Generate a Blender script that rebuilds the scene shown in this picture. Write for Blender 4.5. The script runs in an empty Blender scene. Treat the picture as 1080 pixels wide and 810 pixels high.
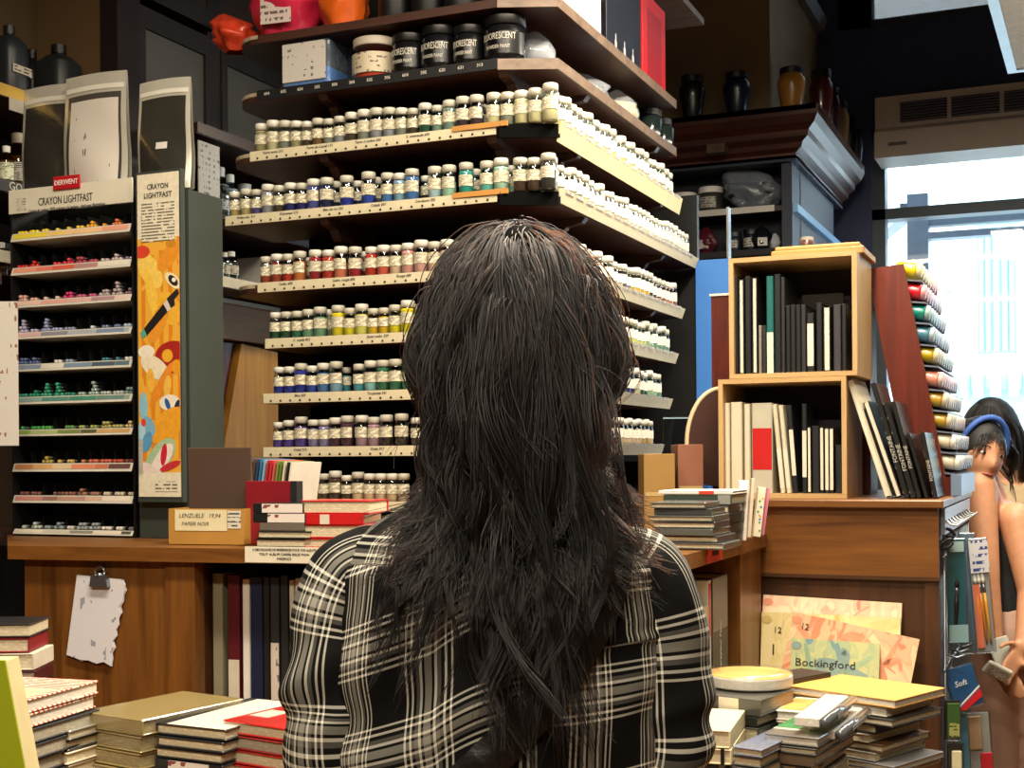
import bpy, math, random
from mathutils import Vector, Matrix, noise
sc = bpy.context.scene
COL = sc.collection
RND = random.Random(11)
PI = math.pi
# ---------------------------------------------------------------- camera geometry (room axes: x along the shelf front, y into the shop)
F, HZ, HC, YAW, ROLL = 1400.0, 482.0, 1.38, math.radians(23), math.radians(0.45)
FW = Vector((-math.sin(YAW), math.cos(YAW), 0)); RT = Vector((math.cos(YAW), math.sin(YAW), 0)); UP = Vector((0, 0, 1))
CAM = Vector((0, 0, HC))
def ray(px, py):
    u, v = px - 540.0, HZ - py
    c, s = math.cos(ROLL), math.sin(ROLL)
    return FW + RT * ((u * c + v * s) / F) + UP * ((-u * s + v * c) / F)
def P(px, py, Y): return CAM + ray(px, py) * Y
def hy(px, py, y):
    d = ray(px, py); return CAM + d * (y / d.y)
def hx(px, py, x):
    d = ray(px, py); return CAM + d * (x / d.x)
def hz(px, py, z):
    d = ray(px, py); return CAM + d * ((z - HC) / d.z)
# ---------------------------------------------------------------- materials
def lin(h):
    if isinstance(h, str):
        h = h.lstrip('#'); h = ''.join(x * 2 for x in h) if len(h) == 3 else h; c = [int(h[i:i + 2], 16) / 255 for i in (0, 2, 4)]
        return tuple((x / 12.92 if x <= .04045 else ((x + .055) / 1.055) ** 2.4) for x in c) + (1,)
    return tuple(h) + (1,) if len(h) == 3 else tuple(h)
_M = {}
def nodes(name):
    m = bpy.data.materials.new(name); m.use_nodes = True
    nt = m.node_tree; return m, nt, nt.nodes['Principled BSDF']
def N(nt, t, **kw):
    n = nt.nodes.new(t)
    for k, v in kw.items():
        if k in n.inputs.keys(): n.inputs[k].default_value = v
        else: setattr(n, k, v)
    return n
def ramp(nt, stops, interp='LINEAR'):
    r = nt.nodes.new('ShaderNodeValToRGB'); e = r.color_ramp; e.interpolation = interp
    while len(e.elements) < len(stops): e.elements.new(1.0)
    for el, (p, c) in zip(e.elements, stops): el.position = p; el.color = lin(c)
    return r
def mat(col, rough=.5, metal=0, var=.08, scale=18, bump=0, coat=0, emit=0, alpha=1, spec=.5, sheen=0):
    key = ('m', str(col), rough, metal, var, scale, bump, coat, emit, alpha, spec, sheen)
    if key in _M: return _M[key]
    m, nt, b = nodes('mat_%d' % len(_M)); L = nt.links
    c = lin(col)
    b.inputs['Roughness'].default_value = rough; b.inputs['Metallic'].default_value = metal
    b.inputs['Specular IOR Level'].default_value = spec
    b.inputs['Coat Weight'].default_value = coat; b.inputs['Sheen Weight'].default_value = sheen
    if alpha < 1: b.inputs['Alpha'].default_value = alpha
    b.inputs['Base Color'].default_value = c
    if var or bump:
        tc = N(nt, 'ShaderNodeTexCoord'); nz = N(nt, 'ShaderNodeTexNoise', Scale=scale, Detail=3.0)
        L.new(tc.outputs['Object'], nz.inputs['Vector'])
        if var:
            r = ramp(nt, [(.25, tuple(x * (1 - var) for x in c[:3])), (.75, tuple(min(1, x * (1 + var)) for x in c[:3]))])
            L.new(nz.outputs['Fac'], r.inputs['Fac']); L.new(r.outputs['Color'], b.inputs['Base Color'])
        if bump:
            bp = N(nt, 'ShaderNodeBump', Strength=bump, Distance=.004); L.new(nz.outputs['Fac'], bp.inputs['Height']); L.new(bp.outputs['Normal'], b.inputs['Normal'])
    if emit:
        b.inputs['Emission Color'].default_value = c; b.inputs['Emission Strength'].default_value = emit
    _M[key] = m; return m
def wood(dark, light, axis='z', scale=14, rough=.4, stretch=14, bump=.05, coat=0):
    key = ('w', dark, light, axis, scale, rough, stretch, coat)
    if key in _M: return _M[key]
    m, nt, b = nodes('wood_%d' % len(_M)); L = nt.links
    tc = N(nt, 'ShaderNodeTexCoord'); mp = N(nt, 'ShaderNodeMapping')
    s = [scale] * 3; s['xyz'.index(axis)] = scale / stretch; mp.inputs['Scale'].default_value = s
    L.new(tc.outputs['Object'], mp.inputs['Vector'])
    nz = N(nt, 'ShaderNodeTexNoise', Scale=2.2, Detail=6.0, Roughness=.62, Distortion=.6); L.new(mp.outputs['Vector'], nz.inputs['Vector'])
    nz2 = N(nt, 'ShaderNodeTexNoise', Scale=9.0, Detail=3.0); L.new(mp.outputs['Vector'], nz2.inputs['Vector'])
    mx = N(nt, 'ShaderNodeMath', operation='MULTIPLY_ADD'); L.new(nz2.outputs['Fac'], mx.inputs[0]); mx.inputs[1].default_value = .35; L.new(nz.outputs['Fac'], mx.inputs[2])
    r = ramp(nt, [(.42, dark), (.6, tuple((a + c) / 2 for a, c in zip(lin(dark)[:3], lin(light)[:3]))), (.85, light)])
    L.new(mx.outputs[0], r.inputs['Fac']); L.new(r.outputs['Color'], b.inputs['Base Color'])
    bp = N(nt, 'ShaderNodeBump', Strength=bump, Distance=.002); L.new(mx.outputs[0], bp.inputs['Height']); L.new(bp.outputs['Normal'], b.inputs['Normal'])
    b.inputs['Roughness'].default_value = rough; b.inputs['Coat Weight'].default_value = coat
    _M[key] = m; return m
def glass(tint='#ffffff', fac=.12, rough=.05, edge=.55):
    key = ('g', tint, fac, rough, edge)
    if key in _M: return _M[key]
    m, nt, b = nodes('glass_%d' % len(_M)); L = nt.links
    nt.nodes.remove(b); out = nt.nodes['Material Output']
    t = N(nt, 'ShaderNodeBsdfTransparent', Color=lin(tint)); g = N(nt, 'ShaderNodeBsdfGlossy', Roughness=rough)
    g.inputs['Color'].default_value = (.9, .95, 1, 1)
    lw = N(nt, 'ShaderNodeLayerWeight', Blend=.35)
    mr = N(nt, 'ShaderNodeMapRange'); mr.inputs['To Min'].default_value = fac * .4; mr.inputs['To Max'].default_value = edge
    L.new(lw.outputs['Facing'], mr.inputs['Value'])
    mx = N(nt, 'ShaderNodeMixShader'); L.new(mr.outputs[0], mx.inputs[0]); L.new(t.outputs[0], mx.inputs[1]); L.new(g.outputs[0], mx.inputs[2])
    L.new(mx.outputs[0], out.inputs['Surface'])
    _M[key] = m; return m
def film(tint='#dfe3e6', a=.35, rough=.25):
    """thin wrinkled plastic: part see-through, part glossy"""
    key = ('f', tint, a, rough)
    if key in _M: return _M[key]
    m, nt, b = nodes('film_%d' % len(_M)); L = nt.links
    tc = N(nt, 'ShaderNodeTexCoord'); nz = N(nt, 'ShaderNodeTexNoise', Scale=28.0, Detail=4.0, Distortion=1.2); L.new(tc.outputs['Object'], nz.inputs['Vector'])
    bp = N(nt, 'ShaderNodeBump', Strength=.6, Distance=.01); L.new(nz.outputs['Fac'], bp.inputs['Height']); L.new(bp.outputs['Normal'], b.inputs['Normal'])
    b.inputs['Base Color'].default_value = lin(tint); b.inputs['Roughness'].default_value = rough; b.inputs['Alpha'].default_value = a
    b.inputs['Specular IOR Level'].default_value = .9
    _M[key] = m; return m
def printed(base, ink='#3a3634', lines=60, axis='z', dens=.5, rough=.6, lo=.12, hi=.88, wscale=90):
    """paper carrying rows of small unreadable print"""
    key = ('p', str(base), str(ink), lines, axis, dens, rough, lo, hi, wscale)
    if key in _M: return _M[key]
    m, nt, b = nodes('printed_%d' % len(_M)); L = nt.links
    tc = N(nt, 'ShaderNodeTexCoord'); sp = N(nt, 'ShaderNodeSeparateXYZ'); L.new(tc.outputs['Object'], sp.inputs[0])
    a = sp.outputs['XYZ'.index(axis.upper())]
    m1 = N(nt, 'ShaderNodeMath', operation='MULTIPLY'); L.new(a, m1.inputs[0]); m1.inputs[1].default_value = lines
    fr = N(nt, 'ShaderNodeMath', operation='FRACT'); L.new(m1.outputs[0], fr.inputs[0])
    gt = N(nt, 'ShaderNodeMath', operation='GREATER_THAN'); L.new(fr.outputs[0], gt.inputs[0]); gt.inputs[1].default_value = .55
    mp = N(nt, 'ShaderNodeMapping'); s = [wscale] * 3; s['xyz'.index(axis)] = lines * .5; mp.inputs['Scale'].default_value = s; L.new(tc.outputs['Object'], mp.inputs['Vector'])
    nz = N(nt, 'ShaderNodeTexNoise', Scale=1.0, Detail=2.0); L.new(mp.outputs['Vector'], nz.inputs['Vector'])
    g2 = N(nt, 'ShaderNodeMath', operation='GREATER_THAN'); L.new(nz.outputs['Fac'], g2.inputs[0]); g2.inputs[1].default_value = dens
    mu = N(nt, 'ShaderNodeMath', operation='MULTIPLY'); L.new(gt.outputs[0], mu.inputs[0]); L.new(g2.outputs[0], mu.inputs[1])
    mx = N(nt, 'ShaderNodeMix', data_type='RGBA'); L.new(mu.outputs[0], mx.inputs[0]); mx.inputs[6].default_value = lin(base); mx.inputs[7].default_value = lin(ink)
    L.new(mx.outputs[2], b.inputs['Base Color']); b.inputs['Roughness'].default_value = rough
    _M[key] = m; return m
# ---------------------------------------------------------------- mesh building
class MB:
    def __init__(s): s.v, s.f, s.m = [], [], []
    def add(s, vs, fs, mi=0, M=None):
        o = len(s.v)
        s.v += [tuple(M @ Vector(p)) if M else tuple(p) for p in vs]
        s.f += [tuple(o + i for i in f) for f in fs]; s.m += [mi] * len(fs); return s
    def box(s, lo, hi, mi=0, M=None):
        x0, y0, z0 = lo; x1, y1, z1 = hi
        return s.add([(x0, y0, z0), (x1, y0, z0), (x1, y1, z0), (x0, y1, z0), (x0, y0, z1), (x1, y0, z1), (x1, y1, z1), (x0, y1, z1)],
                     [(0, 3, 2, 1), (4, 5, 6, 7), (0, 1, 5, 4), (1, 2, 6, 5), (2, 3, 7, 6), (3, 0, 4, 7)], mi, M)
    def rbox(s, lo, hi, r=.004, mi=0, M=None, n=3):
        """box with rounded upright edges and chamfered top and bottom"""
        x0, y0, z0 = lo; x1, y1, z1 = hi; r = min(r, (x1 - x0) / 2.01, (y1 - y0) / 2.01); q = min(r, (z1 - z0) / 2.01) * .6
        def ring(k):
            o = []
            for cx, cy, a0 in ((x1 - r, y1 - r, 0), (x0 + r, y1 - r, 90), (x0 + r, y0 + r, 180), (x1 - r, y0 + r, 270)):
                for i in range(n + 1):
                    a = math.radians(a0 + 90 * i / n); o.append((cx + (r - k) * math.cos(a), cy + (r - k) * math.sin(a)))
            return o
        return s.loft([[(a, b, z) for a, b in ring(k)] for k, z in ((q, z0), (0, z0 + q), (0, z1 - q), (q, z1))], True, True, mi, M)
    def prism(s, poly, z0, z1, mi=0, M=None):
        n = len(poly); a = sum(poly[i][0] * poly[(i + 1) % n][1] - poly[(i + 1) % n][0] * poly[i][1] for i in range(n))
        if a < 0: poly = poly[::-1]
        return s.add([(x, y, z0) for x, y in poly] + [(x, y, z1) for x, y in poly],
                     [tuple(range(n))[::-1], tuple(range(n, 2 * n))] + [(i, (i + 1) % n, n + (i + 1) % n, n + i) for i in range(n)], mi, M)
    def loft(s, rings, cap=True, closed=True, mi=0, M=None):
        n = len(rings[0]); fs = []
        for k in range(len(rings) - 1):
            for i in range(n if closed else n - 1):
                j = (i + 1) % n; fs.append((k * n + i, k * n + j, (k + 1) * n + j, (k + 1) * n + i))
        if cap: fs += [tuple(range(n))[::-1], tuple(range((len(rings) - 1) * n, len(rings) * n))]
        return s.add([p for r in rings for p in r], fs, mi, M)
    def lathe(s, prof, n=16, mi=0, M=None, cap=True, a0=0, a1=2 * PI):
        full = abs(a1 - a0 - 2 * PI) < 1e-6; k = n if full else n + 1
        rings = [[(r * math.cos(a0 + (a1 - a0) * i / n), r * math.sin(a0 + (a1 - a0) * i / n), z) for i in range(k)] for r, z in prof]
        return s.loft(rings, cap and full, full, mi, M)
    def tube(s, pts, r, n=8, mi=0, M=None):
        pts = [Vector(p) for p in pts]; rs = r if isinstance(r, (list, tuple)) else [r] * len(pts); rings = []
        t0 = (pts[1] - pts[0]).normalized(); nrm = t0.orthogonal().normalized()
        for i, p in enumerate(pts):
            t = ((pts[min(i + 1, len(pts) - 1)] - pts[max(i - 1, 0)])).normalized()
            nrm = (nrm - t * nrm.dot(t)).normalized(); b = t.cross(nrm)
            rings.append([tuple(p + (nrm * math.cos(2 * PI * k / n) + b * math.sin(2 * PI * k / n)) * rs[i]) for k in range(n)])
        return s.loft(rings, True, True, mi, M)
    def sheet(s, fn, nu, nv, mi=0, M=None):
        vs = [fn(i / nu, j / nv) for j in range(nv + 1) for i in range(nu + 1)]; w = nu + 1
        return s.add(vs, [(j * w + i, j * w + i + 1, (j + 1) * w + i + 1, (j + 1) * w + i) for j in range(nv) for i in range(nu)], mi, M)
    def ball(s, c, r, n=12, mi=0, M=None):
        c = Vector(c); r = Vector(r) if hasattr(r, '__len__') else Vector((r, r, r)); m = n // 2; rings = []
        for j in range(m + 1):
            a = PI * (j + .02) / (m + .04) - PI / 2
            rings.append([(c.x + r.x * math.cos(a) * math.cos(2 * PI * i / n), c.y + r.y * math.cos(a) * math.sin(2 * PI * i / n), c.z + r.z * math.sin(a)) for i in range(n)])
        return s.loft(rings, True, True, mi, M)
    def mesh(s, name, mats, smooth=False):
        me = bpy.data.meshes.new(name); me.from_pydata(s.v, [], s.f)
        for m in (mats if isinstance(mats, (list, tuple)) else [mats]): me.materials.append(m)
        me.polygons.foreach_set('material_index', s.m)
        if smooth: me.polygons.foreach_set('use_smooth', [True] * len(s.f))
        me.update(); return me
    def build(s, name, mats, parent=None, smooth=False, loc=None, rot=None):
        me = s.mesh(name, mats, smooth)
        if smooth == 'auto':
            me.polygons.foreach_set('use_smooth', [True] * len(s.f)); me.set_sharp_from_angle(angle=math.radians(35))
        return link(name, me, parent, loc, rot)
def link(name, me, parent=None, loc=None, rot=None):
    o = bpy.data.objects.new(name, me); COL.objects.link(o)
    if parent: o.parent = parent
    if loc is not None: o.location = loc
    if rot is not None: o.rotation_euler = rot
    return o
def tag(o, label, cat, group=None, kind=None):
    if label: o['label'] = label
    if cat: o['category'] = cat
    if group: o['group'] = group
    if kind: o['kind'] = kind
    return o
def thing(name, label, cat, loc=(0, 0, 0), rot=0, group=None):
    o = bpy.data.objects.new(name, None); COL.objects.link(o); o.location = loc
    o.rotation_euler = rot if hasattr(rot, '__len__') else (0, 0, rot); o.empty_display_size = .02
    return tag(o, label, cat, group)
def struct(name, mb, m, smooth=False):
    o = mb.build(name, m, None, smooth); o['kind'] = 'structure'; return o
def copy_tree(o, parent=None):
    c = o.copy(); COL.objects.link(c); c.parent = parent
    for ch in list(o.children): copy_tree(ch, c)
    return c
_F = {}
def text(s, size, m, parent=None, loc=(0, 0, 0), rot=(PI / 2, 0, 0), name='lettering', align='CENTER', ext=.0004, width=None, bold=0, shear=0, sp=1):
    """raised lettering: one mesh"""
    cu = bpy.data.curves.new('t', 'FONT'); cu.body = s; cu.size = size; cu.align_x = align; cu.align_y = 'CENTER'; cu.extrude = ext; cu.resolution_u = 2
    cu.offset = bold; cu.shear = shear; cu.space_character = sp
    o = bpy.data.objects.new('t', cu); COL.objects.link(o); bpy.context.view_layer.update()
    me = bpy.data.meshes.new_from_object(o.evaluated_get(bpy.context.evaluated_depsgraph_get()))
    bpy.data.objects.remove(o); bpy.data.curves.remove(cu); me.name = name; me.materials.clear(); me.materials.append(m)
    if width and len(me.vertices):
        xs = [v.co.x for v in me.vertices]; k = width / max(1e-6, max(xs) - min(xs))
        for v in me.vertices: v.co.x *= k
    return link(name, me, parent, loc, rot)
ORD = 'zeroth first second third fourth fifth sixth seventh eighth ninth tenth eleventh twelfth thirteenth fourteenth fifteenth sixteenth seventeenth eighteenth nineteenth twentieth'.split()
ORD += ['twenty-' + x for x in ORD[1:10]] + ['thirtieth'] + ['thirty-' + x for x in ORD[1:10]]
def RZ(a): return Matrix.Rotation(a, 4, 'Z')
def T(*p): return Matrix.Translation(Vector(p))
# ================================================================= SETTING
EXPO = 0.0
M_floor = wood('#3a2617', '#6b4a2c', 'y', 8, .45); M_ceil = mat('#2a2728', .8); M_dark = mat('#15121a', .7); M_navy = mat('#34416c', .5)
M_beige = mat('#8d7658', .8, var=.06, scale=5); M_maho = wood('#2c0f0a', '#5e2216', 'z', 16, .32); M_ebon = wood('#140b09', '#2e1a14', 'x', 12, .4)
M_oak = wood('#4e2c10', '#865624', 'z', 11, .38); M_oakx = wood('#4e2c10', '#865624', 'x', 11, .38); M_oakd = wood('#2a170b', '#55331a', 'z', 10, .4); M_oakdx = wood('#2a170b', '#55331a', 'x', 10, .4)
M_pine = wood('#a07c48', '#ccab78', 'z', 12, .5); M_pinex = wood('#a07c48', '#ccab78', 'x', 12, .5)
M_black = mat('#0e0e10', .45); M_cream = mat('#e8dfc4', .6); M_white = mat('#e9e7e0', .55); M_grey = mat('#4d5450', .5, var=.04); M_steel = mat('#9aa0a6', .3, metal=.9, var=.03)
X0, X1, Y0, Y1, ZC = -2.98, 2.4, -2.2, 6.42, 4.3
struct('floor', MB().box((X0, Y0, -.06), (X1, Y1, 0)), M_floor)
struct('ceiling', MB().box((X0, Y0, ZC), (X1, Y1 + .2, ZC + .06)), M_ceil)
struct('wall_left', MB().box((X0 - .1, Y0, 0), (X0, Y1, ZC)), mat('#4a3a28', .8))
struct('wall_right', MB().box((X1, Y0, 0), (X1 + .1, Y1, ZC)), mat('#6b5a44', .8))
struct('wall_front', MB().box((X0, Y0 - .1, 0), (X1, Y0, ZC)), mat('#6b5a44', .8))
# projecting wall behind the tall cupboard
YB = 5.34; XB = hy(812, 60, YB).x
struct('wall_back', MB().box((X0, YB, 0), (XB, Y1 + .2, ZC)), M_beige)
# window wall: sill, head, side pier around one wide window, with a transom light above
wl = hy(919, 200, Y1).x; wh = hy(1000, 128, Y1).z
tl, tz0 = hy(884, 33, Y1).x, hy(884, 33, Y1).z
mb = MB()
mb.box((XB, Y1, 0), (wl, Y1 + .16, ZC)).box((wl, Y1, 0), (X1, Y1 + .16, .55)).box((wl, Y1, wh), (X1, Y1 + .16, tz0)).box((tl + 2.1, Y1, tz0), (X1, Y1 + .16, ZC)).box((1.9, Y1, .55), (X1, Y1 + .16, wh)).box((wl, Y1, tz0), (tl, Y1 + .16, ZC)).box((tl, Y1, tz0 + .75), (tl + 2.1, Y1 + .16, ZC))
struct('wall_window', mb, M_navy)
M_wfr = mat('#3b4a55', .4); M_pane = glass('#f4fbff', .06, .02, .25)
mb = MB(); w1 = 1.9
for x in (wl, .75, w1 - .06): mb.box((x, Y1 + .02, .55), (x + .06, Y1 + .12, wh))
zt = hy(1050, 222, Y1).z
mb.box((wl, Y1 + .02, .55), (w1, Y1 + .12, .62)).box((wl, Y1 + .02, wh - .03), (w1, Y1 + .12, wh)).box((wl, Y1 + .02, zt), (w1, Y1 + .12, zt + .05))
o = struct('window_1', mb, M_wfr); MB().box((wl, Y1 + .06, .6), (w1, Y1 + .066, wh)).build('pane', M_pane, o)
mb = MB(); tr = tl + 2.1; th = tz0 + .75
for a, b in (((tl, tz0), (tr, tz0 + .04)), ((tl, th - .04), (tr, th)), ((tl, tz0), (tl + .04, th)), ((tr - .04, tz0), (tr, th)), ((tl + 1.0, tz0), (tl + 1.04, th))): mb.box((a[0], Y1 + .02, a[1]), (b[0], Y1 + .1, b[1]))
o = struct('window_2', mb, M_wfr); MB().box((tl, Y1 + .05, tz0), (tr, Y1 + .056, th)).build('pane', film('#9fb2c0', .72, .4), o)
# crown moulding on the side of the projecting wall
za = hx(875, 55, XB).z
struct('trim_1', MB().prism([(0, 0), (.03, .0), (.05, .05), (.03, .09), (0, .1)], 0, Y1 - YB, 0, T(XB, YB, za) @ Matrix.Rotation(-PI / 2, 4, 'X') @ Matrix.Rotation(0, 4, 'Z') @ Matrix.Scale(-1, 4, (0, 1, 0))), mat('#8a97a5', .4))
# bay post and beams in front of the window
pa = P(957, 207, 7.1); pb = P(980, 207, 7.1); bz = P(968, 232, 7.1).z
mb = MB(); yb = (pa.y + pb.y) / 2; mb.box((pa.x, yb - .05, .6), (pb.x, yb + .05, P(968, 206, 7.1).z)); 
mb.box((pb.x, yb - .04, hy(1030, 236, yb).z), (1.9, yb + .04, hy(1030, 214, yb).z))
mb.box((pb.x, yb - .05, hy(1030, 250, yb).z), (1.9, yb + .05, hy(1030, 243, yb).z))
e = P(920, 254, 8.2); s0 = P(957, 222, 7.1)
struct('trim_2', mb, mat('#7b8892', .4))
mb = MB(); mb.tube([s0, e], .055, 4); struct('trim_3', mb, mat('#7b8892', .4))
# street outside
struct('ground_outside', MB().box((-14, Y1 + .3, -.3), (16, 40, -.15)), mat('#b9b8b4', .9))
mb = MB()
for k in range(9): mb.box((-12 + k * 3.2, 24, -.15), (-12 + k * 3.2 + .35, 24.3, 9))
mb.box((-14, 24.3, -.15), (16, 24.8, 9.5))
for k in (1.1, 2.2, 4.2, 6.2): mb.box((-14, 23.95, k), (16, 24.4, k + .12))
struct('wall_outside', mb, mat('#d8d6d0', .9))
pl = P(1052, 330, 17); mb = MB(); pz = lambda y: P(1052, y, 17).z
mb.lathe([(.3, -.15), (.3, pz(440)), (.4, pz(420)), (.5, pz(412)), (.5, pz(395)), (.42, pz(388)), (.3, pz(380)), (.22, pz(372)), (.22, pz(240)), (.3, pz(236)), (.24, pz(160))], 12)
for k in range(16):
    a = k * PI / 8; mb.box((.24, -.03, pz(372)), (.26, .03, pz(245)), 0, RZ(a))
    mb.box((.5, -.06, pz(420)), (.56, .06, pz(396)), 0, RZ(a))
tag(mb.build('street_fountain', mat('#a9d2d0', .6), None, 'auto', (pl.x, pl.y, 0)), 'tall turquoise street column with ribbed base outside the window', 'street column')
# air curtain unit over the window
ya = Y1 - .3; za0, za1 = hy(1000, 160, ya).z, hy(1000, 93, ya).z; xa = hy(922, 130, ya).x; xb = xa + 1.7; h = za1 - za0
t = thing('wall_mount_air_conditioner', 'long beige air conditioner with slotted grilles mounted above the window', 'air conditioner', (xa, ya, za0))
W = xb - xa; M_ac = mat('#d6cbbd', .45, var=.03)
MB().prism([(0, 0), (.0, h * .42), (.03, h * .5), (.03, h), (.3, h), (.3, .03), (.24, 0)], 0, W, 0, Matrix(((0, 0, 1, 0), (1, 0, 0, 0), (0, 1, 0, 0), (0, 0, 0, 1)))).build('casing', M_ac, t)
gw = .2; zg0, zg1 = h * .56, h * .88
for k in range(7):
    x = .11 + k * (gw + .018)
    if x + gw > W: break
    g = MB().box((x, .024, zg0), (x + gw, .0295, zg1)).build('grille', M_dark, t)
    mb = MB()
    for j in range(7): mb.box((x, .012, zg0 + (j + .15) * (zg1 - zg0) / 7), (x + gw, .026, zg0 + (j + .5) * (zg1 - zg0) / 7))
    mb.build('slat', mat('#6b6f80', .4), g)
MB().box((.06, -.003, .05), (.14, -.001, .065)).build('maker_plate', mat('#6d6762', .4), t)
# fluorescent fitting with ribbed diffuser hanging by the window
p0 = P(1041, 0, 4.5); p1 = P(1063, 78, 4.5); q0 = hz(1041, 0, p1.z); q1 = p1
dx = Vector((q0.x - q1.x, q0.y - q1.y, 0)); Lf = dx.length * 2.2; ang = math.atan2(dx.y, dx.x)
t = thing('ceiling_light', 'hanging light fitting with ribbed clear diffuser near the window', 'light', (p1.x, p1.y, p1.z), ang - PI / 2)
mb = MB(); mb.box((-.03, 0, 0), (0, Lf, .09)).box((-.55, 0, 0), (-.03, .03, .09)).box((-.58, 0, 0), (-.55, Lf, .09)).box((-.58, Lf, 0), (0, Lf + .03, .09)).box((-.58, 0, .09), (0, Lf, .11)); mb.build('frame', mat('#b9c4cc', .35, metal=.3), t)
mb = MB()
n = int(Lf / .045)
for k in range(n):
    y = .03 + (k + .5) * (Lf - .06) / n
    mb.tube([(-.55, y, .022), (-.03, y, .022)], .021, 8)
mb.build('diffuser', mat('#c9c3b4', .25, coat=.6, emit=.35), t, True)
ld = bpy.data.lights.new('tube_light', 'AREA'); ld.shape = 'RECTANGLE'; ld.size = .5; ld.size_y = Lf * .9; ld.energy = 34; ld.color = (1, .9, .74); lo = bpy.data.objects.new('tube_light', ld); COL.objects.link(lo); lo.parent = t; lo.location = (-.29, Lf / 2, -.01)
for sx in (-.08, -.5): MB().tube([(sx, Lf * .5, .1), (sx, Lf * .5, ZC - p1.z)], .006, 6).build('hanger', M_steel, t)
# shop lamps: long fluorescent fittings above the aisles, out of the frame
def lamp(name, label, x, y, z, rot, L, w, watts, col=(1, .86, .66)):
    t = thing(name, label, 'light', (x, y, z), rot)
    MB().prism([(-w / 2, 0), (-w / 2 + .03, .06), (w / 2 - .03, .06), (w / 2, 0)], -L / 2, L / 2, 0, Matrix(((0, 0, 1, 0), (1, 0, 0, 0), (0, 1, 0, 0), (0, 0, 0, 1)))).build('housing', M_white, t)
    for k in (-.25, .25): MB().tube([(-L / 2 + .03, w * k, -.02), (L / 2 - .03, w * k, -.02)], .014, 10).build('tube', mat(col, .5, var=0, emit=3), t, True)
    MB().tube([(0, 0, .06), (0, 0, ZC - z)], .008, 6).build('hanger', M_steel, t)
    ld = bpy.data.lights.new(name, 'AREA'); ld.shape = 'RECTANGLE'; ld.size = L; ld.size_y = w * .9; ld.energy = watts; ld.color = col
    lo = bpy.data.objects.new('tube_light', ld); COL.objects.link(lo); lo.parent = t; lo.location = (0, 0, -.05)
WARM = (1, .87, .68)
lamp('strip_lamp', 'long strip lamp hanging over the aisle before the pigment shelf', -.75, 1.35, 3.05, 0, 1.6, .22, 66, WARM)
lamp('strip_lamp', 'strip lamp hanging over the aisle beside the window side of the pigment shelf', -.42, 2.6, 2.95, PI / 2, 1.4, .22, 75, WARM)
lamp('strip_lamp', 'strip lamp hanging over the middle of the shop behind the customer', -.2, -.5, 2.9, 0, 1.6, .22, 105, WARM)
lamp('strip_lamp', 'short strip lamp added out of view behind the pigment shelf to light the desk', -1.72, 3.5, 2.5, PI / 2, .5, .14, 9, WARM)  # added out of view to brighten the sloping desk
# sky
w = bpy.data.worlds.new('sky'); sc.world = w; w.use_nodes = True
bg = w.node_tree.nodes['Background']; sk = w.node_tree.nodes.new('ShaderNodeTexSky'); sk.sky_type = 'HOSEK_WILKIE'; sk.turbidity = 6; sk.sun_direction = (-.3, .3, .9)
bg.inputs['Color'].default_value = (.78, .9, 1, 1); bg.inputs['Strength'].default_value = 7.5
w.node_tree.nodes.remove(sk)
# ================================================================= PIGMENT SHELF (corner unit) AND ITS JARS
YF, XF, DP = 2.80, -1.09, .27
YE = 4.02
def seg_mat(nm, col): return mat(col, .55)
SH = thing('pigment_shelf', 'dark wooden corner shelf of many tiers holding rows of pigment jars', 'shelf', (XF, YF, 0))
def sx(px, py): return hy(px, py, YF).x - XF
def sy(px, py): return hx(px, py, XF).y - YF
# tier: z, left strip start x px, board overhang, right end (py guess), strips?
TIERS = [  # z, (left px,py), left overhang, (right px,py), left strip, right strip
    (2.435, (272, 34), .09, (712, 98), None, None),
    (2.292, (272, 97), .09, (712, 157), 'black', None),
    (2.142, (265, 163), .085, (716, 214), 'cream', 'yellow'),
    (1.987, (239, 233), .03, (733, 270), 'cream', 'cream'),
    (1.814, (273, 300), .1, (719, 333), 'cream', 'cream'),
    (1.674, (281, 359), .012, (712, 381), 'cream', 'cream'),
    (1.538, (279, 416), .012, (706, 428), 'cream', 'cream'),
    (1.405, (279, 474), .012, (697, 479), 'cream', 'cream'),
    (1.272, (300, 525), .012, (690, 525), 'cream', 'cream')]
WRL = [None, None, ['Terre verte 213', 'Terre de Cassel 115', 'Terre d ombre 205', 'V. emeraude 635', 'Violet 671'],
       ['Violet min. 911', 'Outremer 315', 'Bleu de roi 322', 'Cobalt 307', 'Ceruleum 305', 'Turquoise 341'],
       ['Cadm. 605', 'Cadm. rouge 606', 'Rouge 680', 'Carmin 635'], ['V. oxyde 815', 'Jaune cadm. 529', 'Cadm. or 543'],
       ['Bleu 303', 'Turquoise 341', 'Vert Veronese 807'], ['Violet 915', 'Violet 917', 'Rose 658'], ['Ocre 252', 'Brun 440']]
M_strip = mat('#d9cfae', .6, var=.05, scale=60); M_stripb = mat('#121214', .5); M_stripy = mat('#d8c88a', .45); M_ink = mat('#1d1a18', .7, var=0); M_chalk = mat('#cfcabd', .7, var=0)
M_board = wood('#2a1712', '#4b2c20', 'x', 10, .45); M_edge = wood('#4d3c30', '#836c58', 'x', 10, .4)
TZ = []
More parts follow.
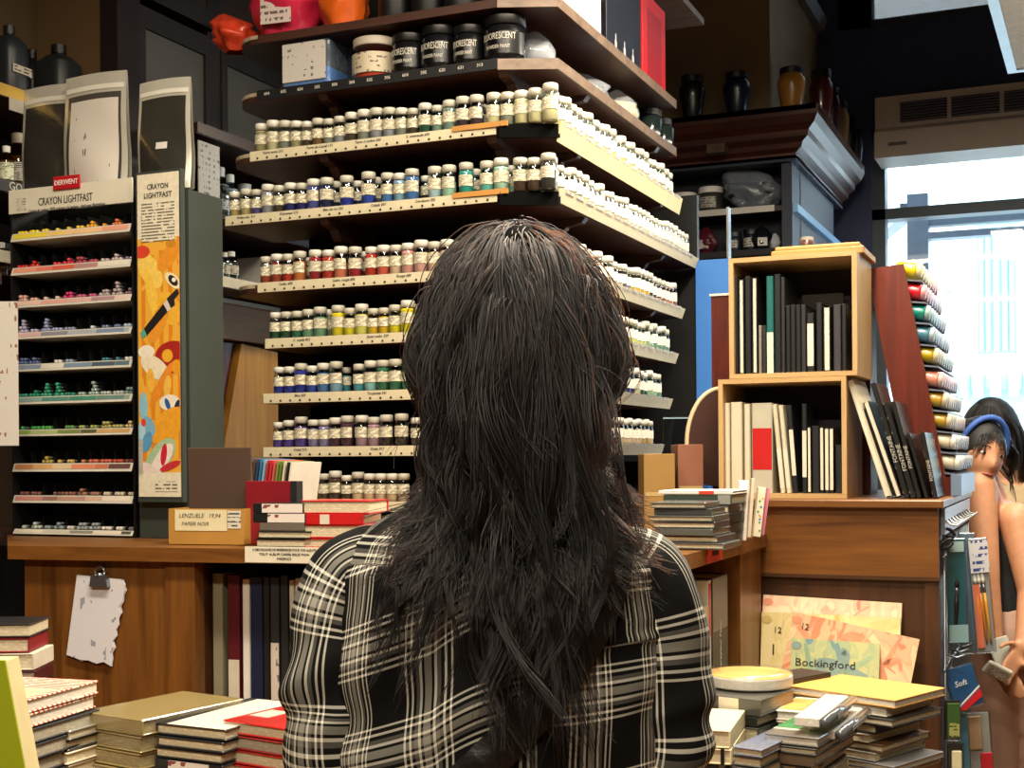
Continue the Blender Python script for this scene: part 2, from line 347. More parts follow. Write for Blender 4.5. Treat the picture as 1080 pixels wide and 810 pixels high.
for k, (z, lp, ov, rp, ls, rs) in enumerate(TIERS):
    xl = sx(*lp); ye = sy(*rp); TZ.append((z, xl, ye)); tb = .02
    d = DP if k < 5 else .2
    r = min(ov, .09); poly = [(-.12, 0), (0, .05), (0, ye), (-d, ye), (-d, d), (xl - ov, d)]
    n = 6
    poly += [(xl - ov + r - r * math.cos(PI / 2 * i / n), r - r * math.sin(PI / 2 * i / n)) for i in range(n + 1)]
    b = MB().prism(poly, z - tb, z, 0).build('shelf_board', M_board, SH)
    if k < 2 or k in (2, 4):   # pale worn nosing along the rounded end
        mb = MB(); pts = [(xl - ov - .001, d * .8), (xl - ov - .001, r)] + [(xl - ov + r - (r + .001) * math.cos(PI / 2 * i / n), r - (r + .001) * math.sin(PI / 2 * i / n)) for i in range(1, n + 1)]
        for a, c in zip(pts, pts[1:]): mb.add([(a[0], a[1], z - tb * .4), (c[0], c[1], z - tb * .4), (c[0], c[1], z + .001), (a[0], a[1], z + .001)], [(0, 1, 2, 3)])
        mb.build('worn_edge', mat('#b9a88c', .4), b)
    if k < 2:
        mb = MB(); e = [(-.125, -.004), (.004, .048), (.004, ye + .004), (-.02, ye + .004)]
        for a, c in zip(e, e[1:]):
            a, c = Vector(a), Vector(c); nn = Vector((c.y - a.y, a.x - c.x)).normalized() * .004
            mb.prism([tuple(a), tuple(c), tuple(c - nn * 1), tuple(a - nn * 1)], z - .022, z + .003)
        mb.build('front_edge', M_edge, b)
    if ls:
        hgt = .024; xr = -.125 if k != 2 else -.13
        s_ = MB().box((xl, -.006, z - hgt + .004), (xr, -.001, z + .004)).build('price_strip', M_stripb if ls == 'black' else M_strip, b)
        if ls == 'black':
            for i, num in enumerate('604 605 604 305 300 305 305 306 604 305 620 631 313'.split()):
                text(num, .011, M_chalk, s_, (xl + .03 + i * (xr - xl - .05) / 12.5, -.0065, z - .007), name='price_number')
        else:
            w_ = WRL[k]
            for i, tx in enumerate(w_):
                text(tx, .009, M_ink, s_, (xl + (i + .5) * (xr - xl) / len(w_), -.0065, z - .003), name='handwriting', shear=.2)
            mb = MB(); i = xl + .02
            while i < xr - .01: mb.box((i, -.0068, z - .017), (i + .005, -.006, z - .012)); i += .028
            mb.box((xl + .015, -.0064, z - .0151), (i - .02, -.006, z - .0143), 1); mb.build('tick_lettering', [M_ink, M_strip], s_)
    if rs:
        hgt = .045 if rs == 'yellow' else .028
        y0 = .045
        s_ = MB().add([(.001, y0, z - hgt + .006), (.001, ye, z - hgt + .006), (.012, ye, z + .008), (.012, y0, z + .008), (.0, y0, z - hgt + .006), (.0, ye, z - hgt + .006), (.004, ye, z + .008), (.004, y0, z + .008)],
                      [(0, 1, 2, 3), (7, 6, 5, 4), (0, 3, 7, 4), (1, 5, 6, 2), (3, 2, 6, 7), (0, 4, 5, 1)]).build('price_strip', M_strip if rs == 'cream' else M_stripy, b)
        mb = MB(); i = y0 + .03
        while i < ye - .05:
            mb.add([(.0115, i, z + .002), (.0115, i + .05, z + .002), (.014, i + .05, z + .009), (.014, i, z + .009)], [(0, 1, 2, 3)]); i += .07
        mb.build('paper_tab', printed('#e6e2d6', '#555a66', 400, 'z', .5), s_)
    # corner piece
    if k in (2, 3):
        MB().prism([(-.128, -.006), (-.118, -.012), (.004, .04), (.006, .052), (-.12, .0)], z - .03, z + .0003).build('corner_block', mat('#060607', .9, var=0, spec=.1), SH)
        MB().add([(-.24, -.009, z - .004), (-.1, -.012, z - .004), (-.1, -.004, z - .004), (-.24, -.001, z - .004), (-.24, -.009, z + .008), (-.1, -.012, z + .008), (-.1, -.004, z + .008), (-.24, -.001, z + .008)], [(0, 3, 2, 1), (4, 5, 6, 7), (0, 1, 5, 4), (1, 2, 6, 5), (2, 3, 7, 6), (3, 0, 4, 7)]).build('wooden_slat', mat('#c08a45', .5), SH)
# curved brackets under the side of the tiers
for k, ys in ((1, (.3, .9)), (2, (.25, .95)), (3, (.28, .95)), (4, (.35, .85))):
    z = TIERS[k][0] - .021
    for y in ys:
        pr = [(0, 0), (-.01, -.012), (-.05, -.02), (-.07, -.045), (-.16, -.05), (-.2, -.085), (-.25, -.09), (-.255, 0)]
        MB().prism(pr, -.012, .012, 0, T(-.012, y, z) @ Matrix.Rotation(PI / 2, 4, 'X')).build('bracket', M_board, SH)
for k, xs in ((1, (-.6, -.12)), (2, (-.6, -.15)), (3, (-.6,))):
    z = TIERS[k][0] - .021
    for x in xs:
        pr = [(.012, 0), (.022, -.012), (.06, -.02), (.08, -.045), (.16, -.05), (.2, -.085), (.25, -.09), (.255, 0)]
        MB().prism(pr, -.012, .012, 0, T(x, 0, z) @ RZ(PI / 2) @ Matrix.Rotation(PI / 2, 4, 'X')).build('bracket', M_board, SH)
xl = TZ[4][1]
MB().box((xl - .02, DP, 1.205), (-DP, DP + .02, 2.62)).build('back_panel', mat('#0d0a09', .85, spec=.2), SH)
MB().box((-DP - .02, DP, 1.205), (-DP, 1.2, 2.62)).build('back_panel', mat('#0d0a09', .85, spec=.2), SH)
# blue post at the far end
bp0, bp1 = hx(713, 330, XF), hx(741, 330, XF + .1)
MB().box((-.2, YE + .05 - YF, 1.203), (.0, YE + .075 - YF, 2.2)).build('end_panel', M_black, SH)
o = MB().box((.0, YE + .03 - YF, 1.203), (.105, YE + .06 - YF, hx(728, 262, XF + .05).z)).build('blue_post', mat('#3f7fd0', .45, var=.03), SH)
MB().box((.1, YE + .028 - YF, hx(728, 262, XF + .05).z), (.106, YE + .06 - YF, 2.15)).build('metal_edge', M_steel, SH)

# ---- jars
M_lid = mat('#cfcdbd', .45, var=.05); M_lidw = mat('#e6e4d8', .4); M_lidt = mat('#cbb78e', .5); M_lidd = mat('#1c1c1e', .4)
M_jarglass = glass('#e6ece6', .1, .06, .5); M_lab = printed('#ebe3c6', '#4a4640', 330, 'z', .47)
M_labr = printed('#f0ead4', '#9a9aa6', 420, 'z', .5)
_J = {}
def jar_meshes(s):
    """straight glass jar, 30 mm across and 66 mm tall at scale 1"""
    if s in _J: return _J[s]
    r, h = .0156 * s, .0725 * s
    body = MB().lathe([(r * .9, 0), (r, .002), (r, h * .68), (r * .86, h * .76), (r * .84, h * .8)], 16).mesh('glass_body', M_jarglass, True)
    lid = MB().lathe([(r * .97, h * .79), (r * .97, h * .95), (r * .9, h * .99), (r * .5, h)], 16).mesh('lid', M_lid, True)
    lab = MB().lathe([(r + .0005, h * .31), (r + .0005, h * .63)], 14, cap=False, a0=-PI * 1.02, a1=PI * .02).mesh('paper_label', M_lab, True)
    _J[s] = (body, lid, lab, r, h); return _J[s]
_PW = {}
def powder(s, col, lvl):
    key = (s, col, lvl)
    if key not in _PW:
        r, h = .0156 * s * .95, .0725 * s
        _PW[key] = MB().lathe([(r * .9, .0015), (r, .004), (r, h * lvl), (r * .5, h * lvl + .002)], 14).mesh('pigment_powder', mat(col, .9, var=.12, scale=80), True)
    return _PW[key]
SEEN = {}
def jar(x, y, z, col, cname, where, s=1.0, lvl=.62, lid=None, group='pigment jars', turn=0, lab=True, labm=None):
    body, ld, lb, r, h = jar_meshes(s)
    o = link('pigment_jar', body, None, (x, y, z + .0012)); o.rotation_euler.z = turn
    tag(o, 'glass jar of %s pigment, %s' % (cname, where), 'jar', group)
    a = link('lid', ld, o)
    if lid: a.material_slots[0].link = 'OBJECT'; a.material_slots[0].material = lid
    if lab:
        b = link('paper_label', lb, o)
        if labm: b.material_slots[0].link = 'OBJECT'; b.material_slots[0].material = labm
    link('powder', powder(s, col, lvl), o)
    return o
C = {'sand': '#a99a72', 'stone': '#8d8a80', 'umber': '#4b3a2c', 'sienna': '#7a5638', 'lavender grey': '#9a94a2', 'grey green': '#7c9088', 'sage': '#8f9c80', 'dark violet': '#3d2638', 'cream': '#d8c9a0', 'tan': '#c2a470',
     'purple': '#5a4a8c', 'lilac': '#8f7fb0', 'indigo': '#26246e', 'violet blue': '#5558a8', 'ultramarine': '#2330a0', 'navy': '#1b2050', 'cobalt blue': '#2846b4', 'azure': '#4a78c0', 'sky blue': '#84aacc', 'pale blue': '#b3c8d8', 'mint': '#a9cbb8', 'teal': '#2a9a94', 'aqua': '#62b4b0', 'charcoal': '#33302e', 'brown': '#4a3226',
     'brick red': '#a8412c', 'red': '#c23020', 'orange': '#d8743a', 'crimson': '#a01c28', 'salmon': '#e0785a', 'coral': '#dc5a48', 'blush': '#e6bba4', 'pink': '#e8a09a', 'rose': '#e2a2a0',
     'dark green': '#1f4a34', 'green': '#2c6a4c', 'light green': '#6f9c80', 'yellow': '#ecd21c', 'pale yellow': '#eadf6e', 'golden yellow': '#eab414', 'olive': '#6a6a34', 'turquoise': '#4a98ac', 'pale turquoise': '#94c4cc', 'violet': '#5a3a9c', 'plum': '#4c2038', 'mauve': '#b4889c', 'dark brown': '#2e1f1a', 'ochre': '#c79a4a', 'peach': '#e6bc98', 'rust': '#a0522a', 'pale green': '#a9c49a'}
def row(k, name, items, s=1.0, grp=None):
    """items: (px centre, colour name[, back row?, scale]) on the front run of tier k"""
    z = TIERS[k][0]; used = []
    items = sorted(items, key=lambda i: i[0])
    for i, it in enumerate(items):
        px, cn = it[0], it[1]; back = it[2] if len(it) > 2 else 0; q = it[3] if len(it) > 3 else RND.choice((.94, 1, 1, 1.06))
        q *= s; y = YF + .023 + (.036 if back else 0)
        py = HZ - (z - HC) / ((CAM + ray(px, HZ) * (y / ray(px, HZ).y)) - CAM).dot(FW) * F
        x = hy(px, py, y).x
        for ux, uy, ur in used:      # keep neighbours from touching
            d = ur + .0157 * q + .0006 - math.hypot(x - ux, y - uy)
            if d > 0 and abs(y - uy) < .02: x += d
        used.append((x, y, .0157 * q))
        jar(x, y, z, C[cn], cn, '%s in %s' % (ORD[i + 1], name), q, RND.choice((.5, .58, .66, .74)), group=grp or name, turn=RND.uniform(-.5, .5), lid=RND.choice((None, None, M_lidw)) if len(it) < 5 else it[4])
row(2, 'the uppermost front row', [(276, 'sand'), (286, 'cream', 0, 1.12), (297, 'stone'), (308, 'sand'), (320, 'umber'), (332, 'sienna'), (342, 'stone'), (353, 'lavender grey', 0, .98), (364, 'umber'), (376, 'stone', 0, 1.1), (389, 'lavender grey', 0, 1.1), (401, 'lavender grey'), (412, 'stone'), (424, 'umber'), (436, 'dark green'), (449, 'grey green'), (462, 'grey green'), (472, 'sage', 1), (482, 'dark violet', 0, 1.12), (496, 'dark violet', 0, 1.12), (508, 'stone', 1), (521, 'cream', 0, 1.12), (535, 'stone', 0, 1.08), (548, 'cream', 0, 1.08), (561, 'cream', 0, 1.1), (575, 'cream', 0, 1.2)])
row(3, 'the blue front row', [(248, 'tan'), (260, 'tan'), (271, 'purple'), (283, 'lavender grey', 0, 1.08), (294, 'umber'), (306, 'indigo', 0, 1.05), (318, 'indigo'), (330, 'violet blue', 0, 1.1), (345, 'navy', 0, 1.1), (354, 'navy', 1), (366, 'ultramarine', 0, 1.1), (378, 'navy', 1), (389, 'cobalt blue', 0, 1.15), (397, 'stone', 1), (409, 'azure', 0, 1.05), (421, 'sky blue'), (433, 'azure', 0, 1.1), (450, 'charcoal', 1), (459, 'pale blue', 0, 1.1), (474, 'mint', 0, 1.1), (492, 'teal', 0, 1.12), (501, 'teal', 1), (514, 'aqua', 0, 1.1), (528, 'mint', 0, 1.15), (538, 'mint', 1), (549, 'brown', 0, 1.1), (562, 'brown', 0, 1.05), (575, 'charcoal', 0, 1.15)])
row(4, 'the red front row', [(281, 'brick red'), (291, 'brick red'), (303, 'red', 0, 1.03), (316, 'orange', 0, 1.1), (325, 'sienna', 1), (333, 'crimson', 0, 1.1), (347, 'red'), (358, 'salmon', 0, 1.15), (375, 'crimson', 0, 1.1), (384, 'crimson', 1), (392, 'red', 0, 1.05), (404, 'coral', 0, 1.08), (416, 'blush', 0, 1.05), (429, 'pink', 0, 1.08), (441, 'rose', 0, 1.15), (455, 'blush'), (467, 'rose', 0, 1.1), (482, 'blush'), (495, 'peach'), (508, 'blush')], s=.98)
row(5, 'the yellow and green front row', [(291, 'dark green'), (302, 'dark green'), (314, 'green'), (325, 'light green', 0, 1.04), (338, 'light green', 0, 1.1), (347, 'sage', 1), (357, 'yellow', 0, 1.12), (368, 'yellow'), (380, 'pale yellow', 0, 1.12), (393, 'golden yellow'), (403, 'golden yellow'), (414, 'yellow', 0, 1.02), (427, 'yellow', 0, 1.15), (441, 'ochre'), (455, 'yellow'), (470, 'ochre')], s=.97)
row(6, 'the blue and green front row', [(295, 'ultramarine'), (304, 'ultramarine'), (315, 'ultramarine', 0, 1.1), (327, 'cobalt blue'), (339, 'azure', 0, 1.08), (347, 'turquoise', 1), (355, 'sky blue', 0, 1.12), (365, 'turquoise', 1), (379, 'turquoise'), (389, 'pale turquoise', 0, 1.1), (402, 'green', 0, 1.1), (415, 'green', 0, 1.12), (428, 'green', 0, 1.06), (437, 'light green'), (452, 'green')], s=.96)
row(7, 'the purple front row', [(294, 'violet'), (305, 'violet'), (318, 'violet', 0, 1.12), (331, 'lilac'), (340, 'lilac'), (350, 'plum', 0, 1.06), (363, 'plum', 0, 1.12), (373, 'plum', 1), (382, 'mauve', 0, 1.12), (394, 'mauve', 0, 1.05), (408, 'dark brown', 0, 1.12), (424, 'dark brown', 0, 1.15), (440, 'umber')], s=.96)
row(8, 'the bottom front row', [(318, 'olive'), (330, 'yellow'), (342, 'brown'), (354, 'brown', 0, 1.1), (366, 'umber'), (378, 'peach'), (390, 'peach'), (402, 'blush'), (414, 'peach'), (426, 'blush')], s=.96)
def side_row(k, name, y0, cols, s=1.05, step=.034):
    z = TIERS[k][0]; ye = TZ[k][2] + YF; n = int((ye - .02 - y0) / step); i = 0; y = y0
    while y < ye - .02:
        cn = cols[min(len(cols) - 1, int(len(cols) * (y - y0) / max(.01, ye - y0)))]; q = s * RND.choice((.95, 1, 1, 1.08))
        jar(XF - .022, y, z, C[cn], cn, '%s from the corner, %s' % (ORD[i + 1], name), q, RND.uniform(.45, .66), group=name, turn=PI / 2 + RND.uniform(-.4, .4), lid=RND.choice((M_lidw, M_lidw, None)), labm=M_labr)
        i += 1; y += .0322 * q + RND.choice((.002, .003, .004, .012))
side_row(2, 'the top window-side row', YF + .075, ['cream', 'cream', 'pale yellow', 'cream', 'sand'], 1.12)
side_row(3, 'the second window-side row', YF + .06, ['sand', 'cream', 'ochre', 'cream', 'pale yellow', 'cream', 'peach'], 1.06)
side_row(4, 'the orange window-side row', YF + .06, ['cream', 'cream', 'peach', 'coral', 'ochre', 'cream', 'peach', 'umber', 'golden yellow', 'golden yellow', 'brown', 'rust', 'orange', 'rust'])
side_row(5, 'the green window-side row', YF + .3, ['stone', 'dark green', 'olive', 'pale yellow', 'pale yellow', 'pale green', 'light green', 'light green'])
side_row(6, 'the blue window-side row', YF + .4, ['stone', 'ultramarine', 'indigo', 'cream', 'dark green', 'pale green', 'light green'])
side_row(7, 'the pink window-side row', YF + .35, ['lilac', 'coral', 'crimson', 'peach', 'blush', 'peach', 'ochre', 'peach'])
# ================================================================= BOOK MAKER
M_page = printed('#e3d8ba', '#b8a883', 900, 'z', .42, .8); M_pagew = printed('#ece8dc', '#c3bdae', 900, 'z', .42, .8); M_pageg = printed('#b9b19c', '#8c8474', 900, 'z', .42, .8)
M_pagex = {}
def book(label, w, d, t, cover, pages=None, loc=(0, 0, 0), rot=0, spine='F', group=None, band=None, patch=None, wrap=False, soft=False, name='book', elastic=False, cat='book', title=None, hole=False):
    """flat book: width w along x, depth d along y, thickness t; spine: F front, B back, L or R side. band=(from, to, material) along the spine; patch=(x0, y0, x1, y1, material) on the top cover"""
    o = thing(name, label, cat, loc, rot, group); pages = pages or M_page
    c = .0012 if soft else .0026; ov = .0008 if soft else .003; e = .0005
    mb = MB(); mb.rbox((0, 0, 0), (w, d, c), .002).rbox((0, 0, t - c), (w, d, t), .002)
    s = {'F': ((0, 0), (w, c)), 'B': ((0, d - c), (w, d)), 'L': ((0, 0), (c, d)), 'R': ((w - c, 0), (w, d))}[spine]
    mb.box((s[0][0], s[0][1], c * .5), (s[1][0], s[1][1], t - c * .5))
    mb.build('cover', cover, o)
    l = [ov, ov, w - ov, d - ov]; k = {'F': 1, 'B': 3, 'L': 0, 'R': 2}[spine]; l[k] = {'F': c, 'B': d - c, 'L': c, 'R': w - c}[spine]
    MB().box((l[0], l[1], c + .0001), (l[2], l[3], t - c - .0001)).build('pages', pages, o)
    if band:
        a, b_, m = band; g = .0006
        if spine in 'FB':
            y = -g if spine == 'F' else d
            lb = MB().box((w * a, y, t * .04), (w * b_, y + g, t * .96)).build('spine_label', m, o)
        else:
            x = -g if spine == 'L' else w
            lb = MB().box((x, d * a, t * .04), (x + g, d * b_, t * .96)).build('spine_label', m, o)
    if patch:
        for q in (patch if isinstance(patch, list) else [patch]):
            MB().box((q[0] * w, q[1] * d, t), (q[2] * w, q[3] * d, t + .0005)).build('cover_print', q[4], o)
    if elastic:
        MB().box((w * .8, -.0008, -.0004), (w * .8 + .006, d + .0006, t + .0006)).build('elastic_band', M_black, o)
    if title:
        tx, size, m = title
        text(tx, size, m, o, (w * .42, -.0006, t * .5), (PI / 2, 0, 0), 'title')
    if wrap:
        MB().rbox((-.0012, -.0012, -.0003), (w + .0012, d + .0012, t + .0006), .003).build('clear_wrap', M_wrap, o)
    return o
M_wrap = glass('#ffffff', .1, .2, .3)
def place(NL, NR, FR, z):
    a, b, c = hz(*NL, z), hz(*NR, z), hz(*FR, z); u = b - a; w = math.hypot(u.x, u.y); ang = math.atan2(u.y, u.x)
    v = c - b; d = -v.x * math.sin(ang) + v.y * math.cos(ang); return a, ang, w, max(.06, d)
def stack(NL, NR, FR, ztop, zbot, specs, where, group, jit=.003, turn=.022):
    """specs top to bottom: dict(t, desc, cover, ...); repeats the last entries to reach zbot"""
    a, ang, w, d = place(NL, NR, FR, ztop); z = ztop; i = 0; total = sum(s['t'] for s in specs)
    n = len(specs); lst = list(specs); k = 0
    while total < ztop - zbot - .012 and k < 30: s = dict(specs[-1 - (k % min(2, n))]); lst.append(s); total += s['t']; k += 1
    # last one fills down to the table
    rest = ztop - zbot - sum(s['t'] for s in lst) - .0012 * len(lst)
    while rest < 0 and lst[-1]['t'] + rest < .006: rest += lst.pop()['t'] + .0012
    lst[-1] = dict(lst[-1]); lst[-1]['t'] += rest - .0006
    for i, s in enumerate(lst):
        s = dict(s); t = s.pop('t'); desc = s.pop('desc'); kw = s.pop('w', 1); kd = s.pop('d', 1); dx, dy, dr = s.pop('at', (None, None, None))
        z -= t + .0012
        if i == 0 and dx is None: dx = dy = dr = 0
        if dx is None: dx, dy, dr = RND.uniform(-jit, jit), RND.uniform(-jit, jit), RND.uniform(-turn, turn)
        p = a + Vector((dx * math.cos(ang) - dy * math.sin(ang), dx * math.sin(ang) + dy * math.cos(ang), 0))
        lb = '%s, %s in %s' % (desc, ('topmost' if i == 0 else ORD[i + 1] + ' down'), where)
        book(lb, w * kw * (.945 if i else .985), d * kd * (.97 if i else .99), t - .0004 if t > .003 else t, loc=(p.x, p.y, z), rot=ang + dr, group=group, **s)
# ================================================================= LEFT WALL SHELVING
XS = -2.46
def sxz(px, py): return hx(px, py, XS)
zA = sxz(0, 88).z; zB = sxz(8, 196).z + .012; zC = hx(230, 291, XS + .21).z
y0s, y1s = 1.2, 4.6; YP = sxz(142, 60).y
M_wshelf = wood('#24140d', '#452719', 'y', 10, .45); M_brass = mat('#b5923e', .35, metal=.6)
ws = thing('shelving_unit', 'tall dark wooden wall shelving with panelled cupboards behind the pencil display', 'shelving', (XS, 0, 0))
for z, nm in ((zA, M_brass), (zB, M_black), (zC, mat('#d8ceb4', .5))):
    b = MB().box((-.34, y0s, z - .03), (0, YP, z)).build('shelf_board', M_wshelf, ws)
    MB().box((0, y0s, z - .028), (.004, YP, z + .002)).build('edge_strip', nm, b)
    b = MB().box((-.34, YP + .001, z - .03), (.21, y1s, z)).build('shelf_board', M_wshelf, ws)
    MB().box((.21, YP + .001, z - .028), (.214, y1s, z + .002)).build('edge_strip', M_wshelf if z == zA else nm, b)
for z in (.35, .8, 1.2): MB().box((-.34, y0s, z - .03), (0, y1s, z)).build('shelf_board', M_wshelf, ws)
yp0, yp1 = sxz(118, 60).y, sxz(142, 60).y
MB().box((-.04, yp0, 0), (.02, yp1, 3.3)).build('upright', wood('#0d0706', '#241210', 'z', 12, .6), ws); MB().box((-.34, yp0 + .004, zA), (-.04, yp0 + .02, 3.3)).build('partition', mat('#6b5232', .8, var=.06, scale=4), ws)
MB().box((-.34, y0s, 0), (0, y0s + .04, 3.3)).build('upright', M_wshelf, ws)
MB().box((-.34, y1s - .04, 0), (0, y1s, 3.3)).build('upright', M_wshelf, ws)
MB().box((-.36, y0s, 0), (-.34, y1s, 3.3)).build('back_panel', mat('#3d2d1c', .8), ws)
zc0 = zA + .0; 
yc = [yp1, sxz(218, 100).y, sxz(231, 100).y, sxz(300, 120).y]
M_cup = wood('#17110d', '#2a2019', 'z', 9, .6); M_pl = mat('#5c5952', .45, var=.05)
zct = sxz(150, 22).z
for ya_, yb_ in ((yc[0] + .005, yc[1]), (yc[2], yc[3] + .1)):
    dr = MB().box((-.02, ya_, zA + .002), (0, yb_, zA + .36)).build('door', M_cup, ws)
    mb = MB(); mb.box((0, ya_ + .03, zA + .02), (.003, yb_ - .02, zA + .3)); mb.build('panel', M_pl, dr)
    mb = MB()
    for a_, b_ in (((ya_ + .0, zA + .3), (yb_, zA + .36)), ((ya_, zA + .002), (ya_ + .03, zA + .3)), ((yb_ - .02, zA + .002), (yb_, zA + .3))): mb.box((0, a_[0], a_[1]), (.012, b_[0], b_[1]))
    mb.build('frame', M_cup, dr)
MB().box((-.02, yc[1], zA), (.006, yc[2], zA + .5)).build('mullion', M_cup, ws)
MB().box((-.1, yp1, zA + .38), (.03, y1s, zA + .44)).build('rail', M_cup, ws)
MB().box((-.34, yp1, zA + .44), (.0, y1s, zA + .62)).build('upper_panel', wood('#2c1f16', '#483426', 'y', 9, .6), ws)
MB().box((-.34, yp1, zA + .62), (.14, y1s, 3.3)).build('canopy', mat('#1b1719', .8), ws)
MB().box((-.335, y0s + .04, zA + .001), (-.27, yp0, 3.3)).build('beige_back', mat('#4f3d24', .8), ws)
# names painted on the black edge
text('GOT', .03, mat('#d9d5c8', .6, var=0), ws, (.0045, sxz(18, 194).y, zB - .012), (PI / 2, 0, PI / 2))
MB().box((.004, sxz(8, 100).y, zA - .06), (.006, sxz(24, 106).y, zA - .028)).build('shelf_ticket', mat('#a8a294', .6), ws)
# black canisters on the upper shelf
M_can = mat('#1d2226', .42); M_can2 = mat('#12151d', .42)
def canister(px0, px1, py0, xoff, label, m, lbl):
    a, b = hx(px0, 90, XS + xoff), hx(px1, 90, XS + xoff); r = (b.y - a.y) * .46; y = (a.y + b.y) / 2; h = hx((px0 + px1) / 2, py0, XS + xoff).z - zA
    o = thing('ink_canister', label, 'canister', (XS + xoff, y, zA + .001), 0, 'black canisters')
    k = MB(); k.loft([[(r * s * math.copysign(abs(math.cos(q)) ** .55, math.cos(q)), r * s * math.copysign(abs(math.sin(q)) ** .55, math.sin(q)), z) for q in [2 * PI * (i + .5) / 20 for i in range(20)]] for s, z in ((.92, 0), (1, .01), (1, h * .62), (.93, h * .74), (.55, h * .84), (.3, h * .87), (.3, h * .9))])
    k.build('body', m, o, 'auto')
    MB().lathe([(r * .38, h * .88), (r * .38, h * .99), (r * .3, h)], 14).build('cap', M_black, o, 'auto')
    MB().box((r * 1.0, -r * lbl[0], h * .3), (r * 1.0 + .001, r * lbl[1], h * .42)).build('label', printed('#b9afa0', '#2a2624', 120, 'z', .5), o)
canister(-3, 23, 28, -.08, 'large black canister nearest the shelf end with a wide label', M_can, (.75, .9))
canister(24, 44, 53, -.22, 'dark canister half hidden between its two neighbours', M_can2, (-.1, .7))
canister(46, 78, 48, -.13, 'big dark canister with a pale label on the brass-edged shelf', M_can, (.5, .45))
# oil bottles on the black-edged shelf
def bottle(label, name, x, y, z, r, h, glassm, liq, capm, labm, lv=.6, grp=None, cat='bottle', neck=.42, lz=(.18, .5), arc=1.0):
    o = thing(name, label, cat, (x, y, z + .001), 0, grp)
    MB().lathe([(r * .92, 0), (r, .004), (r, h * .62), (r * .85, h * .7), (r * neck, h * .78), (r * neck, h * .84)], 16).build('body', glassm, o, True)
    MB().lathe([(r * (neck + .08), h * .83), (r * (neck + .1), h * .99), (r * neck, h)], 14).build('cap', capm, o, 'auto')
    if liq: MB().lathe([(r * .9, .004), (r * .93, .01), (r * .93, h * lv), (r * .6, h * lv + .001)], 14).build('liquid', liq, o, True)
    if labm: MB().lathe([(r + .0006, h * lz[0]), (r + .0006, h * lz[1])], 14, cap=False, a0=-PI * arc, a1=PI * (arc - .9)).build('label', labm, o, True)
    return o
M_amber = glass('#c8a868', .12, .06, .4); M_clearb = glass('#d8dede', .12, .08, .5)
y = sxz(20, 150).y; bottle('amber oil bottle with grey cap standing behind the small white-labelled bottle', 'oil_bottle', XS - .1, hx(20, 190, XS - .1).y, zB, .036, .16, M_amber, mat('#6a5a1c', .3), mat('#b4a99a', .5), printed('#c9c2b4', '#444', 200, 'z', .5), grp='oil bottles')
bottle('small oil bottle with white cap and cream label at the shelf edge', 'oil_bottle', XS - .035, hx(7, 190, XS - .035).y, zB, .019, .097, M_amber, mat('#8a7a34', .3), M_white, printed('#dfe0c2', '#3c5a34', 260, 'z', .5), grp='oil bottles', lz=(.1, .55))
# lower shelves seen at the frame's edge
for i, (px, py, col, nm) in enumerate(((3, 268, '#b9ada0', 'pale'), (10, 262, '#8a4a34', 'rust brown'), (6, 330, '#d8d2c4', 'white'))):
    pass
zD = sxz(5, 288).z
MB().box((-.34, y0s, zD - .03), (0, 2.55, zD)).build('shelf_board', M_wshelf, ws)
for i, (px, c_, nm) in enumerate(((2, '#c9a890', 'pale pink'), (8, '#b0532e', 'rust'), (13, '#d8d2c4', 'white'))):
    bottle('small %s paint bottle at the end of the lower wall shelf' % nm, 'paint_bottle', XS - .05, hx(px, 280, XS - .05).y, zD, .016, .085, M_clearb, mat(c_, .5), M_black if i == 1 else M_white, printed('#e0d8c4', '#444', 200, 'z', .5), grp='bottles by the display')
# row of bottles and boxes past the display
def onws(px, py, off): p = hx(px, py, XS + .21 + off); return p.x, p.y
for px, r, h, off, cap, g, lab in ((232, .03, .17, -.1, 'pale', '#9fb0b8', 'tall grey bottle with pale cap between display and pigment shelf'), (243, .024, .14, -.05, 'pale', '#8fa3ad', 'smaller grey bottle with pale cap beside the tall one'), (258, .042, .165, -.16, 'pale', '#a9b4b0', 'broad shouldered grey bottle behind the tan pigment jars'), (270, .03, .15, -.2, 'pale', '#98a29e', 'dim grey bottle half hidden behind the broad shouldered one'), (236, .018, .09, -.015, 'black', '#6b7478', 'short dark bottle with black cap in front of the grey bottles'), (246, .018, .07, -.012, 'pale', '#b9c8c8', 'little pale bottle in front of the grey bottles')):
    x, y = onws(px, 225, off)
    bottle(lab, 'medium_bottle', x, y, zB, r, h, M_clearb, mat(g, .4), M_black if cap == 'black' else mat('#c2cdd2', .4), printed('#b9c2c6', '#333', 160, 'z', .5), .68, 'grey bottles behind the pigment shelf')
for i, (px, r, h, off, c_) in enumerate(((216, .017, .1, -.04, '#d9d6b0'), (223, .019, .08, -.02, '#9aa06a'), (231, .015, .075, -.02, '#6d6f66'), (237, .016, .078, -.03, '#8e9492'), (244, .022, .085, -.03, '#4a4642'))):
    x, y = onws(px, 284, off)
    bottle('white capped bottle, %s from the display on the cream-edged shelf' % ORD[i + 1], 'paint_bottle', x, y, zC, r, h, M_clearb, mat(c_, .4), M_white, printed('#c9c4b0', '#333', 200, 'z', .5), .6, 'white capped bottles')
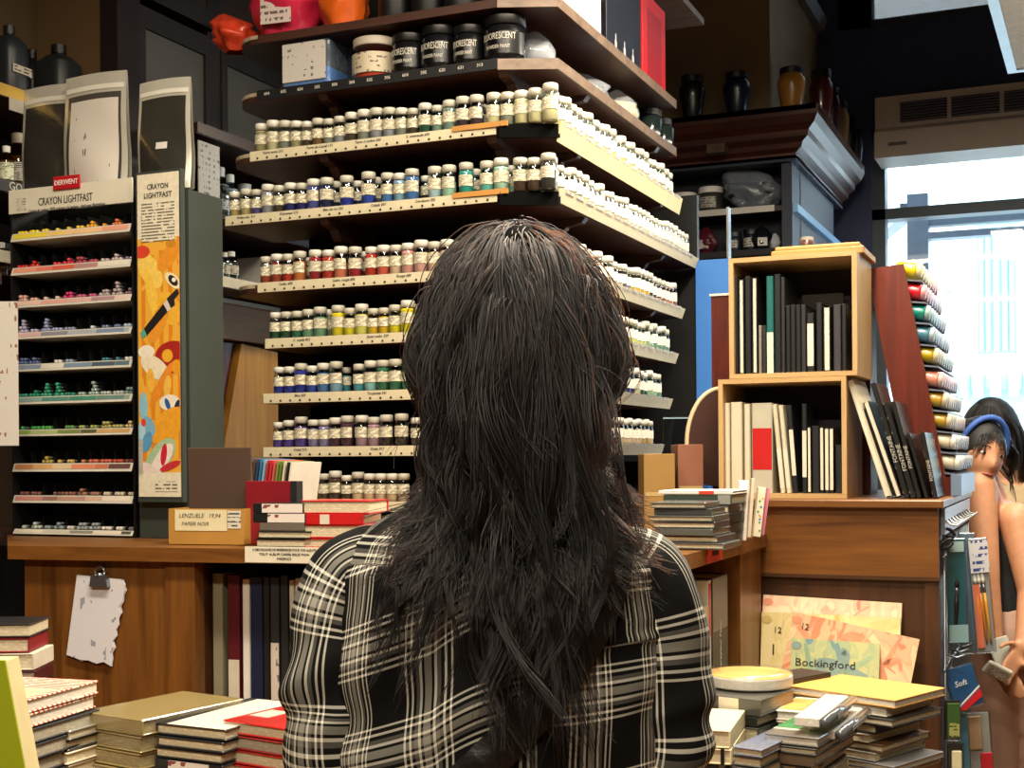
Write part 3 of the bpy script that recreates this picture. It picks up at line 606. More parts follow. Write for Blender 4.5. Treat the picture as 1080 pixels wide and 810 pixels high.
for i, px in enumerate((240, 247, 254)):
    x, y = onws(px, 270, -.24); o = thing('paint_box', 'dark blue box, %s from the display, on the cream-edged shelf' % ORD[i + 1], 'box', (x, y, zC + .001), 0, 'dark blue boxes')
    MB().rbox((-.06, 0, 0), (.06, .045, .1), .002).build('carton', mat('#16285c', .4), o); mb = MB()
    for a in range(3):
        for b_ in range(4): mb.lathe([(.008, 0), (.004, .001)], 8, 0, T(.0605, .01 + a * .012, .025 + b_ * .02) @ Matrix.Rotation(PI / 2, 4, 'Y'))
    mb.build('dot', mat('#3a58b0', .4), o)
x, y = onws(264, 270, -.1); o = thing('paint_box', 'white carton with red top band beside the dark blue boxes', 'box', (x, y, zC + .001))
MB().rbox((-.05, 0, 0), (.05, .07, .1), .002).build('carton', M_white, o); MB().box((.0502, .002, .08), (.051, .068, .098)).build('red_band', mat('#b01c2c', .4), o)
x, y = onws(206, 200, -.015); o = MB().rbox((-.002, 0, 0), (.002, .1, .19), .001).build('paper_card', printed('#b6b7b5', '#6c6c6c', 60, 'z', .56), None, False, (x + .01, y, zB + .003)); tag(o, 'upright grey paper card standing on the shelf beside the last pouch', 'card')
# brown sloping desk case below that shelf
a, b = hx(200, 330, XS + .05), hx(286, 330, XS + .05)
o = thing('sloping_desk', 'old golden wooden desk case with sloping side below the wall shelf', 'desk', (XS + .02, a.y, 1.203))
zt = min(hx(286, 333, XS + .05).z, zC - .07) - 1.203; L_ = b.y - a.y + .1
mid = hx(222, 380, XS + .05).y - a.y
yy = lambda px, py: (hx(px, py, XS + .06).y - a.y, hx(px, py, XS + .06).z - 1.203)
pA, pB, pC, pD = yy(214, 480), yy(248, 362), yy(290, 372), yy(290, 480)
MB().prism([(pA[0] + .03, .0), (pB[0] + .02, pB[1]), (pC[0], pC[1]), (pC[0], .0)], -.2, .05, 0, Matrix(((0, 0, 1, 0), (1, 0, 0, 0), (0, 1, 0, 0), (0, 0, 0, 1)))).build('sloping_side', wood('#9a5c14', '#d8a040', 'z', 7, .5), o)
MB().prism([(-.12, .0), (-.12, pB[1]), (pB[0] + .012, pB[1]), (pA[0] + .02, 0)], -.2, .03, 0, Matrix(((0, 0, 1, 0), (1, 0, 0, 0), (0, 1, 0, 0), (0, 0, 0, 1)))).build('front_board', M_maho, o)
q0, q1 = yy(213, 318), yy(286, 334); q2 = yy(250, 362)
MB().prism([(-.12, q2[1] + .006), (-.12, zt + .02), (q1[0], zt + .02), (q1[0], q2[1] + .006)], -.22, .06, 0, Matrix(((0, 0, 1, 0), (1, 0, 0, 0), (0, 1, 0, 0), (0, 0, 0, 1)))).build('drawer', wood('#8a5a22', '#b98640', 'y', 8, .5), o)
MB().box((-.22, -.12, zt + .021), (.075, q1[0], zt + .034)).build('lit_cream_lid', mat('#d8d0b4', .4), o)  # strong light on the lid top is painted as cream
# chart hanging beside the display, at the frame's edge
a, b = P(-12, 318, 3.0), P(13, 470, 3.0)
t = MB().box((0, 0, 0), (.065, .003, a.z - b.z)).build('hanging_chart', printed('#cfcac2', '#8a5a48', 34, 'z', .62), None, False, (a.x, a.y, b.z), ); t.rotation_euler.z = YAW
tag(t, 'hanging white colour chart beside the pencil display', 'chart')
# ================================================================= SHOP COUNTER
ZT = 1.2
cA, cB = hz(8, 575, ZT), hz(310, 579, ZT); sl = (cB.y - cA.y) / (cB.x - cA.x); XC = -.655; cC = Vector((XC, cA.y + sl * (XC - cA.x), ZT)); CANG = math.atan(sl)
ct = thing('shop_counter', 'long oak shop counter with open book niches under its worktop', 'counter')
cg = lambda p: (p[0], p[1])
MB().prism([cg(cA), cg(cC), (XC, 3.04), (-.735, 3.04), (-.735, 4.12), (-2.42, 4.12), (-2.42, cA.y + .33)], ZT - .03, ZT - .001).build('worktop', M_oakx, ct)
def fr(s, d): return (cA.x + s * math.cos(CANG) - d * math.sin(CANG), cA.y + s * math.sin(CANG) + d * math.cos(CANG))
def slab(s0, s1, d0, d1, z0, z1, nm, m, par=None): return MB().prism([fr(s0, d0), fr(s1, d0), fr(s1, d1), fr(s0, d1)], z0, z1).build(nm, m, par or ct)
LF = (cC.x - cA.x) / math.cos(CANG)
ss = lambda px, py=650: (hy(px, py, 2.215).x - cA.x) / math.cos(CANG)
s1, s2, s3 = ss(163), ss(192), ss(290)
slab(.02, s1, .03, .05, .2, ZT - .03, 'front_panel', M_oak); slab(s1, s2, .022, .06, .2, ZT - .03, 'pilaster', M_oak)
slab(.02, .05, .05, .3, .2, ZT - .03, 'end_panel', M_oak)
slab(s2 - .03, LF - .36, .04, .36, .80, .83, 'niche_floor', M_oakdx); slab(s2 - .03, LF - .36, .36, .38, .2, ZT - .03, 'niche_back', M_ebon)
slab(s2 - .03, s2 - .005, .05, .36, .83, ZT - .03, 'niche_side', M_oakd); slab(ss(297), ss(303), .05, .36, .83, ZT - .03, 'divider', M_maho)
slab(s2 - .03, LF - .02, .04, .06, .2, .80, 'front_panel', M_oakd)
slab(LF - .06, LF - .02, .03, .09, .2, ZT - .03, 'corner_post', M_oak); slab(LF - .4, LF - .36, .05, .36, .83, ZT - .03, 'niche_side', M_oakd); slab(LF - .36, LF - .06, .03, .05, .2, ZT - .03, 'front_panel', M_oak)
# window-side arm of the counter: niche opening with an upright at the end
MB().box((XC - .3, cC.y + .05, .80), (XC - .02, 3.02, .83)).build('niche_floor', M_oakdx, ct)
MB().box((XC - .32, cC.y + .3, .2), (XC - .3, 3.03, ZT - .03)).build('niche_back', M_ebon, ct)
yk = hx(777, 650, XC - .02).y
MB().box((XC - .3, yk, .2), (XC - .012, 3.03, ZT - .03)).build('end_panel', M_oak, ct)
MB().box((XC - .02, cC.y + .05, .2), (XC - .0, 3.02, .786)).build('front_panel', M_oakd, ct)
# paper strips on the edge
sA, sB = ss(247, 580) , ss(326, 580)
o = MB().prism([fr(sA, -.003), fr(sB, -.003), fr(sB, -.0005), fr(sA, -.0005)], ZT - .028, ZT + .004).build('edge_notice', mat('#e6dfc8', .6), ct)
for i, l in enumerate(('A DES DIZAINES DE REFERENCES POUR VOS ALBUMS', 'TOUT ALBUM CARRE RELIE MAIN', 'MERCI')):
    p = fr((sA + sB) / 2, -.0036); text(l, .0066, M_ink, o, (p[0], p[1], ZT - .002 - i * .009), (PI / 2, 0, CANG), 'notice_text', width=(.14, .11, .03)[i])
r0 = hx(752, 572, XC).y; o = MB().box((XC + .0005, r0 - .05, ZT - .028), (XC + .003, r0 + .06, ZT + .004)).build('red_ticket', mat('#d8331c', .5), ct)
text('PROMO', .014, M_ink, o, (XC + .0035, r0 + .005, ZT - .012), (PI / 2, 0, PI / 2), 'ticket_text')
# clip with a pad of torn papers on the front panel
def onf(px, py):  # point on the counter's front panel
    best = None
    d = ray(px, py); n = Vector((-math.sin(CANG), math.cos(CANG), 0)); p0 = Vector((*fr(0, .028), 0)); t_ = (p0 - CAM).dot(n) / d.dot(n); return CAM + d * t_
q = onf(103, 608); o = thing('clipped_notes', 'pad of torn white papers held by a steel bulldog clip on the counter front', 'notes', (q.x, q.y - .004, q.z), CANG)
k = lambda px, py: ((onf(px, py) - q).dot(Vector((math.cos(CANG), math.sin(CANG), 0))), (onf(px, py) - q).z)
for j, (m, off) in enumerate(((mat('#cfcfd6', .7), .0), (mat('#dcdce2', .7), .002), (printed('#e4e4ea', '#a2a4b0', 40, 'x', .6, .7, wscale=30), .004))):
    edge = [k(84, 606), k(132, 611)] + [(lambda a: (a[0] + RND.uniform(-.004, .004), a[1]))(k(134 - 1.2 * i + (2 if i % 2 else 0), 616 + i * 6)) for i in range(14)] + [(lambda a: (a[0], a[1] + RND.uniform(-.003, .003)))(k(120 - i * 8, 702 - i * 1.5 - (3 if i % 2 else 0))) for i in range(5)] + [k(73, 690)]
    MB().prism(edge, off, off + .0012, 0, Matrix.Rotation(PI / 2, 4, 'X') @ Matrix.Scale(1, 4)).build('paper_sheet', m, o)
c0 = k(110, 612)
MB().prism([(-.022, -.012), (.022, -.012), (.018, .012), (-.018, .012)], 0, .012, 0, T(c0[0], -.006, c0[1]) @ Matrix.Rotation(PI / 2, 4, 'X')).build('clip_jaw', M_steel, o)
mb = MB(); mb.tube([(c0[0] + .012 * math.cos(a), -.012, c0[1] + .018 + .012 * math.sin(a)) for a in [i * PI / 6 for i in range(13)]], .0025, 6); mb.lathe([(.007, -.005), (.007, .005)], 10, 0, T(c0[0], -.012, c0[1] + .012)); mb.build('clip_handle', M_steel, o, True)
# ================================================================= PENCIL DISPLAY
YD = 2.493; xl0, xr0 = hy(12, 400, YD).x, hy(142, 400, YD).x; W = xr0 - xl0
D = thing('pencil_display', 'tall grey pencil display with ten trays and a painted art panel', 'pencil display', (xl0, YD, ZT))
dz = lambda py: hy(142, py, YD).z - ZT
ztop = dz(187)
M_case = mat('#3c433f', .42, var=.03); M_in = mat('#0a0a0c', .5)
MB().box((0, .125, 0), (W, .135, ztop - .03)).box((0, 0, 0), (.006, .125, ztop - .03)).box((W - .006, 0, 0), (W, .125, ztop - .03)).box((.006, 0, 0), (W - .006, .125, .006)).build('case', M_in, D)
MB().box((W + .012, .0, .0), (W + .155, .13, ztop - .04)).build('side_box', M_case, D)
hd = MB().box((0, -.004, dz(213)), (W, .0, ztop + .0)).build('header', mat('#e9e3cf', .5, var=.02), D)
text('CRAYON LIGHTFAST', .026, mat('#2c2a28', .6, var=0), hd, (W * .47, -.0046, ztop - .036), name='header_text', width=W * .44)
text('Crayon de couleur 100% resistant a la lumiere - ideal pour illustrations', .011, mat('#4a4643', .6, var=0), hd, (W * .48, -.0046, ztop - .055), name='header_text', width=W * .62)
MB().box((.025, -.005, ztop - .05), (.055, -.0042, ztop - .02)).build('seal', printed('#dcd6c2', '#8a8578', 160, 'z', .5), hd)
bd = MB().rbox((W * .38, -.009, ztop - .012), (W * .6, -.005, ztop + .02), .003).build('badge', mat('#c2202a', .35), hd)
text('DERWENT', .0165, mat('#f2ede2', .5, var=0), bd, (W * .49, -.0096, ztop + .004), name='badge_text', width=W * .19, bold=.0002)
TR = [(235, 244), (272.5, 281), (309.5, 317), (344, 351.5), (379, 387), (415, 423), (451, 458), (488, 497), (523, 531), (560, 568.5)]
TC = [['#e8d23a', '#eec878', '#f0c48e', '#eaa488'], ['#e89a7c', '#e47a66', '#d8604c', '#b88a86', '#e8e0d0'], ['#e6c2b2', '#e0a49a', '#dcb0a8', '#b08a90', '#e6cac0'], ['#d8b0b0', '#8a8894', '#aab0ba', '#7a8aa8', '#9ab0c6'], ['#8a98b4', '#dcd8c8', '#7a90a8', '#4a5a6c', '#5a7480'],
      ['#8aa8a4', '#5a8a80', '#4a8a74', '#6a8880', '#8aa090'], ['#8aa84a', '#a8b478', '#7a8848', '#5a5a38', '#c8a068'], ['#c88a5a', '#d8a86a', '#e0c49a', '#e08a6a', '#c8785a', '#6a4a44'], ['#c88a80', '#9a7468', '#b89080', '#d0b098', '#e8dcc8'], ['#dcd4c0', '#c8c2b0', '#8a867c', '#e2dac6', '#55524e']]
PC = [['#e8d020', '#e8c83c', '#d8b83a', '#e0a030', '#d87838'], ['#c82a2a', '#d0443c', '#c8324a', '#b04a58', '#c8b8ba', '#8a7a8c'], ['#d8a898', '#dcc0b0', '#c83a6a', '#c05a7a', '#b8a8a8', '#8a6a74'], ['#b0aac8', '#9aa2c8', '#8a90a8', '#c0c6d4', '#6a7aa0', '#a8c0d8'], ['#5a6a9c', '#d8d6d0', '#8a9ab4', '#54687c', '#3a7a8c', '#e2e0da'],
      ['#2a8a70', '#3a9a7a', '#2c7a6a', '#9ab0a8', '#b0b8b4', '#7a9a92'], ['#3a9a48', '#4aa044', '#5a8a4a', '#8a9a50', '#a8a060', '#c8b078'], ['#5a5a3a', '#a89a48', '#c8a85a', '#b87848', '#c8624a', '#b84a3c', '#7a3a3a'], ['#7a4a40', '#6a4a44', '#8a5a4c', '#a07060', '#d0c0a8', '#c8b8a0'], ['#b8c0b8', '#8a9aa0', '#d0d0c8', '#9aa0a4', '#dcd8cc', '#6a6a6c']]
M_pcore = mat('#e8dcc0', .6, var=0); M_barrel = mat('#15151a', .35, var=0)
pencil_mesh = {}
def pencil(col):
    if col not in pencil_mesh:
        mb = MB(); L = .1; R_ = .0042   # axis along y, coloured dipped end towards the front
        Mx = Matrix.Rotation(-PI / 2, 4, 'X')
        mb.lathe([(R_ * .35, 0), (R_ * .8, .0008), (R_, .003), (R_, .014)], 10, 1, Mx); mb.lathe([(R_, .0141), (R_, L)], 6, 0, Mx)
        pencil_mesh[col] = mb.mesh('pencil', [M_barrel, mat(col, .3, var=0, coat=.3)], True)
    return pencil_mesh[col]
CN = {'t1': 'yellow orange', }
TN = ['yellow', 'red', 'pink', 'lavender', 'pale blue', 'teal green', 'leaf green', 'earth', 'brown', 'silver grey']
for k, (u, v) in enumerate(TR):
    zb, zt_ = max(.004, dz(v)), dz(u); tr = MB().add([(.006, -.006, zb), (W - .006, -.006, zb), (W - .006, .001, zt_), (.006, .001, zt_), (.006, .12, zb), (W - .006, .12, zb), (W - .006, .12, zt_ - .001), (.006, .12, zt_ - .001), (.006, .004, zt_), (W - .006, .004, zt_), (.006, .006, zt_ - .001), (W - .006, .006, zt_ - .001)],
        [(0, 1, 2, 3), (0, 4, 5, 1), (2, 9, 8, 3), (8, 9, 11, 10), (10, 11, 6, 7), (4, 7, 6, 5)]).build('tray', mat('#d8d4c6', .45), D)
    mb = MB(); n = len(TC[k]); x = .012; ms = []
    for i in range(n):
        w_ = (W - .024) / n * RND.choice((.7, 1, 1.2)); w_ = min(w_, W - .012 - x) if i < n - 1 else W - .012 - x
        if w_ <= 0: break
        z0, z1 = zb + (zt_ - zb) * .32, zb + (zt_ - zb) * .88
        mb.add([(x, -.0068 + .007 * .32, z0), (x + w_ - .001, -.0068 + .007 * .32, z0), (x + w_ - .001, -.0068 + .007 * .88, z1), (x, -.0068 + .007 * .88, z1)], [(0, 1, 2, 3)], i); ms.append(mat(TC[k][i], .5)); x += w_
    mb.build('colour_strip', ms, tr)
    mb = MB(); NS = 10
    for i in range(1, NS): mb.box((.006 + i * (W - .012) / NS - .0005, .02, zt_ - .001), (.006 + i * (W - .012) / NS + .0005, .12, zt_ + .03))
    mb.build('slat', mat('#060607', .5, var=0), tr)
    sw = (W - .012) / NS
    for i in range(NS):
        n = RND.choice((0, 1, 2, 2, 3, 3, 3, 4, 5, 7)); col = PC[k][min(len(PC[k]) - 1, int(i / NS * len(PC[k])))]; c0_ = .006 + (i + .5) * sw; j = 0; lay = 0
        mx = 3
        while n > 0 and lay < 4:
            m_ = min(n, mx)
            for q_ in range(m_):
                o = link('pencil', pencil(col), None, (xl0 + c0_ + (q_ - (m_ - 1) / 2) * .0093, YD + .006 + RND.uniform(0, .007), ZT + zt_ + .0046 + lay * .0081))
                tag(o, 'coloured pencil with %s tint end lying in slot %s of the %s tray' % (TN[k], ORD[i + 1], ORD[k + 1]), 'pencil', 'pencils in slot %s of the %s tray' % (ORD[i + 1], ORD[k + 1]))
            n -= m_; mx = max(1, mx - 1); lay += 1
# art panel on the right of the trays
pa_, pb_ = hy(145, 300, YD - .03), hy(189, 300, YD - .03); ax, aw = pa_.x - xl0, pb_.x - pa_.x
az1 = hy(170, 182, YD - .03).z - ZT; az0 = hy(170, 524, YD - .03).z - ZT
ap = MB().box((ax - .004, -.028, az0 - .012), (ax + aw + .004, -.012, az1 + .006)).build('art_panel', M_case, D)
yF_ = -.0285
def flatp(poly, col, lift, nm='painted_shape', par=None, m=None):
    """poly in panel units 0..1 (x across, y from top)"""
    pts = [(ax + p[0] * aw, az1 - p[1] * (az1 - az0)) for p in poly]; pts = [(min(max(x, ax), ax + aw), min(max(z, az0), az1)) for x, z in pts]
    return [(x, yF_ - lift, z) for x, z in pts]
art = MB(); mats_ = []
def shp(poly, col, lift):
    m = mat(col, .5, var=.1, scale=120) if isinstance(col, str) else col
    if m not in mats_: mats_.append(m)
    pts = flatp(poly, col, lift); art.add(pts, [tuple(range(len(pts)))], mats_.index(m))
def ell(cx, cy, rx, ry, a=0, n=20): return [(cx + rx * math.cos(q) * math.cos(a) - ry * 3.0 * math.sin(q) * math.sin(a) * .33, cy + (rx * math.cos(q) * math.sin(a) * .33 + ry * math.sin(q) * math.cos(a))) for q in [2 * PI * i / n for i in range(n)]][::-1]
shp([(0, 0), (0, 1), (1, 1), (1, 0)], '#e9e1c8', 0)
M_art = printed('#eeb13c', '#e08a1e', 40, 'x', .45, .5, wscale=22)
shp([(0, .2), (0, .93), (1, .93), (1, .2)], M_art, .0003)
def blob(cx, cy, rx, ry, col, l, a=0): shp(ell(cx, cy, rx, ry, a), col, l)
for (cx, cy, rx, ry, col, a) in ((.3, .3, .32, .05, '#f6d060', .3), (.75, .26, .3, .035, '#e8962c', -.3), (.1, .24, .2, .02, '#d8442c', 0), (.8, .22, .12, .014, '#c88a2a', 0), (.35, .38, .3, .06, '#f4c84a', .9), (.75, .42, .3, .05, '#f0b638', .2), (.85, .335, .2, .022, '#f2e6c0', .25), (.85, .335, .12, .015, '#2a2018', .25), (.87, .333, .05, .007, '#f4efe0', 0), (.5, .46, .3, .05, '#ea9a2e', -.5), (.85, .57, .45, .05, '#a8261c', 0), (.7, .565, .13, .02, '#eab030', 0), (.92, .6, .13, .022, '#eaa028', 0), (.4, .6, .35, .035, '#efe4c6', .2), (.55, .655, .35, .03, '#e8902a', -.6), (.3, .64, .1, .04, '#f0b640', .5), (.7, .66, .1, .035, '#f0c050', -.5), (.2, .55, .2, .02, '#f4ecd8', 0), (.75, .71, .25, .025, '#f0ead8', 0), (.7, .715, .08, .016, '#2a5aa0', .5), (.92, .72, .08, .016, '#2a2c48', -.5), (.7, .78, .45, .05, '#eda62c', -.2), (.12, .72, .1, .045, '#8cc4dc', .2), (.25, .78, .16, .028, '#7ab4d4', .3), (.05, .8, .12, .03, '#a8d0de', 0), (.2, .83, .14, .03, '#5a9cc8', -.3), (.12, .77, .06, .012, '#d8443a', 0), (.5, .88, .4, .05, '#a8c8a0', -.3), (.55, .885, .3, .035, '#f2e2dc', -.4), (.6, .87, .1, .035, '#c8243a', -.7), (.75, .905, .25, .012, '#c8323a', -.15), (.3, .92, .3, .02, '#e8d8d0', .2)):
    blob(cx, cy, rx, ry, col, .0006 + .00002 * len(art.f), a)
shp([(.15, .478), (.22, .5), (.72, .43), (.62, .405)], '#1c1a1c', .0016); shp([(.62, .405), (.72, .43), (.82, .42), (.74, .39)], '#d8d2c4', .0016); shp([(.7, .39), (.95, .36), (1, .375), (.88, .395), (.9, .41), (.8, .42)], '#26221e', .0017); shp([(.06, .49), (.15, .478), (.22, .5), (.1, .51)], '#5aa88a', .0016)
shp([(0, .925), (0, 1), (1, 1), (1, .925)], '#e9e1c8', .0018)
art.build('artwork', mats_, ap)
dk = mat('#2c2a28', .6, var=0)
text('CRAYON', .017, dk, ap, (ax + aw * .5, yF_ - .001, az1 - .03), name='panel_text', width=aw * .5); text('LIGHTFAST', .017, dk, ap, (ax + aw * .5, yF_ - .001, az1 - .05), name='panel_text', width=aw * .66)
MB().box((ax + .012, yF_ - .001, az1 - .155), (ax + aw - .012, yF_ - .0006, az1 - .065)).build('small_print', printed('#e9e1c8', '#6a655c', 140, 'z', .42, .5), ap)
MB().box((ax + aw * .4, yF_ - .0026, az0 + .012), (ax + aw * .97, yF_ - .0021, az0 + .035)).build('small_print', printed('#e9e1c8', '#6a655c', 120, 'z', .45, .5), ap)
MB().box((ax + .001, yF_ - .0026, az0 + .05), (ax + .012, yF_ - .0021, az0 + .13)).build('barcode', printed('#efe9d8', '#2a2826', 500, 'z', .3, .5), ap)
# foil pouches on top of the display
M_foil = mat('#c9c6b8', .3, metal=.25, bump=.4, scale=20)
def pouch(px0, px1, py0, py1, y, label, fill, papr=None, lean=.0):
    a, b = hy(px0, 190, y), hy(px1, 190, y); w_ = b.x - a.x; zt2 = hy((px0 + px1) / 2, py0, y).z; zb2 = ZT + ztop - .028
    h = zt2 - zb2; o = thing('pigment_pouch', label, 'pouch', ((a.x + b.x) / 2, y, zb2), 0, 'stand-up pouches on the display')
    def shape(sgn, ins=0, z0=0, z1=1):
        def f(u, v):
            v2 = z0 + (z1 - z0) * v; x = (u - .5) * (w_ - 2 * ins) * (1 - .06 * v2); bulge = .022 * (1 - v2) ** .6 * math.sqrt(max(0, 1 - (2 * u - 1) ** 2 * .9)) + .0012
            return (x, sgn * bulge + .004 * math.sin(9 * v2 + 5 * u) * (1 - v2), v2 * h + .0006 + .004 * math.sin(3 * u) * v2)
        return f
    mb = MB(); mb.sheet(shape(-1), 14, 18); mb.sheet(shape(1), 14, 18)
    mb.build('pouch_skin', M_foil, o, True)
    f = shape(-1); sub = lambda u0, u1, v0, v1, l: (lambda u, v: (lambda q: (q[0], q[1] - l, q[2]))(f(u0 + (u1 - u0) * u, v0 + (v1 - v0) * v)))
    MB().sheet(sub(.07, .93, .03, .83, .0012), 14, 14).build('clear_window', fill, o, True)
    MB().sheet(sub(.03, .97, .86, .9, .0014), 10, 3).build('zip_seal', mat('#e2dfd2', .35), o, True)
    if papr: MB().sheet(sub(.13 if papr[1] > .6 else .42, .9 if papr[1] > .6 else .62, papr[0], papr[1], .003), 10, 8).build('paper_label', papr[2], o, True)
M_blk = mat('#35332e', .22, coat=.5, bump=.5, scale=26); M_pw = mat('#4a4640', .22, coat=.5, bump=.3)
pouch(25, 79, 92, 203, YD + .075, 'foil pouch of black powder, lowest of the three on the display', M_blk)
pouch(69, 137, 79, 190, YD + .045, 'foil pouch with a big white paper label on the display', M_pw, (.1, .78, printed('#d9d2c8', '#6a625c', 26, 'z', .66, .6)))
pouch(147, 204, 85, 200, YD + .05, 'foil pouch of dark grey powder behind the art panel', M_blk, (.36, .42, mat('#d8d4cc', .5)))
# ================================================================= THINGS ON THE TWO UPPER TIERS
z1, z0 = TIERS[1][0], TIERS[0][0]
def at_front(px, off=.05): p = hy(px, HZ, YF + off); return p.x
xq = at_front(333, .05); w_ = at_front(358, .03) - at_front(306, .03)
o = thing('pigment_tub', 'square clear tub of blue pigment with a large white paper label', 'tub', (xq - w_ / 2, YF + .012, z1 + .001))
MB().rbox((.004, .004, .003), (w_ - .004, .14, .05), .01).build('blue_powder', mat('#1c6ac0', .8), o)
MB().rbox((0, 0, 0), (w_, .145, .118), .012).build('clear_tub', film('#9fb4c8', .22, .15), o)
MB().box((.008, -.0018, .018), (w_ - .01, -.0008, .112)).build('paper_label', printed('#c9c4bc', '#6d665e', 60, 'z', .62, .6), o)
MB().rbox((w_ + .004, .08, 0), (w_ + .045, .16, .11), .004).build('dark_sleeve', mat('#141c30', .4), o)
def wide_jar(label, px0, px1, hpx, off, powder_m, lid_m, lab_m, glass_m=None, txt=None, fill=.6, grp=None, name='wide_jar', z=z1, nt=None, py=None):
    y = YF + off; a, b = hy(px0, HZ, y).x, hy(px1, HZ, y).x; r = (b - a) / 2; Yd = (Vector((a, y, HC)) - CAM).dot(FW); h = hpx * Yd / F
    o = thing(name, label, 'jar', ((a + b) / 2, YF + r * 1.03 + .004, z + .001), 0, grp)
    MB().lathe([(r * .93, 0), (r, .004), (r, h * .7), (r * .88, h * .77), (r * .86, h * .82)], 24).build('body', glass_m or M_jarglass, o, True)
    MB().lathe([(r * .94, h * .8), (r * .97, h * .82), (r * .97, h * .98), (r * .9, h)], 24).build('lid', lid_m, o, 'auto')
    if powder_m: MB().lathe([(r * .9, .003), (r * .95, .008), (r * .95, h * fill), (r * .5, h * fill + .003)], 20).build('pigment_powder', powder_m, o, True)
    if lab_m: MB().lathe([(r + .001, h * .16), (r + .001, h * .62)], 20, cap=False, a0=-PI * .95, a1=-PI * .05).build('paper_label', lab_m, o, True)
    if txt:
        for tx, sz, zz, wd in txt:
            k = text(tx, sz, mat('#c9c4b4', .5, var=0), o, (0, 0, h * zz), name='jar_lettering', ext=.0002, width=wd * r)
            for v in k.data.vertices:      # wrap around the jar
                a_ = v.co.x / r; v.co = Vector((math.sin(a_) * (r + .0016 + v.co.z), v.co.y, math.cos(a_) * (r + .0016 + v.co.z)))
            k.rotation_euler = (PI / 2, 0, 0)
    return o
wide_jar('wide jar of orange red pigment with white lid and paper label', 371, 415, 46, .03, mat('#d8401c', .7), mat('#bdb3a2', .5), printed('#c9bca2', '#6a6054', 90, 'z', .55), fill=.42)
M_fluo = mat('#0c0c0e', .25, coat=.4)
for i, (a, b, h) in enumerate(((416, 449, 44), (447, 482, 48), (482, 512, 44), (512, 554, 50))):
    nm = ('orange jar', 'first', 'second', 'third')
    wide_jar('black fluorescent powder paint jar, %s counted from the orange jar' % ORD[i + 1], a, b, h, .035, None, mat('#0a0a0b', .4), M_fluo, mat('#101013', .2, coat=.5), [('FLUORESCENT', .022, .52, 1.75), ('POWDER PAINT', .012, .3, 1.2)], grp='fluorescent paint jars')
def bag(label, c, w, d, h, m, inner=None, rot=0, seed=0, crimp=True, crump=1, slump=0, name='plastic_bag', grp=None, cat='bag', lab=None, tilt=0):
    o = thing(name, label, cat, c, (tilt, 0, rot), grp)
    def f(u, v):
        a = 2 * PI * u; t = v; s = math.sin(PI * min(.98, t * .86 + .12)) ** .6
        if crimp and t > .8: s *= 1 - (t - .8) * 2.2
        n_ = noise.noise(Vector((math.cos(a) * 1.6 + seed, math.sin(a) * 1.6, t * 3))) * .3 * crump + noise.noise(Vector((math.cos(a) * 4 + seed, math.sin(a) * 4, t * 9))) * .16 * crump
        k = s * (1 + n_); flat = 1 - .55 * max(0, (t - .6) / .4)
        return (slump * t * t + w / 2 * k * math.cos(a) * (1 if t < .8 else 1 + (t - .8) * 1.4), d / 2 * k * math.sin(a) * flat, h * t + h * .04 * noise.noise(Vector((u * 6, seed, 3))) * t)
    MB().sheet(f, 28, 16).build('film', m, o, True)
    if inner:
        g = lambda u, v: tuple(q * .93 for q in f(u, v * .62)[:2]) + (f(u, v * .6)[2] + .001,)
        MB().sheet(g, 24, 10).build('contents', inner, o, True)
    if lab: MB().box((-w * .22, -d * .52, h * .18), (w * .22, -d * .5, h * .5)).build('paper_label', lab, o)
    return o
M_clear = film('#dfe6ee', .3, .12)
y = YF + .3
bag('pale zip bag leaning at the shelf corner beside the last black jar', (XF - .095, YF + .15, z1 + .001), .1, .07, .105, M_clear, mat('#4a4a50', .8), .5, 3, grp='zip bags')
o = hx(648, 100, XF - .07); bag('zip bag of beige powder on the window side of the second tier', (XF - .075, o.y + .05, z1 + .001), .12, .1, .107, M_clear, mat('#d8c08a', .9), 1.2, 5, grp='zip bags')
bag('dark zip bag lying between the two pale ones', (XF - .09, o.y - .19, z1 + .001), .14, .1, .09, M_clear, mat('#2c2a30', .8), .8, 8, grp='zip bags')
for i, px in enumerate((684, 697)):
    q = hx(px, 120, XF - .06); o = thing('dark_jar', 'dark glass jar, %s from the far end of the second tier' % ORD[2 - i], 'jar', (XF - .06, q.y, z1 + .001), 0, 'dark jars at the tier end')
    MB().lathe([(.038, 0), (.04, .004), (.04, .075), (.03, .083), (.03, .087)], 18).build('body', mat('#1c2624', .15, coat=.5), o, True); MB().lathe([(.033, .087), (.033, .104), (.03, .106)], 18).build('lid', M_black, o, 'auto')
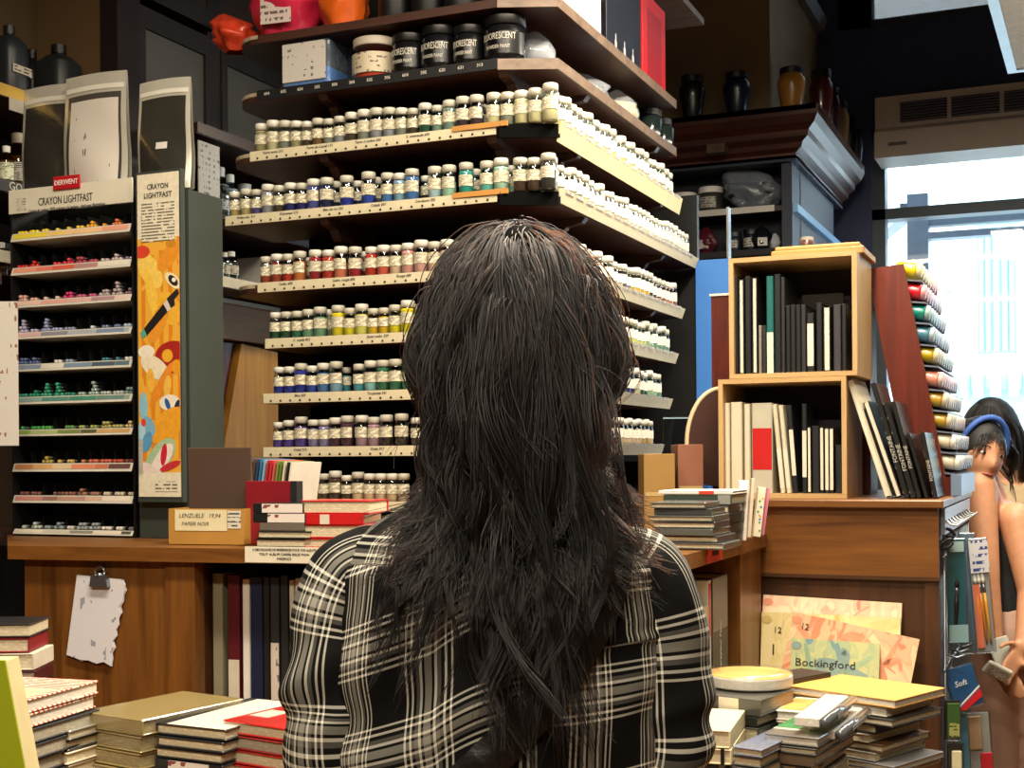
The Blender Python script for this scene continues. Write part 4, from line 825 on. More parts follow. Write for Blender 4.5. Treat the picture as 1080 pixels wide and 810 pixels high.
# top tier
bag('shiny pink and red bag of pigment with a white label on the top tier', (at_front(307, .1), YF + .1, z0 + .001), .19, .13, .2, mat('#d02a4c', .25, coat=.6, bump=.4, scale=14), None, .1, 2, lab=printed('#d8c8c0', '#6a5a58', 60, 'z', .5))
o = bag('crumpled orange red bag hanging over the rounded end of the top tier', (at_front(255, .1), YF + .1, z0 + .001), .1, .1, .1, mat('#e0492c', .3, coat=.4, bump=1, scale=34), None, .4, 7, crump=1.9, slump=-.04)
bag('orange bag of pigment beside the pink bag on the top tier', (at_front(366, .1), YF + .1, z0 + .001), .12, .12, .2, mat('#d8601c', .3, coat=.4, bump=.4, scale=18), None, 0, 11)
for i, px in enumerate((420, 455, 490)):
    o = thing('black_tub', 'black tub standing on the top tier, %s after the orange bag' % ORD[i + 1], 'tub', (at_front(px, .1), YF + .1, z0 + .001), 0, 'black tubs on the top tier')
    MB().lathe([(.038, 0), (.041, .005), (.041, .12)], 20).build('body', M_black, o, 'auto'); MB().lathe([(.043, .12), (.043, .145), (.04, .148)], 20).build('lid', mat('#1d1d20', .4), o, 'auto')
def carton(label, px0, px1, pyb, hgt, m, deep=.12, extra=None, name='carton', zz=z0):
    a, b = hx(px0, pyb, XF - .03), hx(px1, pyb, XF - .03)
    o = thing(name, label, 'box', (XF - .03 - deep, a.y, zz + .001)); L_ = b.y - a.y
    bx = MB().rbox((0, 0, 0), (deep, L_, hgt), .002).build('carton', m, o)
    if extra: extra(o, deep, L_, hgt)
    return o
def ex1(o, d, L_, h):
    for k in range(3): MB().lathe([(.009, 0), (.009, .03), (.004, .035), (.004, .05)], 8, 0, T(d + .0006, L_ * (.25 + .25 * k), .02) @ Matrix.Scale(.06, 4, (1, 0, 0))).build('bottle_print', mat('#c9c4c8', .4), o)
    MB().box((.02, -.0006, .03), (d - .02, -.0001, h * .8)).build('label', printed('#12141f', '#8a8a94', 80, 'z', .55), o)
carton('white book box at the corner of the top tier', 580, 634, 20, .14, M_white)
carton('black carton with bottle picture on the window side of the top tier', 640, 676, 60, .26, mat('#10121c', .4), .12, ex1)
carton('bright red carton beside the black carton on the top tier', 678, 702, 82, .27, mat('#d01c24', .35), .11, lambda o, d, L_, h: MB().box((d, L_ * .2, .03), (d + .0006, L_ * .8, h * .85)).build('label', mat('#a8141c', .4), o))
b = MB().box((XF - .15, 3.42, 2.74), (XF + .02, 4.1, 2.76)).build('upper_shelf_board', M_edge); tag(b, 'edge of a wooden shelf board above the red carton', 'shelf')
b2 = MB().box((XF - .16, 4.08, 2.43), (XF - .12, 4.1, 2.8)).build('upper_shelf_support', M_board, b)
# ================================================================= TALL CUPBOARD WITH CORNICE
pu = P(862, 108, 4.96); XU, YU = pu.x, pu.y; ZU = pu.z
hb = ZU - hy(862, 158, YU).z
U = thing('tall_cupboard', 'tall dark cupboard with heavy moulded cornice beside the window', 'cupboard', (XU, YU, 0))
xl_ = -2.55 - XU; yb_ = Y1 - YU - .2; XI = -.13
M_corn = wood('#24110c', '#4c241a', 'x', 12, .35); M_cs = wood('#24110c', '#4c241a', 'y', 12, .3)
prof = [(0, 0), (0, .03), (.025, .05), (.03, .075), (.055, .1), (.06, .13), (.085, .16), (.1, .2), (.1, hb)]
k = hb / .25
prof = [(-XI - .1 + a, b * k) for a, b in prof[:-1]] + [(-XI - .0, hb)]
z_ = ZU - hb
mx = -XI - .0
def cor(a): return a - mx   # outward offset, 0 at the outermost line
ring0, ring1, ring2 = [], [], []
for a, zz in prof:
    q = cor(a)  # negative inwards
    ring0.append((xl_, -q, z_ + zz)); ring1.append((q, -q, z_ + zz)); ring2.append((q, yb_, z_ + zz))
n = len(prof)
mb = MB(); mb.loft([ring0, ring1], False, False); mb.build('cornice', M_corn, U); mb = MB(); mb.loft([ring1, ring2], False, False); mb.build('cornice', M_cs, U)
MB().box((xl_, .0, ZU - .02), (-.005, yb_, ZU)).build('top_board', M_ebon, U)
MB().prism([(xl_, .1), (-.1, .1), (-.1, yb_), (xl_, yb_)], z_ - .01, z_ + .012).build('soffit', mat('#1c2436', .6), U)
MB().box((-.16, .12, 0), (-.12, YB - YU + .75, z_)).build('side_panel', mat('#182034', .5), U)
MB().box((xl_, YB - YU - .05, 0), (-.12, YB - YU - .03, z_)).build('back_panel', mat('#10131f', .7), U)
o = MB().box((hy(748, 157, YU + .04).x - XU, -.0, hy(754, 162, YU + .02).z), (hy(764, 157, YU).x - XU, .055, hy(754, 153, YU + .02).z)).build('name_plate', mat('#4a3424', .5), U)
text('1884', .025, mat('#1a120c', .6, var=0), o, (hy(756, 157, YU).x - XU, -.001, hy(754, 157, YU).z), name='plate_number')
shz = []
for py, m in ((219, mat('#bdb8b0', .5)), (264, M_dark), (311, M_dark), (352, mat('#8a93a0', .5)), (420, mat('#8a93a0', .5)), (480, M_dark)):
    zz = hy(790, py, YU + .13).z; shz.append(zz)
    b = MB().box((xl_, .13, zz - .02), (-.16, YB - YU - .05, zz)).build('shelf_board', M_ebon, U)
    MB().box((xl_, .122, zz - .022), (-.19 if py == 219 else -.16, .13, zz + .002)).build('edge_strip', m, b)
for zz in (.15, .5, .85): MB().box((xl_, .13, zz - .02), (-.16, YB - YU - .05, zz)).build('shelf_board', M_ebon, U)
# the top shelf runs on past the side as a nosing with window light painted blue
e0, e1 = hx(850, 222, XU - .115), hx(892, 255, XU - .115)
MB().box((-.12, .13, shz[0] - .03), (-.1, e1.y - YU, shz[0])).build('edge_strip', mat('#7fb0d8', .4), U)
# apothecary jars on the cornice
def apoth(label, px, w, h, y, m, lidm, zz=ZU):
    p = hy(px, HZ, y); Yd = (Vector((p.x, y, HC)) - CAM).dot(FW); r = w * Yd / F / 2; H = h * Yd / F
    o = thing('apothecary_jar', label, 'jar', (p.x, y, zz + .001), 0, 'apothecary jars on the cornice')
    MB().lathe([(r * .6, 0), (r * .66, .005), (r * .8, H * .28), (r * .98, H * .58), (r, H * .68), (r * .92, H * .77), (r * .76, H * .83), (r * .76, H * .88)], 22).build('body', m, o, True)
    MB().lathe([(r * .82, H * .86), (r * .84, H * .98), (r * .78, H)], 22).build('lid', lidm, o, 'auto')
    return o
gj = lambda c: mat(c, .28, coat=.3, var=.2, scale=9)
M_jl = mat('#15161c', .4)
apoth('black apothecary jar farthest from the window on the cornice', 733, 28, 50, YU + .12, gj('#141416'), M_jl)
apoth('dark blue apothecary jar on the cornice between the black and ochre ones', 780, 29, 47, YU + .1, gj('#0d1830'), M_jl)
apoth('ochre yellow apothecary jar near the corner of the cornice', 838, 30, 47, YU + .12, gj('#a8762c'), M_jl)
def apx(label, px, w, h, c):
    x = XU - .06; q = hx(px, 120, x); apo = apoth(label, px, w, h, q.y, gj(c), M_jl); apo.location.x = x
apx('dark red apothecary jar just behind the ochre jar on the cornice', 866, 26, 62, '#5a1c20'); apx('purple brown apothecary jar behind the dark red jar on the cornice', 877, 20, 57, '#3c1c2c')
apx('light brown apothecary jar third along the window side of the cornice', 886, 19, 54, '#8a6a44'); apx('black apothecary jar second from the window end of the cornice', 895, 17, 51, '#141418'); apx('slim grey apothecary jar last towards the window on the cornice', 903, 14, 47, '#4a4c54')
# things inside the cupboard
def in_u(px, off): return hy(px, HZ, YU + off).x
def wj2(label, px0, px1, hpx, off, col, z, lid=M_white, lab=True):
    y = YU + off; a, b = in_u(px0, off), in_u(px1, off); r = (b - a) / 2; h = hpx * (Vector((a, y, HC)) - CAM).dot(FW) / F
    o = thing('wide_jar', label, 'jar', ((a + b) / 2, y, z + .001), 0, 'jars in the tall cupboard')
    MB().lathe([(r * .93, 0), (r, .004), (r, h * .72), (r * .9, h * .78)], 20).build('body', gj(col), o, True); MB().lathe([(r * .98, h * .77), (r * .98, h * .97), (r * .92, h)], 20).build('lid', lid, o, 'auto')
    if lab: MB().lathe([(r + .001, h * .2), (r + .001, h * .6)], 16, cap=False, a0=-PI * .9, a1=-PI * .3).build('paper_label', printed('#a8a49a', '#444', 100, 'z', .5), o, True)
wj2('white lidded jar at the pole end of the cupboard top shelf', 712, 737, 24, .22, '#2a2e38', shz[0]); wj2('white lidded jar with square label on the cupboard top shelf', 739, 765, 28, .22, '#3a3a36', shz[0])
bag('large clear bag slumped at the end of the cupboard top shelf', (in_u(800, .22), YU + .19, shz[0] + .004), .2, .06, .17, film('#8a94a0', .4, .12), mat('#22242c', .3, coat=.7, bump=.8), .2, 4, crump=1.9, slump=-.07)
bag('maroon bag with pale label on the cupboard second shelf', (in_u(751, .25), YU + .18, shz[1] + .001), .09, .07, .11, mat('#4a1420', .35, coat=.4, bump=.4), None, 0, 6, lab=printed('#a89a94', '#444', 80, 'z', .5))
wj2('small black jar beside the maroon bag', 768, 784, 22, .19, '#141a24', shz[1], M_black, True); wj2('small black jar between black jar and clear black bag', 786, 801, 24, .19, '#10141e', shz[1], M_black, True)
bag('shiny black bag with white ticket on the cupboard second shelf', (in_u(808, .24), YU + .19, shz[1] + .001), .085, .07, .1, mat('#101318', .15, coat=.8, bump=.6), None, .3, 9, lab=mat('#b9b4ac', .6))
bag('crumpled white tissue bag beside the black bag', (in_u(822, .25), YU + .2, shz[1] + .001), .045, .04, .07, mat('#b5b9c2', .5, bump=.5), None, .3, 12)
for i, (px, w2, h2) in enumerate(((740, 10, 30), (754, 14, 34), (768, 13, 36), (779, 12, 32))):
    y = YU + .22; x = in_u(px, .22); q = 5.0 / F
    bottle('grey bottle with pale cap, %s from the blue post on the cupboard third shelf' % ORD[i + 1], 'medium_bottle', x, y, shz[2], w2 * q / 2, h2 * q, M_clearb, mat('#6f7480', .4), mat('#b9bcc0', .4), printed('#a8a8a4', '#333', 120, 'z', .5), .6, 'grey bottles in the tall cupboard')
for i, (px, k) in enumerate(((742, 3), (752, 3), (741, 4), (751, 4))):
    y = YU + .2; x = in_u(px, .2); bottle('dim bottle, %s from the blue post on the cupboard %s shelf' % (ORD[1 + i % 2], ORD[k + 1]), 'medium_bottle', x, y, shz[k], .019, .1, M_clearb, mat('#7a7670', .4), mat('#a9a9a9', .4), printed('#9c9890', '#333', 120, 'z', .5), .6, 'dim bottles behind the blue post')
# ================================================================= RIGHT-HAND OAK PEDESTAL
ZP = 1.278; YPd = 3.05; xp0, xp1 = hy(790, 560, YPd).x, hy(990, 560, YPd).x; PD = .86
pe = thing('oak_pedestal', 'oak pedestal cabinet with moulded ledge carrying the notebook boxes', 'cabinet', (xp0, YPd, 0)); Wp = xp1 - xp0
MB().rbox((-.004, -.02, ZP - .018), (Wp + .012, PD, ZP), .004).build('ledge', M_oakx, pe)
MB().box((0, 0, 1.105), (Wp, PD, ZP - .019)).build('frieze', wood('#4f2b0e', '#80501f', 'x', 13, .38), pe)
MB().box((.004, .012, .1), (Wp - .012, PD, 1.104)).build('body_panel', M_oakd, pe); MB().box((Wp - .03, .004, .1), (Wp, .03, 1.104)).build('corner_stile', M_oakd, pe); MB().box((0, .004, .1), (.02, .02, 1.104)).build('corner_stile', M_oak, pe)
MB().box((-.002, -.006, 1.1), (Wp + .003, .0, 1.108)).build('bead', M_oakdx, pe); MB().box((.004, .005, 0), (Wp, PD, .099)).build('plinth', M_ebon, pe)
# ---- pine boxes
def pine_box(label, px0, px1, pyt, z0_, y0_, d, shelf=False):
    a, b = hy(px0, HZ, y0_).x, hy(px1, HZ, y0_).x; z1_ = hy((px0 + px1) / 2, pyt, y0_).z
    o = thing('pine_box', label, 'box', (a, y0_, z0_ + .0006)); w, h, t = b - a, z1_ - z0_ - .0012, .011
    MB().box((0, 0, 0), (w, d, t)).build('bottom_board', M_pinex, o); MB().box((0, 0, h - t), (w, d, h)).build('top_board', M_pinex, o)
    MB().box((0, 0, t), (t, d, h - t)).build('side_board', M_pine, o); MB().box((w - t, 0, t), (w, d, h - t)).build('side_board', M_pine, o)
    MB().box((t, d - .008, t), (w - t, d, h - t)).build('back_board', mat('#3a3440', .7), o)
    return a, b, z0_ + .0006 + t, z1_ - t, y0_
YBX = 3.1
zm = hy(830, 398, YBX).z
LB = pine_box('open pine box of pale notebooks standing on the oak pedestal', 758, 893, 398, ZP, YBX, .24)
UB = pine_box('open pine box of dark sketchbooks stacked on the lower pine box', 770, 905, 268, zm, YBX + .004, .24)
a, b = hy(813, 262, YBX + .05).x, hy(911, 258, YBX + .05).x; zt = hy(850, 268, YBX + .004).z
o = thing('wooden_tray', 'flat pine tray lying upside down on the upper pine box', 'tray', (a, YBX + .05, zt + .0008)); MB().rbox((0, 0, 0), (b - a, .2, .018), .004).build('rim', wood('#98703a', '#b98a50', 'x', 10, .5), o); MB().rbox((.008, .006, .018), (b - a - .01, .19, .028), .004).build('panel', wood('#a07840', '#c29458', 'x', 10, .5), o)
o = wj2('tiny brown bottle standing on the pine tray', 846, 860, 14, -1.75, '#4a2c24', zt + .031, mat('#8a8680', .5), False)
# upright books: px range at the front, top py, cover, page, spine look
def upright(box, px0, px1, pyt, label, cover, spine='F', pages=None, depth=.16, band=None, group=None, yoff=.015, tilt=0, name='sketchbook', cat='book', **kw):
    y = box[4] + yoff; zf = box[2] + .0006
    a, b = hy(px0, HZ, y).x, hy(px1, HZ, y).x; h = hy((px0 + px1) / 2, pyt, y).z - zf; t = b - a - .0008
    o = book(label, h, depth, t, cover, pages, (b - .0004, y, zf + t * math.sin(-tilt)), (0, -PI / 2 + tilt, 0), spine, group, band, name=name, cat=cat, **kw)
    return o
M_bk = mat('#1d1f20', .35, var=.1); M_bk2 = mat('#26282a', .4); M_spk = printed('#232527', '#8f908c', 8, 'z', .56, .3, wscale=70); M_ow = mat('#d8d0bc', .55); M_teal = mat('#12605e', .4)
G1 = 'sketchbooks in the upper pine box'
S = [(776.2, 779.4, 291, 'tall black wrapped sketchbook against the side of the upper pine box', M_spk, 'F', None), (780, 786, 294, 'tall sketchbook showing cream page edges, second in the upper pine box', M_bk, 'B', None), (787, 793, 291, 'tall black speckled sketchbook between two cream-edged ones', M_spk, 'F', None), (794, 800, 292, 'tall sketchbook showing cream page edges, fourth in the upper pine box', M_bk, 'B', None),
     (801, 804, 343, 'short grey sketchbook before the teal one', mat('#8a857a', .6), 'F', None), (805, 809, 343, 'short dark thin sketchbook leaning on the teal one', M_bk2, 'F', None), (809.5, 817, 291, 'tall sketchbook with teal and cream spine', M_teal, 'F', (.0, .42, M_ow)), (818, 824.5, 289, 'tallest black wrapped sketchbook beside the teal one', M_spk, 'F', None), (825, 829, 292, 'tall black sketchbook with bare black spine', M_bk2, 'F', None),
     (830, 834.5, 322, 'shorter black speckled sketchbook, first after the tall ones', M_spk, 'F', None), (835, 840, 321, 'shorter black sketchbook, second after the tall ones', M_bk, 'F', None), (840.5, 845.5, 321, 'shorter black speckled sketchbook, third after the tall ones', M_spk, 'F', None), (846, 851, 321, 'shorter black sketchbook, fourth after the tall ones', M_bk2, 'F', None), (852, 859.5, 330, 'short black sketchbook with a pinkish white spine label', M_bk, 'F', (.1, .82, mat('#d8c8be', .6))),
     (862, 868, 319, 'black speckled sketchbook beside the cream page block', M_spk, 'F', None), (869, 877, 323, 'sketchbook showing cream pages and black elastic loop', M_bk, 'B', None), (880, 888, 321, 'plain dark grey sketchbook near the end of the upper pine box', mat('#2f2d33', .5), 'F', None), (889, 893.4, 320, 'black speckled sketchbook last in the upper pine box', M_spk, 'F', None)]
for a, b, t, lb, cv, sp, bd in S: upright(UB, a, b, t, lb, cv, sp, M_ow if sp == 'B' else None, band=bd, group=G1)
o = thing('backing_card', 'dark grey card standing at the back of the upper pine box', 'card', (hy(848, HZ, YBX + .2).x, YBX + .19, UB[2] + .001)); MB().box((0, 0, 0), (.1, .003, .2)).build('card', mat('#4a443e', .7), o)
G2 = 'notebooks in the lower pine box'
M_wh = mat('#cfc6ac', .5, var=.04); M_slv = mat('#b9b5a2', .3, coat=.4); M_red = mat('#b81c1c', .35)
S = [(764.6, 770, 425, 'cream cloth notebook against the side of the lower pine box', M_wh, 'F', None), (771, 783, 424, 'thick cream notebook, second in the lower pine box', M_wh, 'F', None), (785, 791.5, 426, 'thin cream notebook beside the silver one', M_wh, 'F', None), (793, 815, 425, 'thick silver bound notebook with red spine label', M_slv, 'F', (.26, .72, M_red)),
     (852, 855, 450, 'white spined notebook, first after the red-labelled one of the short set', M_bk, 'F', (.02, .98, M_ow)), (856.5, 864, 449, 'short black notebook in the middle of the lower pine box', M_spk, 'F', None), (865, 868.5, 450, 'short notebook with white spine strip beside the middle black one', M_bk, 'F', (.05, .98, M_ow)), (870, 874, 451, 'short notebook with white spine strip, second of three', M_bk2, 'F', (.05, .98, M_ow)), (875, 879, 451, 'short notebook with white spine strip, third of three', M_bk, 'F', (.05, .98, M_ow)), (881, 888, 469, 'small speckled black notebook last in the lower pine box', M_spk, 'F', None)]
for a, b, t, lb, cv, sp, bd in S: upright(LB, a, b, t, lb, cv, sp, None, band=bd, group=G2, name='notebook')
for a, t, tl, lb, bd in ((823, 426, -.09, 'tall thin notebook with white strip leaning beside the silver one', (.05, .5, M_ow)), (829.5, 427, -.09, 'second tall thin notebook leaning with a white strip', (.05, .5, M_ow)), (836.5, 427, -.07, 'black tall notebook with white lower spine leaning third', (.2, .72, M_ow)), (846, 426, -.0, 'tall black notebook with a white spine block standing straight', (.18, .7, M_ow))):
    upright(LB, a, a + 5, t, lb, M_bk if a > 830 else M_wh, 'F', None, band=bd, group=G2, tilt=tl, name='notebook')
# books leaning outside the lower box
zl = ZP + .0008
def leaner(px_b, px_t, py_t, tpx, label, cover, spine, title=None, pages=None, depth=.2, band=None, yoff=.03, grp='black notebooks leaning on the pine box'):
    y = YBX + yoff; pb, pt = hy(px_b, 526, y), hy(px_t, py_t, y); v = Vector((pt.x - pb.x, 0, pt.z - zl)); h = v.length; tl = math.atan2(v.x, v.z); t = tpx * (Vector((pb.x, y, HC)) - CAM).dot(FW) / F
    # lower right corner of the thickness stays on the ledge
    off = t * math.sin(-tl) if tl < 0 else 0
    return book(label, h, depth, t, cover, pages, (pb.x + t * math.cos(tl), y, zl + off + .0005), (0, -PI / 2 + tl, 0), spine, grp, band, name='notebook', title=title)
M_let = mat('#b9b7ac', .5, var=0); M_blk3 = printed('#1c1d1c', '#6a6a64', 60, 'z', .6, .3, wscale=120)
leaner(934, 893, 401, 6.6, 'cream edged hardback leaning against the lower pine box', mat('#cfc5ac', .5), 'B', pages=M_ow); leaner(945, 910, 425, 6.6, 'second cream edged hardback leaning beside the first', M_bk, 'B', pages=M_ow)
leaner(953.5, 918, 405, 5.6, 'black notebook with lettered spine, first after the cream edged pair', M_blk3, 'F', ('FONTAINE', .013, M_let)); leaner(960.5, 931, 426, 5.6, 'black notebook with lettered spine, second after the cream edged pair', M_blk3, 'F', ('FONTAINE', .013, M_let))
leaner(967.2, 939.5, 424, 4.4, 'black notebook with lettered spine, third after the cream edged pair', M_blk3, 'F', ('FONTAINE', .011, M_let)); leaner(975.5, 956, 458, 3.6, 'thin black notebook with grey streaked spine before the last', M_blk3, 'F'); leaner(984, 970, 457, 5, 'last black notebook leaning, shortest with lettered spine', M_blk3, 'F', ('FONTAINE', .01, M_let))
# ---- mahogany board and palette behind the boxes
YM = 3.42
a, b = hy(750, 313, YM).x, hy(917, 313, YM).x; zt = hy(760, 312, YM).z
o = thing('mahogany_cabinet', 'dark mahogany cabinet with pale top edge behind the pine boxes', 'cabinet', (a, YM, 1.279)); MB().box((0, 0, 0), (b - a, .12, zt - 1.279)).build('body', M_maho, o); MB().box((-.004, -.004, zt - 1.279), (b - a + .004, .124, zt - 1.273)).build('top_edge', mat('#c9c4bc', .4), o)
mb = MB(); mb.tube([(.03, -.008, .2 + .01 * math.cos(i)) if 0 else (.035 + .008 * math.sin(i * .7), -.006, .18 + .006 * i) for i in range(8)], .004, 6); mb.build('key', M_steel, o, True)
pc = P(748, 470, 3.44); o = thing('oval_tray', 'oval dark tray with pale rim leaning between blue post and pine boxes', 'tray', (pc.x, pc.y, 1.279), (0, 0, YAW))
mb = MB(); cx, cz, rx, rz_ = .03, .125, .088, .18
pts = [(cx - rx * math.cos(q), 0, max(.004, .13 + rz_ * math.sin(q) * .8)) for q in [(-.8 + i * .11) for i in range(24)]]
mb.tube(pts, .006, 8); mb.build('rim', mat('#cdbb98', .45), o, True)
MB().prism([(p[0] + .003, p[2]) for p in pts] + [(cx + .06, .25), (cx + .06, .01)], -.004, .004, 0, Matrix.Rotation(PI / 2, 4, 'X')).build('panel', mat('#3a2018', .4), o)
# cardboard boxes beside the shelf end
def cbox(label, px0, px1, pyt, Y, m, d=.14):
    a, b = P(px0, 505, Y), P(px1, 505, Y); zt = P(px0, pyt, Y).z; o = thing('cardboard_box', label, 'box', (a.x, a.y, ZT + .0005), YAW, 'cardboard boxes by the shelf end'); w = (b - a).length
    MB().rbox((0, 0, 0), (w, d, zt - ZT), .002).build('carton', m, o); MB().box((w * .05, -.0006, (zt - ZT) * .45), (w * .95, -.0001, (zt - ZT) * .5)).build('tape', mat('#b8a070', .3), o); return o
cbox('tan cardboard box below the lowest window-side shelf', 679, 712, 479, 3.2, mat('#96753c', .7)); cbox('pinkish brown cardboard box between tan box and oval tray', 715, 742, 469, 3.3, mat('#8a5840', .6))
o = thing('glass_pane', 'clear glass pane edge standing behind the cardboard boxes', 'glass', (P(700, 505, 3.62).x, P(700, 505, 3.62).y, ZT + .001), YAW); MB().box((0, 0, 0), (.12, .004, P(700, 443, 3.7).z - ZT)).build('pane', glass('#dfeaf0', .1, .03, .3), o); MB().box((0, -.0005, P(700, 443, 3.7).z - ZT), (.12, .0045, P(700, 443, 3.7).z - ZT + .004)).build('ground_edge', mat('#8fa8b4', .3), o)
# ================================================================= MAHOGANY RACK OF PAINT JARS
YR = 3.36
A_, B_, C_, D_ = [hy(*p, YR) for p in ((914, 284), (953, 278), (1001, 526), (962, 526))]
rk = thing('paint_rack', 'leaning mahogany rack with ten trays of coloured paint jars', 'rack', (0, YR, 0)); M_rk = wood('#3a1009', '#662414', 'z', 13, .3)
sh_ = Matrix(((1, 0, 0, 0), (0, 0, 1, 0), (0, 1, 0, 0), (0, 0, 0, 1)))
zb = ZP + .001; poly = [(A_.x, A_.z), (B_.x, B_.z), (C_.x, zb), (D_.x, zb)]
MB().prism(poly, 0, .018, 0, sh_).build('side_board', M_rk, rk); RD = .5; MB().prism(poly, RD - .018, RD, 0, sh_).build('side_board', M_rk, rk)
e_ = .018
MB().prism([(A_.x, A_.z), (A_.x + e_, A_.z), (D_.x + e_, zb), (D_.x, zb)], .018, RD - .018, 0, sh_).build('back_board', M_rk, rk)
MB().box((D_.x - .012, -.006, zb), (C_.x + .012, -.001, zb + .045)).build('foot', M_rk, rk)
MB().box((C_.x + .006, -.02, zb), (C_.x + .03, RD - .06, zb + .05)).build('metal_base', mat('#7d93ad', .35, metal=.3), rk)
M_tr = mat('#5f6472', .4); M_cap = mat('#dcd6c4', .4)
RC = [['yellow', 'cream yellow', 'lemon', 'cream', 'salmon', 'pink', 'rose'], ['red', 'rose', 'lilac', 'violet', 'lavender', 'black', 'grey'], ['emerald', 'turquoise', 'aqua', 'azure', 'blue', 'navy', 'indigo'], ['steel blue', 'azure', 'blue', 'sky', 'indigo', 'teal', 'grey green'], ['mustard', 'olive', 'mint', 'aqua', 'teal', 'steel blue', 'grey'], ['salmon', 'rose', 'pink', 'dusty pink', 'lilac', 'mauve', 'mauve'], ['gold', 'cream', 'beige', 'mauve', 'brown', 'plum', 'black'], ['gold', 'bronze', 'cream', 'peach', 'salmon', 'copper', 'copper'], ['ivory', 'ivory', 'grey', 'steel', 'steel', 'black', 'black'], ['ivory', 'cream', 'black', 'charcoal', 'charcoal', 'black', 'black']]
RCOL = {'yellow': '#e8cc14', 'cream yellow': '#eade8c', 'lemon': '#e8e27a', 'cream': '#e8dcb8', 'salmon': '#d88a74', 'pink': '#e08a9a', 'rose': '#cc5a78', 'red': '#d01c2c', 'lilac': '#b89ac8', 'violet': '#6a4a9c', 'lavender': '#9a94c8', 'black': '#16161a', 'grey': '#8a8c94', 'emerald': '#0c8a7c', 'turquoise': '#2aa0a4', 'aqua': '#6ab8c0', 'azure': '#5a98c8', 'blue': '#3a6ab0', 'navy': '#1c2c5c', 'indigo': '#2a2c6a', 'steel blue': '#4a8098', 'sky': '#9ac0dc', 'teal': '#2a7a80', 'grey green': '#7a9490', 'mustard': '#b8a012', 'olive': '#8a8a3a', 'mint': '#9accb4', 'dusty pink': '#c89a98', 'mauve': '#9a7488', 'gold': '#b8942c', 'beige': '#c8b490', 'brown': '#5a3a28', 'plum': '#4a2840', 'bronze': '#9a7430', 'peach': '#e0b490', 'copper': '#b0704a', 'ivory': '#ddd2b4', 'steel': '#7a8494', 'charcoal': '#3a3a40'}
rowsx = [(954, 292), (958, 315), (963, 337), (966, 360), (970, 382), (976, 407), (979, 429), (983, 451), (988, 473), (992, 495)]
XN = lambda z: B_.x + (C_.x - B_.x) * (B_.z - z) / (B_.z - zb)
for k, (px, py) in enumerate(rowsx):
    z = hy(px, py, YR + .03).z; xf = XN(z)
    MB().prism([(xf - .05, z - .006), (xf + .035, z - .0155), (xf + .035, z - .012), (xf - .05, z - .0)], .02, RD - .02, 0, sh_).build('tray', M_tr, rk)
    for j in range(8):
        r = .0186; yy_ = YR + .044 + j * .0585
        if yy_ > YR + RD - .04: break
        cn = RC[k][min(6, int(j * 7 / 8))]
        o = thing('paint_jar', '%s paint jar, %s from the rack end in the %s tray down' % (cn, ORD[j + 1], ORD[k + 1]), 'jar', (xf - .028, yy_, z + r + .0045), (0, PI / 2 + .14, 0), 'paint jars in the mahogany rack')
        MB().lathe([(r * .9, 0), (r, .003), (r, .046), (r * .96, .05)], 16).build('body', mat(RCOL[cn], .3, coat=.4), o, True)
        MB().lathe([(r * .95, .0505), (r * .97, .052), (r * .97, .06), (r * .9, .062)], 16).build('lid', mat(tuple(.55 * c_ + .3 for c_ in lin(RCOL[cn])[:3]), .4), o, 'auto')
# ================================================================= HOOKS AND HANGING PACKS ON THE PEDESTAL'S SIDE
XH = xp1 + .014
def hxy(px, py): return hx(px, py, XH)
pg = thing('hook_rack', 'grey metal hook rack on the side of the oak pedestal', 'hook panel', (xp1 + .001, YPd + .03, 0))
MB().box((.0, .0, 1.2), (.01, .75, ZP - .02)).build('rail', mat('#8a94a2', .35, metal=.4), pg)
mb = MB()
for i in range(14): mb.tube([(.006, .02 + i * .055, .2), (.006, .02 + i * .055, 1.2)], .003, 6)
for z in (.3, .6, .9, 1.15): mb.tube([(.006, .0, z), (.006, .75, z)], .003, 6)
mb.build('grid_mesh', M_steel, pg, True)
for i in range(9): MB().tube([(.01, .02 + i * .075, 1.232), (.02, .02 + i * .075, 1.222), (.034, .02 + i * .075, 1.22), (.038, .02 + i * .075, 1.225)], .0028, 6).build('hook', mat('#cfd2d4', .4, metal=.3), pg, True)
for i in range(5): MB().tube([(.01, .03 + i * .09, .93), (.03, .03 + i * .09, .925), (.05, .03 + i * .09, .932)], .0028, 6).build('hook', M_steel, pg, True)
M_pk = glass('#eef4f6', .25, .12, .5)
def pack(label, px0, px1, py0, py1, Y, m, deep=.012, tilt=0, extra=None, grp='hanging packs on the hooks'):
    a, b = P(px0, py1, Y), P(px1, py1, Y); zt = P(px0, py0, Y).z; w, h = (b - a).length, zt - a.z
    o = thing('hanging_pack', label, 'pack', (a.x, a.y, a.z), (0, tilt, YAW), grp)
    MB().rbox((0, 0, 0), (w, deep, h), .003).build('clear_sleeve', M_pk, o); MB().box((.003, deep * .55, .003), (w - .003, deep * .75, h - .003)).build('backing_card', m, o)
    if extra: extra(o, w, h, deep)
    return o
def brush(o, x0, z0, x1, z1, y, hc, r=.0035, bristle='#1a1412'):
    a, b = Vector((x0, y, z0)), Vector((x1, y, z1)); t = lambda k: a.lerp(b, k)
    br = MB(); br.tube([t(0), t(.1), t(.55), t(.72)], [r * .5, r * .8, r * 1.2, r * .9], 8); k = br.build('brush_handle', hc, o, True)
    MB().tube([t(.72), t(.84)], r * .95, 8).build('ferrule', M_steel, k, True); MB().tube([t(.84), t(.9), t(1)], [r * 1.0, r * 1.3, r * .2], 8).build('bristle', mat(bristle, .7), k, True)
